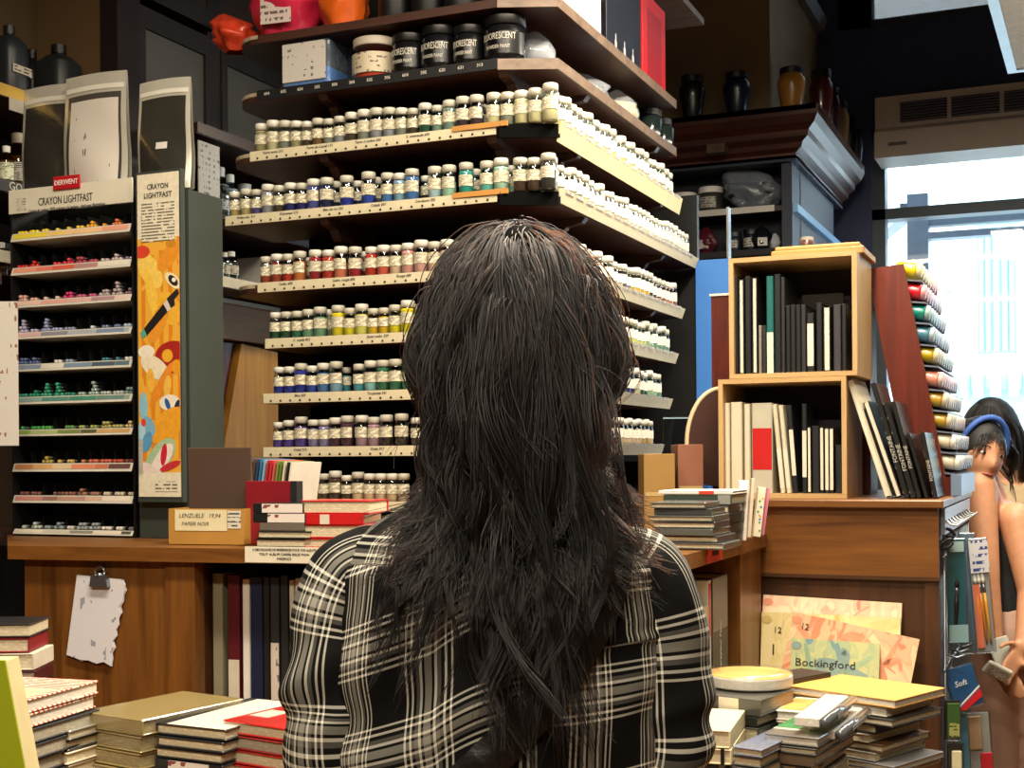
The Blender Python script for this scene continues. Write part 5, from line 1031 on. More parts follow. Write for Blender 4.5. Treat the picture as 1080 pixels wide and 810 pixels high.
def e1(o, w, h, d):
    MB().box((.006, -.0006, h * .87), (w - .006, -.0002, h * .97)).build('header_label', mat('#a9c8c8', .4), o)
    brush(o, w * .35, h * .06, w * .52, h * .62, d * .3, M_black, .0045); MB().box((w * .02, -.0005, 0), (w * .98, -.0001, h * .17)).build('lower_label', mat('#8fb4b8', .4), o)
pack('teal backed hanging pack with one black paint brush', 1001, 1022, 568, 678, 3.0, mat('#1f6f7c', .45), .012, -.02, e1)
pack('clear hanging pack of slim grey rods behind the teal brush pack', 1013, 1030, 562, 690, 3.12, mat('#7d8fa0', .45), .01)
def e2(o, w, h, d):
    for i, c in enumerate(('#d88a2c', '#c87a24', '#e0a040')): brush(o, w * (.35 + .2 * i), h * .08, w * (.2 + .2 * i), h * .7, d * .3, mat(c, .35, coat=.5), .0042, '#d8d2c8')
    MB().box((w * .02, -.0006, h * .7), (w * .98, -.0002, h * .98)).build('header_label', printed('#d8d8de', '#3a4a8a', 60, 'z', .5), o); MB().box((w * .05, -.0004, h * .05), (w * .4, .0, h * .6)).build('orange_card', mat('#d87858', .5), o)
pack('clear hanging pack of orange handled brushes', 1031, 1052, 568, 690, 3.1, mat('#b9b4b8', .5), .012, -.08, e2)
def e3(o, w, h, d):
    text('Soft', .018, mat('#f0f4f8', .5, var=0), o, (w * .4, -.0012, h * .62), name='pack_text', shear=.2); MB().prism([(w * .1, h * .05), (w * .95, h * .38), (w * .95, h * .2), (w * .3, 0)], .0003, .0012, 0, Matrix.Rotation(PI / 2, 4, 'X')).build('red_stripe', mat('#c8242c', .4), o); MB().prism([(w * .05, h * .1), (w * .95, h * .46), (w * .95, h * .42), (w * .05, h * .06)], .0003, .0014, 0, Matrix.Rotation(PI / 2, 4, 'X')).build('white_stripe', M_white, o)
pack('blue card pack with white lettering and red stripe', 1009, 1042, 706, 752, 2.98, mat('#1c66a4', .4), .014, -.3, e3)
def e4(o, w, h, d):
    MB().rbox((w * .12, -.004, h * .08), (w * .88, .002, h * .92), .01).build('blister', mat('#3c5a2c', .25, coat=.7), o); MB().box((w * .2, -.0048, h * .12), (w * .8, -.0042, h * .45)).build('label', printed('#9a9a5a', '#2a3a1c', 140, 'z', .5), o)
pack('green blister pack with olive label hanging low on the pedestal side', 997, 1015, 738, 782, 2.94, mat('#20281c', .4), .012, 0, e4)
def e5(o, w, h, d): MB().rbox((w * .2, -.006, h * .3), (w * .8, .002, h * .8), .008).build('cream_clip', mat('#ddd3a8', .5), o)
pack('clear pack holding a cream plastic clip lowest on the pedestal side', 1000, 1018, 784, 822, 2.95, mat('#3a4044', .4), .012, 0, e5)
def e6(o, w, h, d):
    MB().rbox((w * .5, -.003, h * .1), (w * .95, .002, h * .45), .004).build('red_card', mat('#c42a34', .4), o); MB().rbox((w * .1, -.003, h * .5), (w * .6, .002, h * .95), .01).build('tan_insert', mat('#b89a78', .6), o)
pack('clear pack with tan and red inserts under the blue card', 1022, 1050, 752, 830, 3.08, mat('#c8c4c0', .4), .014, -.06, e6)
pack('light blue card strip hanging beside the green blister pack', 1013, 1026, 752, 830, 3.02, mat('#58a4c4', .4), .008, -.05)
q = P(1002, 560, 2.97)
for i, (px, py, Y) in enumerate(((1000, 562, 2.97), (998, 574, 2.95))):
    q = P(px, py, Y); mb = MB(); mb.tube([(.016 * math.cos(a), 0, .008 * math.sin(a)) for a in [k * PI / 8 for k in range(16)]], .004, 6); o = mb.build('hook_tag', mat('#1c1c1e', .4), None, True, (q.x, q.y, q.z), (0, .5 * (1 - 2 * i), YAW)); tag(o, 'black loop tag on a hook, %s of two above the teal pack' % ('upper', 'lower')[i], 'tag')
# ================================================================= ON THE COUNTER
def onc(px, py): return hz(px, py, ZT)
y0_ = 2.315
o_x = hy(178, 574, y0_).x; w_ = hy(252, 574, y0_).x - o_x; hf = hy(200, 537, y0_).z - ZT
o = thing('kraft_box', 'low kraft cardboard box with a handwritten cream note on its front', 'box', (o_x, y0_, ZT + .0008), CANG)
mb = MB(); d_ = .1; mb.box((0, 0, 0), (w_, .003, hf)).box((0, d_ - .003, 0), (w_, d_, hf)).box((0, .003, 0), (.003, d_ - .003, hf)).box((w_ - .003, .003, 0), (w_, d_ - .003, hf)).box((.003, .003, 0), (w_ - .003, d_ - .003, .003)); mb.build('carton', mat('#b8883c', .7), o)
n_ = MB().box((w_ * .09, -.0012, hf * .38), (w_ * .78, -.0005, hf * .97)).build('paper_note', mat('#e6dcb4', .6), o)
text('LENZUELE   19,94', .0125, mat('#5a5448', .6, var=0), n_, (w_ * .42, -.0014, hf * .8), name='handwriting', shear=.2, width=w_ * .55); text('PAPIER NOIR', .0115, mat('#5a5448', .6, var=0), n_, (w_ * .36, -.0014, hf * .57), name='handwriting', shear=.2, width=w_ * .36)
MB().box((w_ * .79, -.0012, hf * .45), (w_ * .96, -.0005, hf * .95)).build('price_sticker', printed('#dcd6c6', '#555', 120, 'z', .5), o)
hb_ = hy(225, 475, y0_ + .05).z - ZT
c = thing('brown_board', 'large dark brown board standing in the kraft box', 'board', (o_x + .004, y0_ + .05, ZT + .006), (.04, 0, CANG)); MB().rbox((.012, 0, 0), (w_ - .014, .006, hb_), .002).build('board', mat('#4f3a2c', .8, var=.03), c)
# fan of coloured boards
FC = [('dark grey', '#2f3332'), ('charcoal', '#3a3c38'), ('grey', '#4a4d48'), ('slate', '#2f3436'), ('brown grey', '#6a5f54'), ('dull brown', '#5a4a3a'), ('dark blue', '#2a4a6c'), ('blue', '#3a7aa8'), ('pale blue', '#8ab0c0'), ('red', '#b8202c'), ('crimson', '#c42c34'), ('rose', '#c85a50'), ('olive', '#7a8a3a'), ('leaf green', '#5a7a2c'), ('cream', '#d8cfae'), ('black', '#1c1c1c'), ('white', '#e0dcce')]
xs_ = onc(257, 574).x
for i, (cn, col) in enumerate(FC):
    px = 257 + i * 3.55; p0 = hy(px - 6, 508, 2.44); top = hy(px + 2, 481 + i * .35, 2.44)
    h = top.z - ZT - .001; tl = .16
    b = MB().box((0, 0, 0), (.0042, .12, h)).build('coloured_board', mat(col, .7), None, False, (p0.x - .03, 2.44, ZT + .0012), (0, tl, 0)); tag(b, '%s board in the fan behind the red album, %s from the kraft box' % (cn, ORD[i + 1]), 'board', 'fan of coloured boards')
# red album standing on edge, books lying beside it
a = hy(258, 574, 2.36); b = hy(306, 574, 2.36); h = hy(280, 508, 2.36).z - ZT
M_redb = mat('#8c1a26', .45); M_redw = mat('#c42022', .3, coat=.3); M_pagel = printed('#e8e0c8', '#cbbf9f', 900, 'z', .42, .8)
book('dark red album standing upright behind the white labelled books', h, b.x - a.x, .022, M_redb, None, (a.x, 2.385, ZT + .001), (PI / 2, -PI / 2, 0), 'B', name='album') if 0 else None
o = thing('album', 'dark red cloth album standing upright behind the white labelled books', 'book', (a.x, 2.365, ZT + .001)); MB().rbox((0, 0, 0), (b.x - a.x, .003, h), .001).rbox((0, .021, 0), (b.x - a.x, .024, h), .001).box((0, .002, 0), (.003, .022, h)).build('cover', M_redb, o); MB().box((.003, .0032, .003), (b.x - a.x - .004, .0208, h - .003)).build('pages', M_page, o); MB().box((b.x - a.x + .001, -.004, 0), (b.x - a.x + .016, .02, h)).build('spine_wrap', M_bk2, o)
def flat(label, NLpx, NRpx, pyb, pyt, yfront, depth, cover, pages=None, z=None, **kw):
    a, b = hy(NLpx, pyb, yfront), hy(NRpx, pyb, yfront); t = hy(NLpx, pyt, yfront).z - hy(NLpx, pyb, yfront).z
    return book(label, b.x - a.x, depth, t, cover, pages, (a.x, yfront, z), kw.pop('rot', CANG), **kw), z + t + .0006
z = ZT + .0008; g = 'books beside the red album'
M_lbl = printed('#e6ddd4', '#8a4a4a', 60, 'z', .6, .5, wscale=60)
for (l, r, t_, lab, cv, pg, kw) in ((269, 318, 9, 'lowest cream edged book under the white labelled pair', M_bk, M_page, dict(spine='B')), (271, 324, 8, 'cream edged book second up beside the red album', M_bk2, M_page, dict(spine='B')), (274, 318, 8, 'plain grey book in the middle of the pile by the album', mat('#6a6257', .5), M_pageg, dict(spine='F')), (267, 319, 10, 'black book with white printed label, lower of the pair', M_bk, None, dict(spine='F', band=(.28, .98, M_lbl))), (267, 317, 10, 'black book with white printed label topping the pile', M_bk, None, dict(spine='F', band=(.18, .98, M_lbl)))):
    yv = 2.275 + RND.uniform(0, .006); base = hy(290, 576, yv).z
    a, b = hy(l, 560, yv), hy(r, 560, yv); t = t_ * (Vector((a.x, yv, HC)) - CAM).dot(FW) / F
    book(lab, b.x - a.x, .085, t, cv, pg, (a.x, yv, z), CANG, group=g, **kw); z += t + .0006
z = ZT + .0008
for (l, r, t_, lab, cv, sp) in ((318, 372, 10, 'red hardback lowest of the red books on the counter', M_redw, 'B'), (317, 374, 14, 'red hardback third down of the red books on the counter', M_redw, 'B'), (318, 380, 11, 'wrapped red book with white emblem on its spine', M_redw, 'F'), (317, 386, 14, 'red hardback topmost of the red books on the counter', M_redw, 'B')):
    yv = 2.29 + RND.uniform(0, .005); a, b = hy(l, 550, yv), hy(r, 550, yv); t = t_ * (Vector((a.x, yv, HC)) - CAM).dot(FW) / F
    bk = book(lab, b.x - a.x, .1, t, cv, M_page, (a.x, yv, z), CANG, sp, 'red books on the counter', band=(.3, .45, M_ow) if sp == 'F' else None); z += t + .0006
# white pad peeping from behind the customer's shoulder
book('small white covered pad lying on the counter behind the customer', .1, .09, .02, M_white, None, (hy(388, 540, 2.34).x, 2.34, ZT + .0008), CANG + .2, 'F', None)
# right arm of the counter: dark wrapped books and upright cards
g = 'dark wrapped books on the counter arm'
M_gr = mat('#3f4140', .3, coat=.4, bump=.2); M_gr2 = mat('#5a5c58', .3, coat=.4)
def arm_book(lab, l, r, py, t_, z, yv, cv, sp='F', band=None, dep=.14, pages=None, rot=.0, wrap=False):
    a, b = hy(l, py, yv), hy(r, py, yv); t = t_ * (Vector((a.x, yv, HC)) - CAM).dot(FW) / F
    book(lab, b.x - a.x, dep, t, cv, pages, (a.x, yv, z), rot, sp, g, band=band, wrap=wrap); return z + t + .0006
z = ZT + .0008; yv = 2.47
for i, (l, r, t_, cv, sp, nm) in enumerate(((700, 764, 6.5, M_gr2, 'R', 'lowest grey cream-edged book'), (698, 758, 7, M_gr, 'R', 'dark grey book second up'), (690, 752, 7, M_gr2, 'F', 'grey wrapped book third up'), (688, 754, 7, M_gr, 'R', 'dark wrapped book fourth up'), (684, 752, 6, M_gr2, 'R', 'grey wrapped book fifth up'), (690, 750, 7, M_gr, 'F', 'dark wrapped book sixth up'), (686, 744, 6, M_gr2, 'R', 'grey wrapped book topping the front pile'))):
    z = arm_book(nm + ' in the front pile on the counter arm', l, r, 560, t_, z, yv + RND.uniform(0, .01), cv, sp, None, .13, None, RND.uniform(-.03, .05), i % 2 == 0)
z = ZT + .0008; yv = 2.64
for i, (l, r, t_, cv, sp, nm, bd) in enumerate(((742, 768, 10, M_bk, 'R', 'cream edged black book lowest', None), (735, 769, 11, M_bk, 'R', 'navy edged cream book second up', None), (738, 770, 10, M_bk, 'R', 'black bound cream book third up', None), (742, 769, 9, M_gr, 'R', 'dark book fourth up', None), (700, 772, 10, mat('#39433c', .35), 'F', 'long dark green book with a grey label', (.8, .98, mat('#8f8f88', .4))), (695, 773, 4, M_white, 'F', 'thin white pad topping', (.55, .75, mat('#c8402c', .4))))):
    z = arm_book(nm + ' in the back pile on the counter arm', l, r, 560, t_, z, yv, cv, sp, bd, .13)
# upright cards and postcards at the end of the arm
g = 'upright cards at the counter end'
def card(lab, px0, px1, pyt, pyb, Y, m, tilt, th=.004, extra=None, nm='card'):
    a, b = P(px0, pyb, Y), P(px1, pyb, Y); zt = P(px0, pyt, Y).z; o = thing(nm, lab, 'card', (a.x, a.y, ZT + .0008), (0, tilt, YAW), g)
    w, h = (b - a).length, (zt - ZT) / math.cos(tilt)
    MB().rbox((0, 0, 0), (w, .02, h), .001).build('sheet_block', m, o)
    if extra: extra(o, w, h)
    return o
def flowers(o, w, h):
    cols = [mat(c, .5) for c in ('#3a6ac0', '#2f9a50', '#e8c82a', '#e88ab0')]
    for i in range(9):
        c = (RND.uniform(.15, .85) * w, -.0004, RND.uniform(.08, .92) * h)
        MB().lathe([(w * .14, -.0003), (w * .14, .0003)], 9, 0, T(*c) @ Matrix.Rotation(PI / 2, 4, 'X')).build('flower_print', cols[1 if c[2] < .3 * h else i % 4], o)
Yc = 3.02
card('white paper pad standing upright at the end of the counter arm', 777, 787, 507, 560, 2.8, M_white, .06)
card('white greeting card, first beside the upright white pad', 788.5, 792, 505, 558, 2.9, M_ow, .08)
card('greeting card with blue and green flowers standing at the counter end', 794, 802, 514, 556, 2.93, mat('#e9e8cf', .5), .12, extra=flowers)
card('pink flowered greeting card standing beside the flowery one', 803.5, 806, 515, 556, 2.97, mat('#e08aa8', .5), .14)
card('speckled cream greeting card near the counter end', 807.5, 810, 514, 556, 3.0, printed('#e8e2c8', '#4a5a3c', 120, 'z', .55), .15) if 0 else None
# ================================================================= NICHE BOOKS
g = 'folders upright in the counter niche'
def nb(lab, px0, px1, pyt, cv, sp='F', band=None, off=.09, pages=None, tilt=0):
    q0, q1 = fr(ss(px0), off), fr(ss(px1), off); w = math.hypot(q1[0] - q0[0], q1[1] - q0[1]) - .0008
    h = hy(px0, pyt, q0[1]).z - .831
    return book(lab, h, .2, w, cv, pages, (q1[0], q1[1], .8312), (0, -PI / 2 + tilt, CANG), sp, g, band, name='folder')
M_silv = mat('#8f8a70', .3, coat=.4); M_vin = mat('#5a1420', .45); M_nav = mat('#16203f', .45)
for l, r, t, cv, sp, bd, nm in ((193, 203, 604, M_silv, 'F', None, 'silvery wrapped folder first in the counter niche'), (208, 220, 606, M_vin, 'F', (.1, .42, M_ow), 'wine red folder with a cream band in the niche'), (223, 230, 610, M_white, 'F', None, 'white folder beside the wine red one in the niche'), (231, 243, 608, M_nav, 'F', None, 'dark blue folder in the counter niche'), (244, 250, 608, M_bk, 'F', None, 'black folder after the dark blue one in the niche'), (251, 260, 608, mat('#2c3034', .4), 'F', (.0, .55, printed('#d8ccc0', '#777', 30, 'x', .6)), 'dark grey folder with a white lower spine label'), (261.5, 269, 606, M_bk2, 'F', None, 'glossy black folder in the middle of the niche'), (270.5, 275, 611, M_ow, 'F', None, 'thin white folder, first of the white pair'), (276.5, 283, 609, M_white, 'F', None, 'thin white folder, second of the white pair'), (284.5, 288, 607, mat('#8a5a2c', .5), 'F', None, 'thin tan folder before the niche divider'), (288.8, 296, 646, M_ow, 'F', None, 'short cream folder standing before the divider')):
    nb(nm, l, r, t, cv, sp, bd)
nb('cream folder just past the niche divider', 304.5, 309.5, 612, M_ow); nb('white folder after the cream one past the divider', 310.5, 316, 612, M_white); nb('dark folder half hidden by the customer in the niche', 317, 325, 612, M_bk)
# books in the window-side niche
g = 'books in the window-side niche'
def nb2(lab, px0, px1, pyt, cv, band=None, title=None, pages=None):
    x = XC - .024; a, b = hx(px0, 700, x), hx(px1, 700, x); h = hx((px0 + px1) / 2, pyt, x).z - .831
    o = book(lab, h, .18, b.y - a.y - .001, cv, pages, (x, b.y, .8312), (0, -PI / 2, PI / 2), 'F', g, band, title=title)
    return o
nb2('cream book half hidden by the sleeve in the window-side niche', 741, 747, 640, M_ow); nb2('thin book with red top in the window-side niche', 747.6, 750.4, 612, M_white, (.62, .98, M_red))
nb2('black lettered book with a grey picture top in the window-side niche', 751.5, 768, 607, mat('#222021', .4), (.63, .99, mat('#8d8a84', .5)), ('Artist Watercolour Paper', .016, mat('#d9d4c8', .6, var=0)))
# ================================================================= DISPLAY TABLE AND ITS STACKS
ZS = .79
tb = thing('display_table', 'low oak display table in front of the counter carrying the book stacks', 'table')
MB().prism([(-2.35, 1.05), (-1.0, 1.05), (-1.0, 1.72), (-.98, 1.76), (-.40, 1.76), (-.385, 3.03), (XC + .004, 3.03), (XC + .004, cC.y - .005), (cA.x - .2, cA.y - .03)], ZS - .03, ZS).build('table_top', M_oakx, tb)
for x, y in ((-2.2, 1.15), (-1.08, 1.15), (-.46, 1.82), (-.46, 2.95), (-2.1, 2.05), (-1.0, 2.1)): MB().rbox((x - .03, y - .03, 0), (x + .03, y + .03, ZS - .031), .004).build('leg', M_oakd, tb)
M_beige_b = mat('#9d8a58', .3, coat=.5, bump=.25, scale=12); M_bpage = printed('#a89a72', '#857850', 700, 'z', .45, .7)
M_patt = printed('#e2d6c0', '#b02a1c', 90, 'x', .38, .4, wscale=110); M_kw = mat('#d8d2c2', .4, coat=.3); M_kblk = mat('#23252a', .35, coat=.3)
def S_(t, desc, cover, **k): return dict(t=t, desc=desc, cover=cover, **k)
stack((85, 749), (151, 759), (245, 734), 1.0, ZS, [S_(.024, 'beige wrapped hardback', M_beige_b, pages=M_bpage, spine='F', wrap=True)] + [S_(.024, 'olive beige hardback', M_beige_b, pages=M_bpage, spine='L', wrap=(i % 2 == 0)) for i in range(8)], 'the beige stack', 'beige wrapped books')
stack((164, 761), (239, 769), (345, 742), .992, ZS, [S_(.017, 'black hardback with cream picture cover', M_kblk, spine='L', patch=(.16, .0, .99, .97, M_kw)), S_(.016, 'black edged hardback', M_kblk, spine='B'), S_(.016, 'black edged hardback', M_kblk, spine='B'), S_(.018, 'black hardback with white spine label', M_kblk, spine='F', band=(.2, .8, M_lbl))] + [S_(.017, 'black edged hardback', M_kblk, spine='B') for _ in range(8)], 'the black and white stack', 'black and white books')
M_rc = mat('#c41c1c', .28, coat=.6, var=.25, scale=14)
stack((235, 758), (321, 770), (360, 735), .998, ZS, [S_(.019, 'glossy red picture book', M_rc, spine='B', patch=[(.06, .2, .3, .42, M_kw), (.3, .52, .5, .66, M_kw)], wrap=True), S_(.02, 'wrapped dark red book', M_redb, spine='B', pages=M_pageg, wrap=True)] + [S_(.02, 'wrapped red book', M_rc, spine='B', wrap=True) for _ in range(8)], 'the red stack', 'red wrapped books')
# patterned and grey books at the left end
stack((14, 741), (106, 716), (52, 706), 1.045, ZS, [S_(.02, 'red and cream patterned hardback', M_patt, spine='L', pages=M_pagew, patch=(.0, .1, .55, .75, mat('#d8c49a', .5))), S_(.02, 'patterned hardback with pinkish edges', M_patt, spine='B', pages=M_pagew)] + [S_(.022, 'dark covered book', M_kblk, spine='B', pages=M_pageg) for _ in range(10)], 'the patterned stack', 'patterned books')
stack((31, 766), (74, 770), (98, 752), .985, ZS, [S_(.014, 'grey glossy wrapped book', mat('#8a8880', .2, coat=.6), spine='B', pages=M_page, wrap=True), S_(.016, 'dark grey book with cream edges', M_kblk, spine='B')] + [S_(.018, 'small patterned book', M_patt, spine='B', pages=M_page) for _ in range(8)], 'the small stack beside the beige books', 'small patterned books')
stack((-45, 658), (33, 657), (33, 649), 1.094, ZS, [S_(.024, 'black covered book with cream edges', M_kblk, spine='L'), S_(.026, 'wine red book with cream edges', M_redb, spine='R', w=1.03), S_(.03, 'cream bound book', M_ow, spine='R', w=1.1), S_(.024, 'dark red book with brown edges', mat('#4a1418', .45), spine='R', w=1.1, pages=M_pageg)] + [S_(.015, 'white edged book', M_kblk, spine='B', pages=M_pagew, w=1.08) for _ in range(9)], 'the tall stack at the table end', 'tall stack of mixed books', .003, .02)
# lime green board at the table edge
a = P(6, 697, 1.6)
o = thing('green_folder', 'lime green upright folder with cream edge at the table end', 'folder', (a.x, a.y, ZS + .001), YAW)
ht = a.z - ZS; wd = .12; bx = (P(30, 810, 1.6) - P(9, 697, 1.6)).dot(RT) * ht / (a.z - P(30, 810, 1.6).z)
MB().prism([(-wd, 0), (bx, 0), (0, ht), (-wd, ht)], -.004, .0, 0, Matrix(((1, 0, 0, 0), (0, 0, 1, 0), (0, 1, 0, 0), (0, 0, 0, 1)))).build('front_cover', mat('#8f9a12', .45, var=.04), o)
MB().prism([(-wd, 0), (bx - .001, 0), (-.001, ht - .002), (-wd, ht - .002)], .0005, .045, 0, Matrix(((1, 0, 0, 0), (0, 0, 1, 0), (0, 1, 0, 0), (0, 0, 0, 1)))).build('pages', mat('#cfc190', .6), o)
# ---------------- right-hand stacks
M_ochre = mat('#d4a458', .5, var=.03); M_crm = mat('#e6dcb2', .45, var=.03)
R1 = [S_(.03, 'thick cream hardback', M_crm, spine='R', pages=M_page), S_(.026, 'cream hardback with black elastic', M_crm, spine='R', elastic=True, w=1.05), S_(.026, 'black book with red spine end', M_bk, spine='F', band=(.0, .4, M_red), w=.8), S_(.02, 'grey wrapped book', M_gr2, spine='B', wrap=True, w=1.1)] + [S_(.022, 'cream edged book', M_crm, spine='B', w=1.05) for _ in range(5)]
stack((715, 767), (771, 770), (793, 748), .925, ZS, R1, 'the cream stack', 'cream hardbacks')
R2 = [S_(.03, 'grey boxed book with white label', mat('#4c4a45', .3, coat=.4, bump=.2), spine='F', band=(.46, .72, M_ow), pages=M_pageg), S_(.018, 'black and green book', mat('#22241f', .35), spine='F', band=(.3, .6, mat('#c9c4b0', .5))), S_(.03, 'clear wrapped dark book', M_gr, spine='R', wrap=True)] + [S_(.02, 'grey book', M_gr2, spine='B', pages=M_page, wrap=True) for _ in range(6)]
stack((722, 729), (803, 738), (810, 722), .945, ZS, R2, 'the stack behind the cream books', 'grey boxed books')
# round pad pack on its own stack
q = hz(790, 705, .976); r_ = 45 * (q - CAM).dot(FW) / F; zb_ = .976 - .03
R3 = [S_(.012, 'black rimmed pad', M_bk, spine='R', pages=M_pagew), S_(.018, 'cream edged pad', M_crm, spine='B')] + [S_(.02, 'grey backed pad', M_gr2, spine='B', pages=M_pagew) for _ in range(6)]
ng = hz(767, 727, zb_)
stack((790, 713), (822, 718), (835, 702), zb_ - .001, ZS, R3, 'the stack under the round pack', 'pads under the round pack', .004)
o = thing('round_paper_pack', 'round pack of cream paper in clear wrap on the book stack', 'paper pack', (q.x, q.y, zb_ + .0005))
MB().lathe([(r_ * .98, 0), (r_, .002), (r_, .019), (r_ * .98, .021)], 40).build('paper_disc', M_pagew, o, 'auto'); MB().lathe([(r_ * .99, .0212), (r_ * .6, .024), (.0, .0245)], 40, cap=False).build('cover_print', mat('#d8a860', .5, var=.35, scale=9), o, True); MB().lathe([(r_ * 1.02, -.0002), (r_ * 1.025, .012), (r_ * 1.01, .026), (r_ * .7, .0275)], 40, cap=False).build('clear_wrap', M_wrap, o, True)
# ochre stack
R4 = [S_(.016, 'ochre yellow hardback', M_ochre, spine='L', pages=M_pagew), S_(.018, 'white edged book', M_ow, spine='B', pages=M_pagew, w=.95), S_(.014, 'dark covered book', M_gr, spine='B', w=1.04), S_(.018, 'black backed cream book', M_bk, spine='R', w=.84), S_(.016, 'cream edged book', M_ow, spine='B', w=.8), S_(.014, 'brown edged book', mat('#6a4a30', .5), spine='B', w=.9), S_(.016, 'pale grey pad', mat('#a9a59a', .5), spine='B', w=.86), S_(.012, 'grey covered pad', mat('#8d8c8c', .4), spine='B', w=1.05)] + [S_(.014, 'white pad', M_ow, spine='B') for _ in range(4)]
stack((832, 722), (946, 738), (957, 719), .935, ZS, R4, 'the ochre topped stack', 'books under the ochre one', .004, .03)
# green picture pad stack
M_pic = mat('#2f8a4c', .35, var=.35, scale=18)
R5 = [S_(.016, 'grey picture pad with green landscape cover', mat('#6f6a60', .35, coat=.4), spine='B', pages=M_pagew, patch=[(.0, .28, .62, .92, M_pic), (.0, .2, .66, .26, M_ow)], wrap=True), S_(.012, 'dark backed pad', M_gr, spine='B', pages=M_page), S_(.018, 'brown edged book', mat('#5a4a3a', .5), spine='F', w=.96), S_(.022, 'dark patterned book', printed('#3a342c', '#8a7a5a', 160, 'z', .5), spine='F', w=.9)] + [S_(.018, 'cream edged pad', M_ow, spine='B', pages=M_page) for _ in range(5)]
stack((806, 772), (864, 778), (884, 752), .915, ZS, R5, 'the green picture stack', 'pads under the green picture', .004, .04)
# rolled-edge packs and small orange pad on top of the middle stacks
R6 = [S_(.018, 'cream pad with orange picture cover', M_ow, spine='B', pages=M_pagew, patch=(.05, .1, .95, .9, mat('#d89a50', .5, var=.3, scale=20))), S_(.014, 'white pad in clear wrap', M_ow, spine='B', pages=M_pagew, wrap=True, w=1.25), S_(.016, 'grey pad', M_gr2, spine='B', pages=M_pagew, w=1.3)] + [S_(.02, 'cream edged pad', M_ow, spine='B', w=1.2) for _ in range(6)]
stack((818, 748), (856, 751), (868, 736), .92, ZS, R6, 'the orange picture stack', 'pads under the orange picture', .004, .03)
def roll_pack(label, px0, py0, px1, py1, zt, ztop=None):
    a, b = hz(px0, py0, zt), hz(px1, py1, zt); L_ = (b - a).length; an = math.atan2(b.y - a.y, b.x - a.x)
    o = thing('paper_pad', label, 'pad', (a.x, a.y, zt - .018), an, 'glossy wrapped pads'); 
    MB().rbox((0, .012, 0), (L_, .055, .016), .003).build('paper_block', M_pagew, o); mb = MB()
    mb.tube([(0, .004, .009), (L_, .004, .009)], .0085, 12); mb.build('rolled_edge', mat('#55585c', .2, coat=.8, bump=.4), o, True)
    MB().rbox((-.001, .0125, .0162), (L_ + .001, .056, .018), .002).build('clear_wrap', M_wrap, o)
    MB().rbox((L_ * .3, -.0052, .005), (L_ * .75, -.0047, .013), .0002).build('barcode', printed('#e8e6e0', '#222', 500, 'x', .3, .4), o)
roll_pack('glossy wrapped pad with rolled black edge, upper of two by the ochre book', 872, 757, 902, 733, .945); roll_pack('glossy wrapped pad with rolled black edge, lower of two by the ochre book', 888, 770, 917, 746, .918)
# tilted loose books in the near gap
g = 'tilted books between the stacks'
def tilt_book(label, px, py, z, w, d, t, cv, rot, tx, ty, pages=None, **k):
    p = hz(px, py, z); return book(label, w, d, t, cv, pages, (p.x, p.y, z - .012), (tx, ty, rot), 'B', g, **k)
stack((772, 786), (804, 790), (826, 768), .905, ZS, [S_(.014, 'blue grey wrapped book', mat('#8088a0', .25, coat=.5), spine='B', wrap=True), S_(.016, 'cream edged book', M_gr2, spine='B'), S_(.016, 'grey book', M_gr, spine='B')] + [S_(.018, 'cream edged pad', M_ow, spine='B') for _ in range(4)], 'the low stack by the cream books', 'low grey books', .004, .05)
stack((838, 798), (868, 800), (890, 780), .868, ZS, [S_(.012, 'brown covered book', mat('#8a6248', .45), spine='B', pages=M_pagew), S_(.014, 'white edged book', M_ow, spine='B', pages=M_pagew), S_(.014, 'orange printed book', mat('#c8883c', .5), spine='B', pages=M_pagew)] + [S_(.014, 'white pad', M_ow, spine='B', pages=M_pagew) for _ in range(2)], 'the low brown stack', 'low brown books', .003, .05)
# ================================================================= WATERCOLOUR PADS LEANING ON THE PEDESTAL
PADZ = []
def wash_mat(cols, seed):
    m, nt, b = nodes('watercolour_%d' % seed); L = nt.links
    tc = N(nt, 'ShaderNodeTexCoord'); mp = N(nt, 'ShaderNodeMapping'); mp.inputs['Location'].default_value = (seed * 3.1, seed, seed * 1.7); mp.inputs['Scale'].default_value = (1, 1, .6); L.new(tc.outputs['Object'], mp.inputs[0])
    nz = N(nt, 'ShaderNodeTexNoise', Scale=8.0, Detail=2.5, Distortion=1.6); L.new(mp.outputs[0], nz.inputs['Vector'])
    c0_ = lin(cols[0]); fd = lambda c_, k_: tuple(c0_[i_] * (1 - k_) + lin(c_)[i_] * k_ for i_ in range(3)); cols = [cols[0], fd(cols[1], .7), fd(cols[2], .45), fd(cols[3], .4)]
    r = ramp(nt, [(.0, cols[0]), (.44, cols[0]), (.455, cols[2]), (.52, cols[0]), (.55, cols[3]), (.565, cols[2]), (.61, cols[2]), (.62, cols[1]), (.7, cols[1]), (.72, cols[0])]); L.new(nz.outputs['Fac'], r.inputs[0]); L.new(r.outputs['Color'], b.inputs['Base Color']); b.inputs['Roughness'].default_value = .55; return m
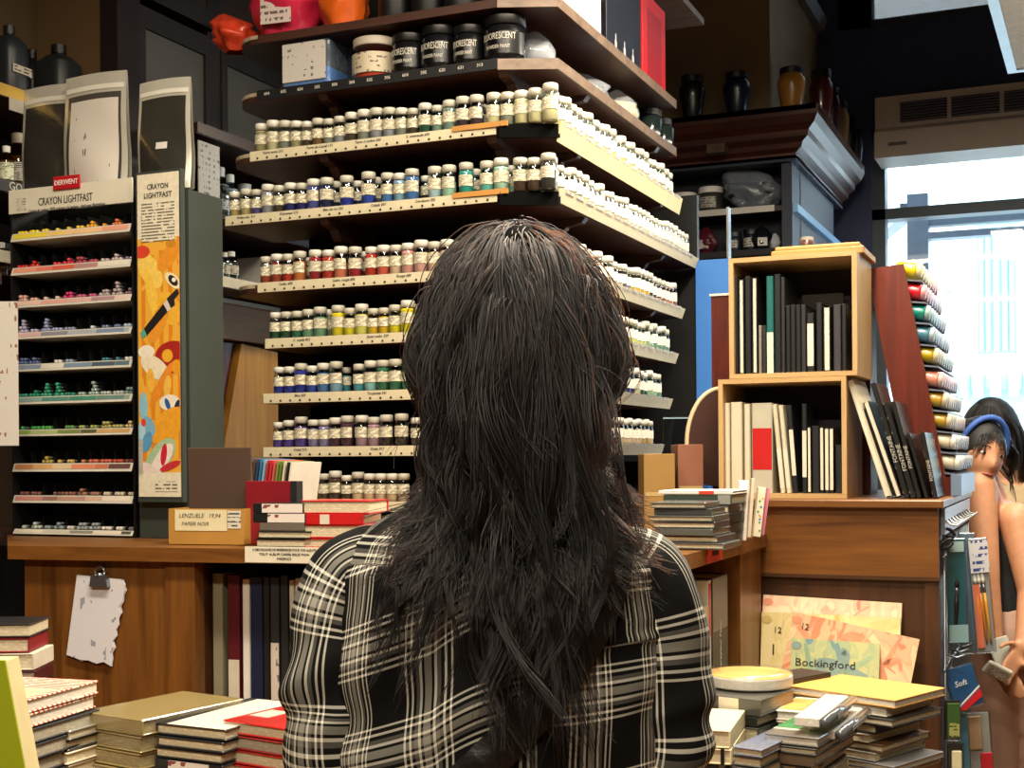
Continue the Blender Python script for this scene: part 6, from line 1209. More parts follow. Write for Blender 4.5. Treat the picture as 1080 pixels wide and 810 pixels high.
def art_pad(label, corners, yb_, th, cols, lift, texts=(), seed=0):
    """corners: TL, TR, and the left edge leans back from the table to the pedestal"""
    TL, TR, BL = corners; a = hy(*TL, yb_); b = hy(*TR, yb_); rz = math.atan2(b.z - a.z, b.x - a.x); w = math.hypot(b.x - a.x, b.z - a.z); h = (a.z - ZS - .003 + min(0, w * math.sin(rz))) / math.cos(rz)
    lean = .14; yb_ = YPd - .008 - lift * .014 - math.tan(lean) * (PADZ[0] - a.z) if PADZ else yb_
    if not PADZ: PADZ.append(a.z)
    o = thing('watercolour_pad', label, 'pad', (a.x, yb_ - math.sin(lean) * h - .0, a.z - h * math.cos(lean) * math.cos(rz)), (-lean, -rz, 0), 'watercolour pads on the pedestal'); o.rotation_mode = 'YXZ'
    MB().rbox((0, 0, 0), (w, th, h), .001).build('paper_block', M_pagew, o)
    MB().box((0, -.0016, 0), (w, -.0004, h)).build('cover', wash_mat(cols, seed), o)
    rr = random.Random(seed); cb_ = lin(cols[0]); mt = [mat(tuple(cb_[i_] * .4 + lin(c_)[i_] * .6 for i_ in range(3)), .5, var=.2, scale=25) for c_ in cols[1:]]
    mb = MB(); 
    for i in range(10):     # loose brush washes and loops
        q = [Vector((w * rr.uniform(.05, 1.0), h * rr.uniform(.05, 1.0))) for _ in range(4)]; wd_ = w * rr.choice((.012, .03, .06, .09)); pts = []
        for k_ in range(13):
            t_ = k_ / 12; pts.append(q[0] * (1 - t_) ** 3 + 3 * q[1] * t_ * (1 - t_) ** 2 + 3 * q[2] * t_ ** 2 * (1 - t_) + q[3] * t_ ** 3)
        l_, r_l = [], []
        for k_ in range(13):
            d_ = pts[min(k_ + 1, 12)] - pts[max(k_ - 1, 0)]; n_ = Vector((-d_.y, d_.x)).normalized() * wd_ * (.35 + .65 * math.sin(PI * k_ / 12))
            for L__, s__ in ((l_, 1), (r_l, -1)): c_ = pts[k_] + n_ * s__; L__.append((min(max(c_.x, .001), w - .001), -.0018 - i * .00005, min(max(c_.y, .001), h - .001)))
        mb.loft([l_, r_l], False, False, i % len(mt))
    mb.add([(w * .0 + .004 + .012 * math.cos(q_) + .008, -.0023, h - .016 + .009 * math.sin(q_)) for q_ in [2 * PI * i / 12 for i in range(12)]][::-1], [tuple(range(12))], 0)
    mb.build('wash_print', mt, o)
    for tx, sz, x, zz, wd in texts: text(tx, sz, mat('#2a2420', .6, var=0), o, (w * x, -.0026, h - zz), name='pad_lettering', align='LEFT', width=wd)
    return o
art_pad('largest watercolour pad with pink red washes at the back', ((802, 627), (948, 636), (796, 710)), YPd - .006, .008, ['#ecd2b0', '#e0553a', '#e89a84', '#d8785a'], 0, [('12', .022, .1, .1, None)], 1)
art_pad('cream watercolour pad with olive washes second from the back', ((804, 645), (950, 651), (798, 710)), YPd - .02, .008, ['#e2d29a', '#b89a3c', '#d0bc74', '#a8883a'], 1, [('12', .02, .09, .04, None), ('I', .035, .08, .085, None)], 2)
art_pad('tilted watercolour pad with orange red washes third from the back', ((822, 644), (954, 673), (818, 710)), YPd - .034, .008, ['#ead0a4', '#e05a34', '#e89474', '#d84a2c'], 2, [('12', .02, .08, .028, None), ('R', .03, .06, .075, None)], 3)
art_pad('front watercolour pad with blue green washes', ((834, 672), (927, 678), (834, 712)), YPd - .06, .008, ['#cfcf92', '#3a86a8', '#8ab49a', '#5a9a90'], 3.4, [('Bockingford', .024, .05, .053, .13)], 4)
# ================================================================= PEOPLE
def remeshed(mb, voxel, smooth_it=4):
    me = mb.mesh('tmp', mat('#888888', .5)); o = bpy.data.objects.new('tmp', me); COL.objects.link(o)
    r = o.modifiers.new('r', 'REMESH'); r.mode = 'VOXEL'; r.voxel_size = voxel; r.use_smooth_shade = True
    s = o.modifiers.new('s', 'SMOOTH'); s.factor = .5; s.iterations = smooth_it
    bpy.context.view_layer.update(); out = bpy.data.meshes.new_from_object(o.evaluated_get(bpy.context.evaluated_depsgraph_get()))
    bpy.data.objects.remove(o); out.materials.clear(); out.polygons.foreach_set('use_smooth', [True] * len(out.polygons)); return out
def bone(mb, a, ra, b, rb, n=14):
    a, b = Vector(a), Vector(b); mb.tube([a, a.lerp(b, .33), a.lerp(b, .66), b], [ra, ra + (rb - ra) * .33, ra + (rb - ra) * .66, rb], n); mb.ball(a, ra, n); mb.ball(b, rb, n)
def hand(mb, wrist, dirv, palm, thumb_side, curl=.5, sc_=1.0):
    """palm and five fingers: dirv along the hand, palm = direction the palm faces, thumb_side = direction towards the thumb"""
    d, p, t = Vector(dirv).normalized(), Vector(palm).normalized(), Vector(thumb_side).normalized(); w = Vector(wrist)
    for k in (-1, -.33, .33, 1): bone(mb, w + t * k * .014 * sc_, .012 * sc_, w + d * .078 * sc_ + t * k * .028 * sc_, .0105 * sc_, 10)
    for k, L_ in ((1, .068), (.36, .076), (-.3, .071), (-.95, .056)):
        q = w + d * .08 * sc_ + t * k * .029 * sc_; dd = d.copy()
        for j, f in enumerate((.45, .32, .23)):
            dd = (dd + p * curl * (.45 + .35 * j)).normalized(); e = q + dd * L_ * f * sc_ * 1.15; bone(mb, q, (.0088 - .0008 * j) * sc_, e, (.0082 - .001 * j) * sc_, 8); q = e
    q = w + d * .025 * sc_ + t * .026 * sc_; dd = (d * .7 + t * .75 + p * .25).normalized()
    for j, f in enumerate((.04, .03, .024)): e = q + dd * f * sc_; bone(mb, q, (.0115 - .001 * j) * sc_, e, (.0105 - .0015 * j) * sc_, 8); q = e; dd = (dd + d * .35 + p * .2 * curl).normalized()
def head_mesh(mb, M, s=1.0):
    """head facing +y, centre at the origin: 0.225 m tall at scale 1"""
    nu, nv = 40, 28; rings = []
    bumps = [((0, 1, -.08), .012, .16), ((0, 1, -.2), .013, .12), ((.34, .93, .1), -.006, .2), ((-.34, .93, .1), -.006, .2), ((0, .95, .3), .003, .3), ((0, .95, -.5), .005, .16), ((0, .82, -.8), .011, .2), ((.55, .8, -.22), .004, .25), ((-.55, .8, -.22), .004, .25)]
    for j in range(nv + 1):
        a = PI * (j + .01) / (nv + .02) - PI / 2; ring = []
        for i in range(nu):
            b = 2 * PI * i / nu; d = Vector((math.cos(a) * math.cos(b), math.cos(a) * math.sin(b), math.sin(a)))
            low = max(0, -d.z); x, y, z = d.x * .076 * (1 - .28 * low), d.y * .096 * (1 - .1 * low * (1 if d.y < 0 else 0)), d.z * .113
            r = sum(am * math.exp(-((d - Vector(c).normalized()).length / w) ** 2) for c, am, w in bumps)
            ring.append(M @ Vector((x + d.x * r, y + d.y * r, z + d.z * r)) if s == 1 else M @ (Vector((x + d.x * r, y + d.y * r, z + d.z * r)) * s))
        rings.append(ring)
    mb.loft(rings, True, True)
    for sx_ in (-1, 1): mb.ball((0, 0, 0), (.008, .018, .03), 10, 0, M @ T(sx_ * .077 * s, -.008 * s, -.004 * s) @ Matrix.Rotation(.35 * sx_, 4, 'Z') @ Matrix.Scale(s, 4))
def face_parts(par, M, lips='#a8584e', s=1.0):
    for sx_ in (-1, 1):
        e = MB(); e.ball((0, 0, 0), (.0135 * s, .0095 * s, .0058 * s), 14, 0, M @ T(sx_ * .031 * s, .0775 * s, .012 * s)); e.build('eye', mat('#dcd6ce', .2), par, True); q = e = None
        MB().ball((0, 0, 0), (.0052 * s, .002 * s, .0054 * s), 10, 0, M @ T(sx_ * .031 * s, .0862 * s, .012 * s)).build('iris', mat('#1a0f0a', .15), par, True)
        MB().tube([M @ (Vector((sx_ * x, y, z)) * s) for x, y, z in ((.017, .0915, .033), (.03, .091, .036), (.045, .0825, .033))], .0016 * s, 6).build('eyebrow', mat('#15100e', .7), par, True)
    MB().tube([M @ (Vector(q) * s) for q in ((-.022, .083, -.055), (-.01, .0935, -.052), (0, .0945, -.054), (.01, .0935, -.052), (.022, .083, -.055))], [.0015, .0045, .005, .0045, .0015], 8).build('lips', mat(lips, .4), par, True)
def torso(mb, rings, M=None, n=28, sq=2.2):
    """rings: (centre, half width, half depth)"""
    out = []
    for c, a, b in rings:
        c = Vector(c); out.append([(c.x + a * math.copysign(abs(math.cos(q)) ** (2 / sq), math.cos(q)), c.y + b * math.copysign(abs(math.sin(q)) ** (2 / sq), math.sin(q)), c.z) for q in [2 * PI * i / n for i in range(n)]])
    return mb.loft(out, True, True, 0, M)
def skin(col): 
    key = ('skin', col)
    if key in _M: return _M[key]
    m, nt, b = nodes('skin_%d' % len(_M)); tc = N(nt, 'ShaderNodeTexCoord'); nz = N(nt, 'ShaderNodeTexNoise', Scale=30.0, Detail=4.0); nt.links.new(tc.outputs['Object'], nz.inputs[0])
    c = lin(col); r = ramp(nt, [(.3, tuple(x * .92 for x in c[:3])), (.7, tuple(min(1, x * 1.06) for x in c[:3]))]); nt.links.new(nz.outputs['Fac'], r.inputs[0]); nt.links.new(r.outputs['Color'], b.inputs['Base Color'])
    b.inputs['Roughness'].default_value = .5; b.inputs['Subsurface Weight'].default_value = .12; b.inputs['Subsurface Radius'].default_value = (.01, .004, .002)
    _M[key] = m; return m
def body_obj(par, mb, col, voxel=.007): me = remeshed(mb, voxel); me.materials.append(skin(col)); me.name = 'body'; return link('body', me, par)
def cloth_obj(par, nm, mb, m, voxel=.008, it=5): me = remeshed(mb, voxel, it); me.materials.append(m); me.name = nm; return link(nm, me, par)
_hm = {}
def hair_mat(mel=1.0, red=.4, rough=.34):
    k = ('hair', mel, red, rough)
    if k in _M: return _M[k]
    m = bpy.data.materials.new('hair_%d' % len(_M)); m.use_nodes = True; nt = m.node_tree; nt.nodes.remove(nt.nodes['Principled BSDF'])
    h = nt.nodes.new('ShaderNodeBsdfHairPrincipled'); h.parametrization = 'MELANIN'
    h.inputs['Melanin'].default_value = mel; h.inputs['Melanin Redness'].default_value = red; h.inputs['Roughness'].default_value = rough; h.inputs['Radial Roughness'].default_value = .4; h.inputs['IOR'].default_value = 1.46; h.inputs['Random Color'].default_value = .15; h.inputs['Random Roughness'].default_value = .2
    nt.links.new(h.outputs[0], nt.nodes['Material Output'].inputs[0]); _M[k] = m; return m
def hair_obj(par, strands, nm='hair', r0=.00055, r1=.00018, m=None):
    hc = bpy.data.hair_curves.new(nm); n = len(strands[0]); hc.add_curves([n] * len(strands))
    hc.attributes['position'].data.foreach_set('vector', [c for s in strands for p in s for c in p])
    ra = hc.attributes.get('radius') or hc.attributes.new('radius', 'FLOAT', 'POINT'); ra.data.foreach_set('value', [r0 + (r1 - r0) * (i / (n - 1)) ** 2 for s in strands for i in range(n)])
    hc.materials.append(m or hair_mat()); return link(nm, hc, par)
# ---------------------------------------------------------------- the customer in the checked shirt, seen from behind
YW = 1.53; wp = P(525, HZ, YW)
WM = thing('person', 'person with long dark layered hair in a black and white checked shirt seen from behind', 'person', (wp.x, wp.y, 0), YAW)
kx = YW / F
def wx(px): return (px - 525) * kx
def wz(py): return HC + (HZ - py) * kx
HCt = Vector((.022, .012, 1.532))
mb = MB(); torso(mb, [((0, 0, .80), .155, .11), ((0, 0, .92), .16, .115), ((0, 0, 1.05), .128, .092), ((0, -.002, 1.18), .135, .09), ((0, -.002, 1.25), .138, .078), ((0, 0, 1.295), .09, .055), ((0, 0, 1.35), .05, .05)])
bone(mb, (.004, 0, 1.33), .052, (.018, .012, 1.46), .05); head_mesh(mb, T(*HCt) @ Matrix.Rotation(-.06, 4, 'Y'))
for s in (-1, 1):
    sh, el, wr = (s * .148, 0, 1.255), (s * .188, -.005, 1.03), (s * .075, .2, 1.075)
    bone(mb, sh, .045, el, .036); bone(mb, el, .036, wr, .024); hand(mb, wr, (-s * .35, .9, .15), (-s * .8, -.2, -.3), (0, .1, 1), .55)
    bone(mb, (s * .085, 0, .86), .088, (s * .095, .012, .48), .055); bone(mb, (s * .095, .012, .48), .055, (s * .1, -.015, .09), .036); bone(mb, (s * .1, -.03, .045), .04, (s * .112, .14, .03), .027)
body_obj(WM, mb, '#d8a888', .007); face_parts(WM, T(*HCt) @ Matrix.Rotation(-.06, 4, 'Y'))
mb = MB(); torso(mb, [((0, 0, .72), .175, .13), ((0, 0, .86), .178, .132), ((0, 0, .98), .15, .115)])
for s in (-1, 1): bone(mb, (s * .088, 0, .78), .098, (s * .097, .012, .46), .078); bone(mb, (s * .097, .012, .46), .078, (s * .1, -.012, .1), .07)
cloth_obj(WM, 'trousers', mb, mat('#17181c', .8))
for s in (-1, 1):
    mb = MB(); bone(mb, (s * .1, -.035, .05), .047, (s * .114, .145, .04), .038); mb.box((s * .105 - .04, -.075, .002), (s * .105 + .04, .175, .03)); cloth_obj(WM, 'shoe', mb, mat('#d8d4cc', .5), .006, 3)
# shirt: torso shell and sleeves, checked cloth woven by its own thread coordinates
def plaid():
    m, nt, b = nodes('checked_cloth'); L = nt.links
    uv = N(nt, 'ShaderNodeUVMap'); uv.uv_map = 'thread'; sp = N(nt, 'ShaderNodeSeparateXYZ'); L.new(uv.outputs[0], sp.inputs[0])
    prof = [(0, 0), (.25, 1), (.27, 0), (.31, 1), (.333, 0), (.37, .16), (.41, 1), (.436, .0), (.462, .42), (.538, .0), (.564, 1), (.59, .16), (.63, 0), (.667, 1), (.69, 0), (.73, 1), (.75, 0)]
    o = []
    for ax_ in (0, 1):
        f = N(nt, 'ShaderNodeMath', operation='FRACT'); L.new(sp.outputs[ax_], f.inputs[0])
        r = ramp(nt, [(p_, (v_, v_, v_)) for p_, v_ in prof], 'CONSTANT'); L.new(f.outputs[0], r.inputs[0]); o.append(r.outputs['Color'])
    # twill: over-under weave mixes warp and weft
    ad = N(nt, 'ShaderNodeMath', operation='ADD'); L.new(o[0], ad.inputs[0]); L.new(o[1], ad.inputs[1])
    nz = N(nt, 'ShaderNodeTexNoise', Scale=900.0, Detail=1.0); tc = N(nt, 'ShaderNodeTexCoord'); L.new(tc.outputs['Object'], nz.inputs['Vector'])
    r2 = ramp(nt, [(0, '#070708'), (.5, '#a6a398'), (1, '#f2ecdc')]); h = N(nt, 'ShaderNodeMath', operation='MULTIPLY'); h.inputs[1].default_value = .5; L.new(ad.outputs[0], h.inputs[0]); L.new(h.outputs[0], r2.inputs[0]); L.new(r2.outputs['Color'], b.inputs['Base Color'])
    n2 = N(nt, 'ShaderNodeTexNoise', Scale=26.0, Detail=3.0); L.new(tc.outputs['Object'], n2.inputs['Vector']); bp = N(nt, 'ShaderNodeBump', Strength=.35, Distance=.006); L.new(n2.outputs['Fac'], bp.inputs['Height']); L.new(bp.outputs['Normal'], b.inputs['Normal'])
    b.inputs['Roughness'].default_value = .85; b.inputs['Specular IOR Level'].default_value = .2; return m
M_pl_ = plaid()
def interp(tab, z):
    for (z0_, v0), (z1_, v1) in zip(tab, tab[1:]):
        if z <= z1_:
            t = max(0, (z - z0_) / (z1_ - z0_)); return v0 + (v1 - v0) * t
    return tab[-1][1]
TA = [(.70, .205), (.85, .2), (1.0, .19), (1.1, .19), (1.2, .192), (1.25, .187), (1.285, .168), (1.31, .135), (1.33, .095), (1.345, .066)]
TB = [(.70, .135), (.85, .13), (1.0, .122), (1.1, .124), (1.2, .122), (1.25, .112), (1.285, .096), (1.31, .083), (1.33, .072), (1.345, .064)]
TY = [(.70, 0), (1.1, -.004), (1.25, -.008), (1.345, 0)]
def fold(x, y, z, k=0):
    """cloth folds: pulls rising to the strap, blousing at the waist, small wrinkles"""
    f = .007 * noise.noise(Vector((x * 5 + k, y * 4, z * 9))) + .0035 * noise.noise(Vector((x * 14 + z * 10, y * 9 + k, z * 20 - x * 12)))
    f += .005 * math.sin((z - .55 * x) * 62 + 3 * noise.noise(Vector((x * 6, k, z * 5)))) * math.exp(-((z - 1.07) / .12) ** 2) * (1 if x < .05 else .35)
    return f
def shirt_grid(nm, fn, uvfn, nu, nv, par, wrapu=True):
    vs = [fn(i / nu, j / nv) for j in range(nv + 1) for i in range(nu + 1)]; w = nu + 1; fs = [(j * w + i, j * w + i + 1, (j + 1) * w + i + 1, (j + 1) * w + i) for j in range(nv) for i in range(nu)]
    me = bpy.data.meshes.new(nm); me.from_pydata(vs, [], fs); me.polygons.foreach_set('use_smooth', [True] * len(fs)); me.materials.append(M_pl_)
    ul = me.uv_layers.new(name='thread'); dat = []
    for f in fs:
        us = [uvfn((v % w) / nu, (v // w) / nv) for v in f]; dat += [c for u in us for c in u]
    ul.data.foreach_set('uv', dat); me.update(); return link(nm, me, par)
ZSH0, ZSH1 = .70, 1.345
PER = .108
def tpos(u, v):
    th = (u - .5) * 2 * PI; z = ZSH0 + (ZSH1 - ZSH0) * v; a, b, yo = interp(TA, z), interp(TB, z), interp(TY, z)
    sx_, cx_ = math.sin(th), math.cos(th); ex = 2 / 2.3; x = a * math.copysign(abs(sx_) ** ex, sx_); y = yo - b * math.copysign(abs(cx_) ** ex, cx_)
    f = fold(x, y, z) * (1 if z < 1.3 else .4) + .004 * max(0, math.exp(-((z - 1.178) / .006) ** 2)) * (1 if x > .02 else 0)
    n_ = Vector((x / a / a, (y - yo) / b / b, 0)).normalized(); return (x + n_.x * f, y + n_.y * f, z + (-.012 * (1 - v) * math.cos(3 * th)))
def tuv(u, v):
    th = (u - .5) * 2 * PI; z = ZSH0 + (ZSH1 - ZSH0) * v; a = .19 * th; x = .19 * math.sin(th)
    left = max(0, min(1, (.04 - x) / .1)); vz = z - .42 * min(0, x - .04) * 1.0 * (1 if z < 1.262 else 0) * left
    if z > (1.175 if x > .03 else 1.262): uu = (a - .173) / PER + .5; vv = (vz - 1.262) / .125 + .5
    else: uu = (a - .093) / PER + .5 if x > .03 else (a + .066) / PER + .5; vv = (vz - 1.127) / .118 + .5
    return (uu, vv)
SHT = shirt_grid('shirt', tpos, tuv, 220, 230, WM)
def sleeve(s):
    path = [Vector(p) for p in ((s * .118, -.004, 1.258), (s * .162, -.006, 1.242), (s * .183, -.01, 1.18), (s * .187, -.014, 1.1), (s * .186, -.008, 1.045), (s * .165, .06, 1.025), (s * .13, .13, 1.04), (s * .1, .17, 1.058))]
    rad = [.038, .054, .06, .06, .058, .052, .044, .04]
    def at(t):
        q = t * (len(path) - 1); i = min(int(q), len(path) - 2); f = q - i; i0, i3 = max(i - 1, 0), min(i + 2, len(path) - 1)
        p0, p1, p2, p3 = path[i0], path[i], path[i + 1], path[i3]
        p = .5 * (2 * p1 + (p2 - p0) * f + (2 * p0 - 5 * p1 + 4 * p2 - p3) * f * f + (3 * p1 - p0 - 3 * p2 + p3) * f ** 3); return p, rad[i] + (rad[i + 1] - rad[i]) * f
    def pos(u, v):
        p, r = at(v); p2, _ = at(min(1, v + .01)); p1, _ = at(max(0, v - .01)); t = (p2 - p1).normalized()
        e1 = Vector((0, 1, 0)); e1 = (e1 - t * e1.dot(t)); e1 = e1.normalized() if e1.length > .2 else Vector((0, 0, 1)); e2 = t.cross(e1)
        if abs(t.y) > .6: pass
        a = 2 * PI * u; d = e1 * math.cos(a) + e2 * math.sin(a); q = p + d * r
        f = fold(q.x, q.y, q.z, 4 + s) * 1.2 + .006 * math.sin(v * 46 + 3 * math.sin(a) + 2 * noise.noise(q * 7)) * math.exp(-((v - .58) / .2) ** 2); return tuple(q + d * f)
    def uv(u, v): return ((u - .5) * 2 * PI * .058 / PER + .2, v * .47 / .118 + (.25 if s > 0 else .6))
    return shirt_grid('sleeve', pos, uv, 72, 130, SHT)
sleeve(-1); sleeve(1)
# collar
def col(u, v):
    th = (u - .5) * 2 * PI * .86; r = .064 + .016 * v; z = 1.352 + .02 * math.sin(PI * min(1, v * 1.3)) - .03 * max(0, v - .4); return (r * 1.15 * math.sin(th), -r * math.cos(th) * 1.02 - .004, z - .006 * math.cos(th * 2))
shirt_grid('collar', col, lambda u, v: (u * .46 / PER, v * .05 / .118 + .3), 60, 8, SHT)
# ---- bag strap and bag
def back_y(x, z):
    a, b, yo = interp(TA, z), interp(TB, z), interp(TY, z); q = min(.999, abs(x) / a); return yo - b * (1 - q ** 2.3) ** (1 / 2.3)
BG = thing('shoulder_bag', 'black shoulder bag worn across the back on a wide satin strap', 'bag', (wp.x, wp.y, 0), YAW)
pts = [(wx(px), wz(py)) for px, py in ((640, 549), (642, 575), (634, 610), (615, 650), (588, 693), (555, 733), (518, 770), (480, 806), (440, 845), (395, 890), (350, 930), (330, 955))]
def strap(u, v):
    q = v * (len(pts) - 1); i = min(int(q), len(pts) - 2); f = q - i; x = pts[i][0] + (pts[i + 1][0] - pts[i][0]) * f; z = pts[i][1] + (pts[i + 1][1] - pts[i][1]) * f
    w_ = .043 * (u - .5); dx, dz = pts[i + 1][0] - pts[i][0], pts[i + 1][1] - pts[i][1]; l = math.hypot(dx, dz); x += -dz / l * w_; z += dx / l * w_
    return (x, back_y(x, z) - .0125 - .004 * math.sin(PI * u) - .002 * noise.noise(Vector((x * 40, z * 40, 1))), z)
mb = MB(); mb.sheet(strap, 10, 90); mb.sheet(lambda u, v: (lambda p: (p[0], p[1] + .003, p[2]))(strap(u, v)), 10, 90)
def front(u, v):
    x, y, z = strap(u, v); a_, b_, yo = interp(TA, z), interp(TB, z), interp(TY, z); q = min(.999, abs(x) / a_); return (x, yo + b_ * (1 - q ** 2.3) ** (1 / 2.3) + .0125, z)
mb.sheet(front, 10, 90)
mb.sheet(lambda u, v: (lambda p, q: (p[0], p[1] + (q[1] - p[1]) * v, p[2] + .02 * math.sin(PI * v)))(strap(u, 0), front(u, 0)), 10, 12)
mb.build('strap', mat('#0a0a0c', .42, bump=.5, scale=60), BG, True)
mb = MB(); mb.rbox((-.3, -.12, .7), (-.215, .12, .9), .03); mb.build('pouch', mat('#0f0f12', .45), BG, 'auto'); MB().rbox((-.305, -.1, .8), (-.3, .1, .87), .001).build('flap', mat('#151519', .4), BG)
# ---- hair of the customer
rh = random.Random(5)
SK = Vector((.08, .1, .116)); CR = Vector((0, -.35, .94)).normalized()
def grow(root_d, zend, flick, seed, n=24, vol=0.0, xt=None, wav=1.0):
    """one guide lock from the scalp, over the skull, down the back"""
    d = Vector(root_d).normalized(); shell = Vector((.084 + vol, .106 + vol * .8, .119 + vol * .2)); p = HCt + Vector((d.x * SK.x, d.y * SK.y, d.z * SK.z)); pts_ = [p.copy()]
    L_ = (p.z - zend) + .06; step = L_ / (n - 1) * 1.12
    az = math.atan2(d.x, -d.y); vel = (d - CR * d.dot(CR)); vel = vel.normalized() if vel.length > .05 else Vector((rh.uniform(-1, 1), -.5, 0)).normalized()
    vel = vel * .8 + d * .45
    for i in range(1, n):
        t = i / (n - 1); vel = vel * .62 + Vector((0, 0, -1)) * .5
        vel += Vector((noise.noise(Vector((seed, t * 5, 1))), noise.noise(Vector((seed, t * 5, 7))) * .5, 0)) * .36 * wav * (.3 + t)
        if .03 < HCt.z - p.z < .17 and abs(p.x - HCt.x) > .088: vel.x -= (p.x - HCt.x) * 4
        if xt is not None: vel.x += (xt - p.x) * 6 * t
        if t > .72: o_ = Vector((math.sin(az) * flick, -math.cos(az) * abs(flick) * .45, .12 * abs(flick))); vel += o_ * (t - .72) * 5
        p = p + vel.normalized() * step
        q = p - HCt
        if q.z > -.02: e = math.sqrt((q.x / shell.x) ** 2 + (q.y / shell.y) ** 2 + (q.z / shell.z) ** 2)
        else: e = math.sqrt((q.x / shell.x) ** 2 + (q.y / shell.y) ** 2)
        if e < 1 and q.z > -.17:
            k = 1 / max(e, .25); p.x = HCt.x + q.x * k; p.y = HCt.y + q.y * k
            if q.z > 0: p.z = HCt.z + q.z * (1 + (k - 1) * .5)
        if p.z < 1.36 and abs(p.x) < .19:
            yb = back_y(p.x, max(.72, p.z)) - .014 - .02 * rh.random() if p.z < 1.335 else -.075
            if p.y < .02 and p.y > yb: p.y = yb
        pts_.append(p.copy())
    return pts_
strands = []
def lock(d, zend, flick, k, width=.012, vol=0.0, xt=None, wav=1.0, tip=.35):
    sd = rh.uniform(0, 100); g = grow(d, zend, flick, sd, vol=vol, xt=xt, wav=wav)
    for s in range(k):
        off = Vector((rh.gauss(0, 1), rh.gauss(0, 1), rh.gauss(0, .6))) * width * .6; cut = rh.uniform(.8, 1.0); ph = rh.uniform(0, 50); st = []
        fz = rh.random() < .12
        for i in range(len(g)):
            t = i / (len(g) - 1) * cut; q = t * (len(g) - 1); a = min(int(q), len(g) - 2); p = g[a].lerp(g[a + 1], q - a)
            sp_ = (.6 + .5 * math.sin(min(1, t * 1.3) * PI)) * (1 - t * (1 - tip)); w_ = Vector((noise.noise(Vector((ph, t * 4, 0))), noise.noise(Vector((ph, t * 4, 5))), noise.noise(Vector((ph, t * 4, 9))))) * ((.034 if fz else .0125) * t)
            pp = p + off * sp_ + w_
            if pp.z < 1.335 and abs(pp.x) < .185:
                yb = back_y(pp.x, max(.72, pp.z)) - .012
                if pp.y < .02 and pp.y > yb: pp.y = yb
            st.append(pp)
        strands.append(st)
def rdir(back=True):
    while True:
        d = Vector((rh.gauss(0, 1), rh.gauss(0, 1), rh.gauss(0, 1))).normalized()
        if d.z > -.25 and d.y < .35 + .3 * d.z and (d.z > .0 or d.y < .1): return d
def zlimit(x):   # the hem of the layered cut: long behind the spine, short at the sides
    return 1.15 if abs(x - wx(562)) < .03 else 1.2 if abs(x - wx(560)) < .075 else 1.29
for i in range(340):
    d = rdir(); r_ = rh.random(); side = abs(d.x)
    if r_ < .45: zend, fl = rh.uniform(1.31, 1.38), rh.uniform(.3, 1.3)
    elif r_ < .78: zend, fl = rh.uniform(1.27, 1.33), rh.uniform(.0, 1.0)
    else: zend, fl = rh.uniform(1.15, 1.26), rh.uniform(-.2, .3)
    if side > .55: zend = max(zend, rh.uniform(1.29, 1.35)); fl = rh.uniform(.4, 1.4)
    xt = None
    if zend < 1.29: xt = wx(rh.gauss(562, 30))
    lock(d, zend, fl, 27, rh.uniform(.009, .018), rh.uniform(0, .011), xt, 2.4, rh.uniform(.1, .42))
for i in range(10): lock((-.72 + .03 * i, -.6, .1), rh.uniform(1.2, 1.25), .2, 24, .01, .01, wx(395 + i * 8), 1.2, .3)
for i in range(14): lock((rh.uniform(-.35, .45), -.85, rh.uniform(-.1, .3)), rh.uniform(1.12, 1.18), .0, 24, .011, .012, wx(rh.uniform(520, 610)), 1.4, .3)
for i in range(34): lock((rh.choice((-1, 1)) * rh.uniform(.5, .95), -rh.uniform(.1, .7), rh.uniform(-.1, .3)), rh.uniform(1.29, 1.36), rh.uniform(1.0, 2.2), 8, .012, .012, None, 2.6, .6)
for i in range(70): lock((rh.gauss(0, .35), rh.gauss(-.35, .35), 1), rh.uniform(1.26, 1.4), rh.uniform(0, .6), 24, rh.uniform(.01, .016), .004, None, .8, .4)
for i in range(40): lock(rdir(), rh.uniform(1.3, 1.5), rh.uniform(-.5, 1.5), 3, .01, rh.uniform(.015, .035), None, 4.0, .8)
HR = hair_obj(WM, strands, 'hair', .0006, .0002)
# dark under layer so that the scalp does not show
mb = MB(); rg = []
for z, a, y0b, y1b in ((1.645, .012, -.02, .02), (1.64, .04, -.05, .05), (1.625, .064, -.075, .07), (1.59, .08, -.095, .06), (1.545, .08, -.1, .03), (1.49, .083, -.098, .01), (1.43, .085, -.096, .0), (1.38, .088, -.098, -.005), (1.34, .085, -.112, -.03), (1.29, .05, -.137, -.127), (1.24, .035, -.142, -.134), (1.2, .015, -.143, -.138)):
    rg.append([(HCt.x + a * math.cos(q), HCt.y * (z > 1.33) + (y0b + y1b) / 2 + (y1b - y0b) / 2 * math.sin(q), z) for q in [2 * PI * i / 32 for i in range(32)]])
mb.loft(rg[::-1], True, True); mb.build('hair_under_layer', mat('#040303', .9, var=0, spec=.05), WM, True)

# ---------------------------------------------------------------- two shoppers by the window
def fig_root(name, label, px, Y): p = P(px, HZ, Y); return thing(name, label, 'person', (p.x, p.y, 0), YAW), Vector((p.x, p.y, 0))
Rm = Matrix.Rotation(-YAW, 4, 'Z')
def J(o, px, py, Y, dy=0): return Rm @ (P(px, py, Y + dy) - o)
SK1, SK2 = '#d49a74', '#d8a27c'
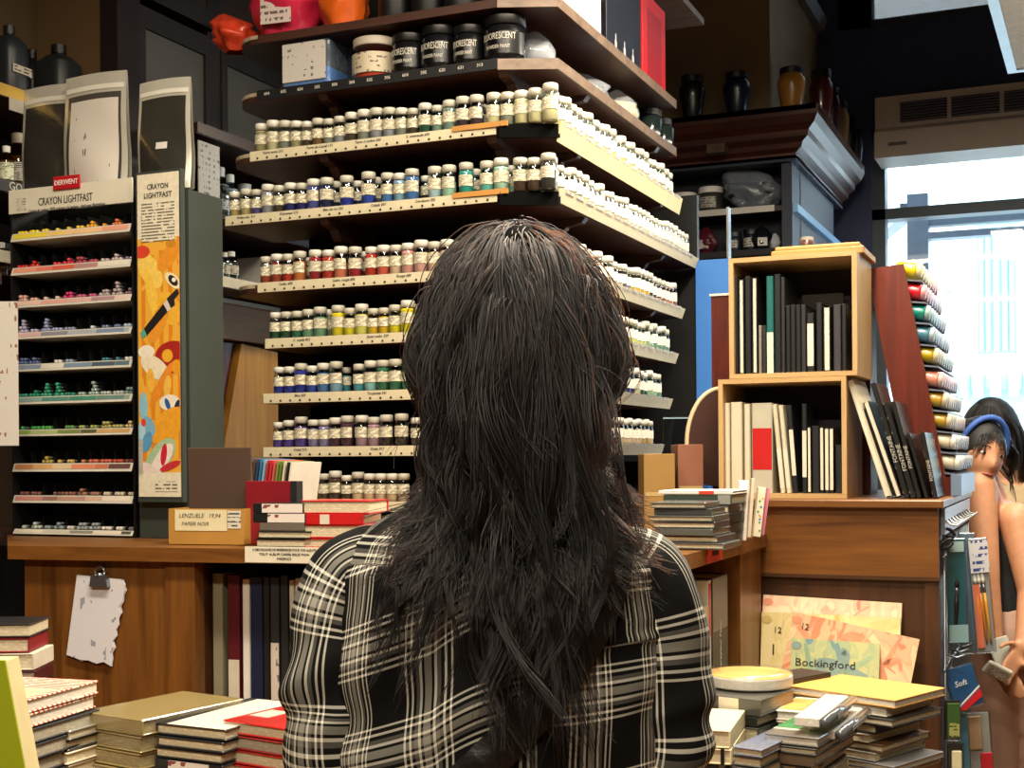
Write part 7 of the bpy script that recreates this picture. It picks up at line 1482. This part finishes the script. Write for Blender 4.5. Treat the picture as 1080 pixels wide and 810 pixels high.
# nearer shopper: black vest, blue headband, leaning towards the rack
YB2 = 4.05; B, bo = fig_root('person', 'person in a black vest and dusty pink trousers with a blue headband beside the rack', 1056, YB2)
j = lambda px, py, dy=0: J(bo, px, py, YB2, dy)
hc_ = j(1031, 480, -.06); hM = T(*hc_) @ Matrix.Rotation(3.35, 4, 'Z') @ Matrix.Rotation(-.12, 4, 'X') @ Matrix.Rotation(-.2, 4, 'Y')
mb = MB(); head_mesh(mb, hM, .92)
nk = j(1046, 528, .0); pel = Vector((.02, .0, .86)); ch = j(1056, 560)
bone(mb, hc_ + Vector((.02, .03, -.05)), .042, nk, .048); torso(mb, [((.02, 0, .78), .14, .11), ((.02, 0, .9), .145, .11), ((.02, 0, 1.02), .12, .09), ((.018, 0, 1.12), .125, .095), ((.01, 0, 1.2), .11, .085), ((nk.x, nk.y, nk.z), .05, .05)])
shl, ell_, wrl = j(1033, 512, -.1), j(1040, 610, -.16), j(1050, 688, -.2)
shr, elr, wrr = j(1072, 548, -.1), j(1088, 622, -.16), j(1080, 682, -.22)
bone(mb, shl, .05, ell_, .04); bone(mb, ell_, .039, wrl, .025); bone(mb, shr, .052, elr, .042); bone(mb, elr, .04, wrr, .027); bone(mb, shl, .05, nk + Vector((0, 0, -.06)), .05); bone(mb, shr, .05, nk + Vector((0, 0, -.06)), .05)
hand(mb, wrl, j(1064, 718, -.22) - wrl, (.6, -.3, -.5), (.6, -.5, .6), .35, .9); hand(mb, wrr, j(1070, 696, -.24) - wrr, (-.2, -.8, -.3), (-.3, .0, .95), .6, .9)
for s in (-1, 1): bone(mb, (.02 + s * .08, 0, .82), .09, (.03 + s * .09, -.02, .46), .055); bone(mb, (.03 + s * .09, -.02, .46), .055, (.03 + s * .09, .03, .09), .036); bone(mb, (.03 + s * .09, .04, .045), .04, (.03 + s * .1, -.13, .03), .027)
body_obj(B, mb, SK1, .007); face_parts(B, hM @ Matrix.Scale(.92, 4))
mb = MB(); torso(mb, [((.02, 0, .82), .155, .125), ((.02, 0, .92), .158, .122), ((.01, 0, 1.02), .118, .104), ((.006, 0, 1.12), .116, .106), ((.004, 0, 1.19), .1, .095)]); st_ = j(1050, 540, -.04)
for q in (shl, shr): bone(mb, (q.x * .55 + .008, -.06, 1.17), .02, nk + Vector(((q.x - nk.x) * .35, -.01, -.005)), .018); bone(mb, (q.x * .55 + .008, .06, 1.17), .02, nk + Vector(((q.x - nk.x) * .35, .03, -.005)), .018)
cloth_obj(B, 'vest', mb, mat('#101114', .8), .007)
mb = MB(); torso(mb, [((.02, 0, .74), .165, .14), ((.02, 0, .86), .165, .135), ((.02, 0, .92), .15, .122)])
for s in (-1, 1): bone(mb, (.02 + s * .085, 0, .8), .11, (.03 + s * .1, -.02, .45), .1); bone(mb, (.03 + s * .1, -.02, .45), .1, (.03 + s * .1, .02, .08), .1)
cloth_obj(B, 'trousers', mb, mat('#c8a490', .85, bump=.3), .01)
for s in (-1, 1):
    mb = MB(); bone(mb, (.03 + s * .09, .05, .05), .045, (.03 + s * .1, -.14, .038), .036); cloth_obj(B, 'shoe', mb, mat('#d8d4cc', .5), .007, 3)
def head_hair(par, M, s, nstr, length, tail=None, fr_=.0, seed=1, lat=True):
    r2 = random.Random(seed); out = []; inv = M.to_3x3()
    while len(out) < nstr:
        d = Vector((r2.gauss(0, 1), r2.gauss(0, 1), r2.gauss(0, 1))).normalized()
        if d.y > -.25 + .55 * d.z - fr_ or d.z < -.35: continue
        p = M @ (Vector((d.x * .081, d.y * .1, d.z * .118)) * s); v = inv @ (Vector((d.x * .8 + math.copysign(.45, d.x), d.y * .3 - .65, .2)) if lat else Vector((d.x * .5, d.y * .6 - .5, .15))); v.normalize(); st = []; c = M.translation
        for i in range(16):
            st.append(p.copy()); t = i / 15
            tg = (tail - p).normalized() if tail is not None and t < .6 else Vector((0, 0, -1))
            if lat and d.y > -.35 and t < .7: tg = (tg * .5 + inv @ Vector((math.copysign(.9, d.x), -.7, 0))).normalized()
            v = (v * .6 + tg * .55 + Vector((noise.noise(p * 9 + d * 3), noise.noise(p * 9 - d * 3), 0)) * .18).normalized(); p = p + v * length / 15
            q = inv.inverted() @ (p - c); e = math.sqrt((q.x / (.088 * s)) ** 2 + (q.y / (.106 * s)) ** 2 + (q.z / (.124 * s)) ** 2)
            if e < 1: p = c + inv @ (q / max(e, .3))
        out.append(st)
    hair_obj(par, out, 'hair', .0012, .0004, hair_mat(.99, .3, .3))
    mb = MB(); mb.ball((0, 0, 0), (.082 * s, .1 * s, .116 * s), 24, 0, M @ T(0, -.01 * s, .014 * s)); mb.build('hair_under_layer', mat('#0a0808', .6), par, True)
head_hair(B, hM, .92, 2600, .2, None, .0, 3)
r2 = random.Random(21); out = []
for i in range(170):
    x = r2.uniform(-.055, .055); d = Vector((x / .081, .72 + r2.uniform(-.06, .1), .66)).normalized(); p = Vector((d.x * .08, d.y * .1, d.z * .118)) * .92; st = []
    L_ = r2.uniform(.025, .055) * (1.4 if abs(x) > .03 else .8); sw = r2.uniform(-.3, .3) + x * 9
    for i_ in range(10):
        q = p.copy(); e = math.sqrt((q.x / .078) ** 2 + (q.y / .1) ** 2 + (q.z / .116) ** 2) / .92; st.append(hM @ (q / e * 1.02 if e < 1.02 else q)); p = p + Vector((sw * .5, .25 - .5 * i_ / 9, -1)).normalized() * L_ / 9
    out.append(st)
hair_obj(B, out, 'fringe', .0012, .0003, hair_mat(.99, .3, .3))
mb = MB(); mb.tube([hM @ (Vector((.083 * math.cos(a), .02 + .02 * math.sin(a), .02 + .108 * math.sin(a))) * .92) for a in [i * PI / 14 for i in range(15)]], .0095, 8); mb.build('headband', mat('#3a62b0', .6), B, True)
# what she holds
q = P(1064, 690, YB2 - .25); o = thing('phone', 'pale phone held in the hand of the shopper in the black vest', 'phone', (q.x, q.y, q.z - .05), (.3, .2, YAW + .3 + PI)); MB().rbox((-.035, -.004, 0), (.035, .004, .1), .004).build('case', mat('#c9ccc0', .35), o); MB().rbox((-.03, -.0048, .006), (.03, -.0042, .094), .0003).build('screen', mat('#15181c', .1), o)
q = P(1052, 708, YB2 - .3); o = thing('paint_tin', 'small flat white tin held low by the shopper in the vest', 'tin', (q.x, q.y, q.z), (.5, .45, YAW + .2)); MB().rbox((-.04, -.008, -.02), (.04, .008, .02), .006).build('tin', mat('#d8d4c6', .35), o); MB().rbox((-.034, -.0086, -.015), (.034, -.008, .012), .0003).build('label', printed('#d0ccbc', '#3a3a38', 180, 'z', .5), o)
# farther shopper: beige collared shirt, tied black hair, head bowed
YA2 = 4.5; A, ao = fig_root('person', 'person with tied back black hair in a beige collared shirt near the window', 1062, YA2)
j = lambda px, py, dy=0: J(ao, px, py, YA2, dy)
hc_ = j(1046, 459); hM = T(*hc_) @ Matrix.Rotation(2.05, 4, 'Z') @ Matrix.Rotation(-.3, 4, 'X')
mb = MB(); head_mesh(mb, hM, 1.0); nk = j(1062, 508, .02)
bone(mb, hc_ + Vector((.03, .01, -.06)), .046, nk, .05); torso(mb, [((0, 0, .8), .16, .11), ((0, 0, .95), .15, .11), ((0, 0, 1.1), .15, .1), ((0, .0, nk.z - .06), .13, .085), ((nk.x, nk.y, nk.z), .055, .055)])
arms = []
for s in (-1, 1):
    a_, b_, c_ = Vector((s * .16, 0, nk.z - .09)), Vector((s * .2, -.02, nk.z - .36)), Vector((s * .1, -.2, nk.z - .3)); arms.append((a_, b_, c_)); bone(mb, a_, .046, b_, .036); bone(mb, b_, .035, c_, .025); hand(mb, c_, (-s * .4, -.8, .1), (-s * .8, 0, -.3), (0, -.2, 1), .6)
    bone(mb, (s * .085, 0, .84), .088, (s * .095, -.01, .47), .055); bone(mb, (s * .095, -.01, .47), .055, (s * .1, .02, .09), .036); bone(mb, (s * .1, .03, .045), .04, (s * .11, -.14, .03), .027)
body_obj(A, mb, SK2, .007); face_parts(A, hM)
M_bs = mat('#b8a07a', .8, bump=.3, scale=30)
mb = MB(); torso(mb, [((0, 0, .78), .185, .14), ((0, 0, .95), .175, .135), ((0, 0, 1.1), .172, .125), ((0, 0, nk.z - .07), .15, .1), ((nk.x * .8, nk.y * .8, nk.z - .01), .075, .07)])
for a_, b_, c_ in arms: bone(mb, a_, .062, b_, .056); bone(mb, b_, .055, b_.lerp(c_, .6), .045)
SA = cloth_obj(A, 'shirt', mb, M_bs, .009)
mb = MB()
for s in (-1, 1): mb.add([(nk.x + s * .012, nk.y - .075, nk.z - .02), (nk.x + s * .075, nk.y - .03, nk.z + .03), (nk.x + s * .115, nk.y - .07, nk.z - .045), (nk.x + s * .06, nk.y - .115, nk.z - .07)], [(0, 1, 2, 3)])
mb.sheet(lambda u, v: (nk.x + .078 * math.cos(-.6 + u * 4.35), nk.y - .01 + .07 * math.sin(-.6 + u * 4.35), nk.z - .015 + .045 * v), 20, 3)
k_ = mb.build('collar', M_bs, SA, True); md = k_.modifiers.new('thick', 'SOLIDIFY'); md.thickness = .004
mb = MB(); torso(mb, [((0, 0, .74), .17, .13), ((0, 0, .86), .17, .13), ((0, 0, .92), .155, .12)])
for s in (-1, 1): bone(mb, (s * .085, 0, .8), .1, (s * .1, 0, .45), .085); bone(mb, (s * .1, 0, .45), .085, (s * .1, .02, .08), .085)
cloth_obj(A, 'trousers', mb, mat('#3a3a40', .8), .01)
for s in (-1, 1):
    mb = MB(); bone(mb, (s * .1, .04, .05), .045, (s * .11, -.15, .038), .036); cloth_obj(A, 'shoe', mb, mat('#2a2422', .5), .007, 3)
tl_ = j(1073, 462, .03); head_hair(A, hM, 1.0, 2600, .17, None, .0, 4, False)
r2 = random.Random(9); out = []
for i in range(700):
    p = tl_ + Vector((r2.gauss(0, .012), r2.gauss(0, .012), r2.gauss(0, .012))); st = []; d = Vector((r2.uniform(.05, .45), r2.uniform(-.1, .2), r2.uniform(-.6, .2)))
    for i_ in range(12): st.append(p.copy()); d = (d + Vector((0, 0, -.22)) + Vector((noise.noise(p * 12), noise.noise(p * 12 + Vector((3, 3, 3))), 0)) * .15).normalized(); p = p + d * .013
    out.append(st)
hair_obj(A, out, 'ponytail', .0011, .0003, hair_mat(.99, .3, .3))
# ---------------------------------------------------------------- camera and view
cd = bpy.data.cameras.new('camera'); co = bpy.data.objects.new('camera', cd); COL.objects.link(co)
cd.sensor_width = 36; cd.lens = 36 * F / 1080; cd.shift_y = (HZ - 405) / 1080; cd.clip_start = .05; cd.clip_end = 200
co.matrix_world = Matrix.Translation(CAM) @ Matrix.Rotation(YAW, 4, 'Z') @ Matrix.Rotation(PI / 2, 4, 'X') @ Matrix.Rotation(-ROLL, 4, 'Z')
sc.camera = co
sc.view_settings.view_transform = 'Standard'; sc.view_settings.look = 'None'; sc.view_settings.gamma = 1; sc.view_settings.use_curve_mapping = False
sc.view_settings.exposure = EXPO
cy = sc.cycles
cy.use_denoising = True; cy.max_bounces = 8; cy.transparent_max_bounces = 24; cy.diffuse_bounces = 4; cy.glossy_bounces = 3; cy.caustics_reflective = False; cy.caustics_refractive = False
cy.sample_clamp_indirect = 6
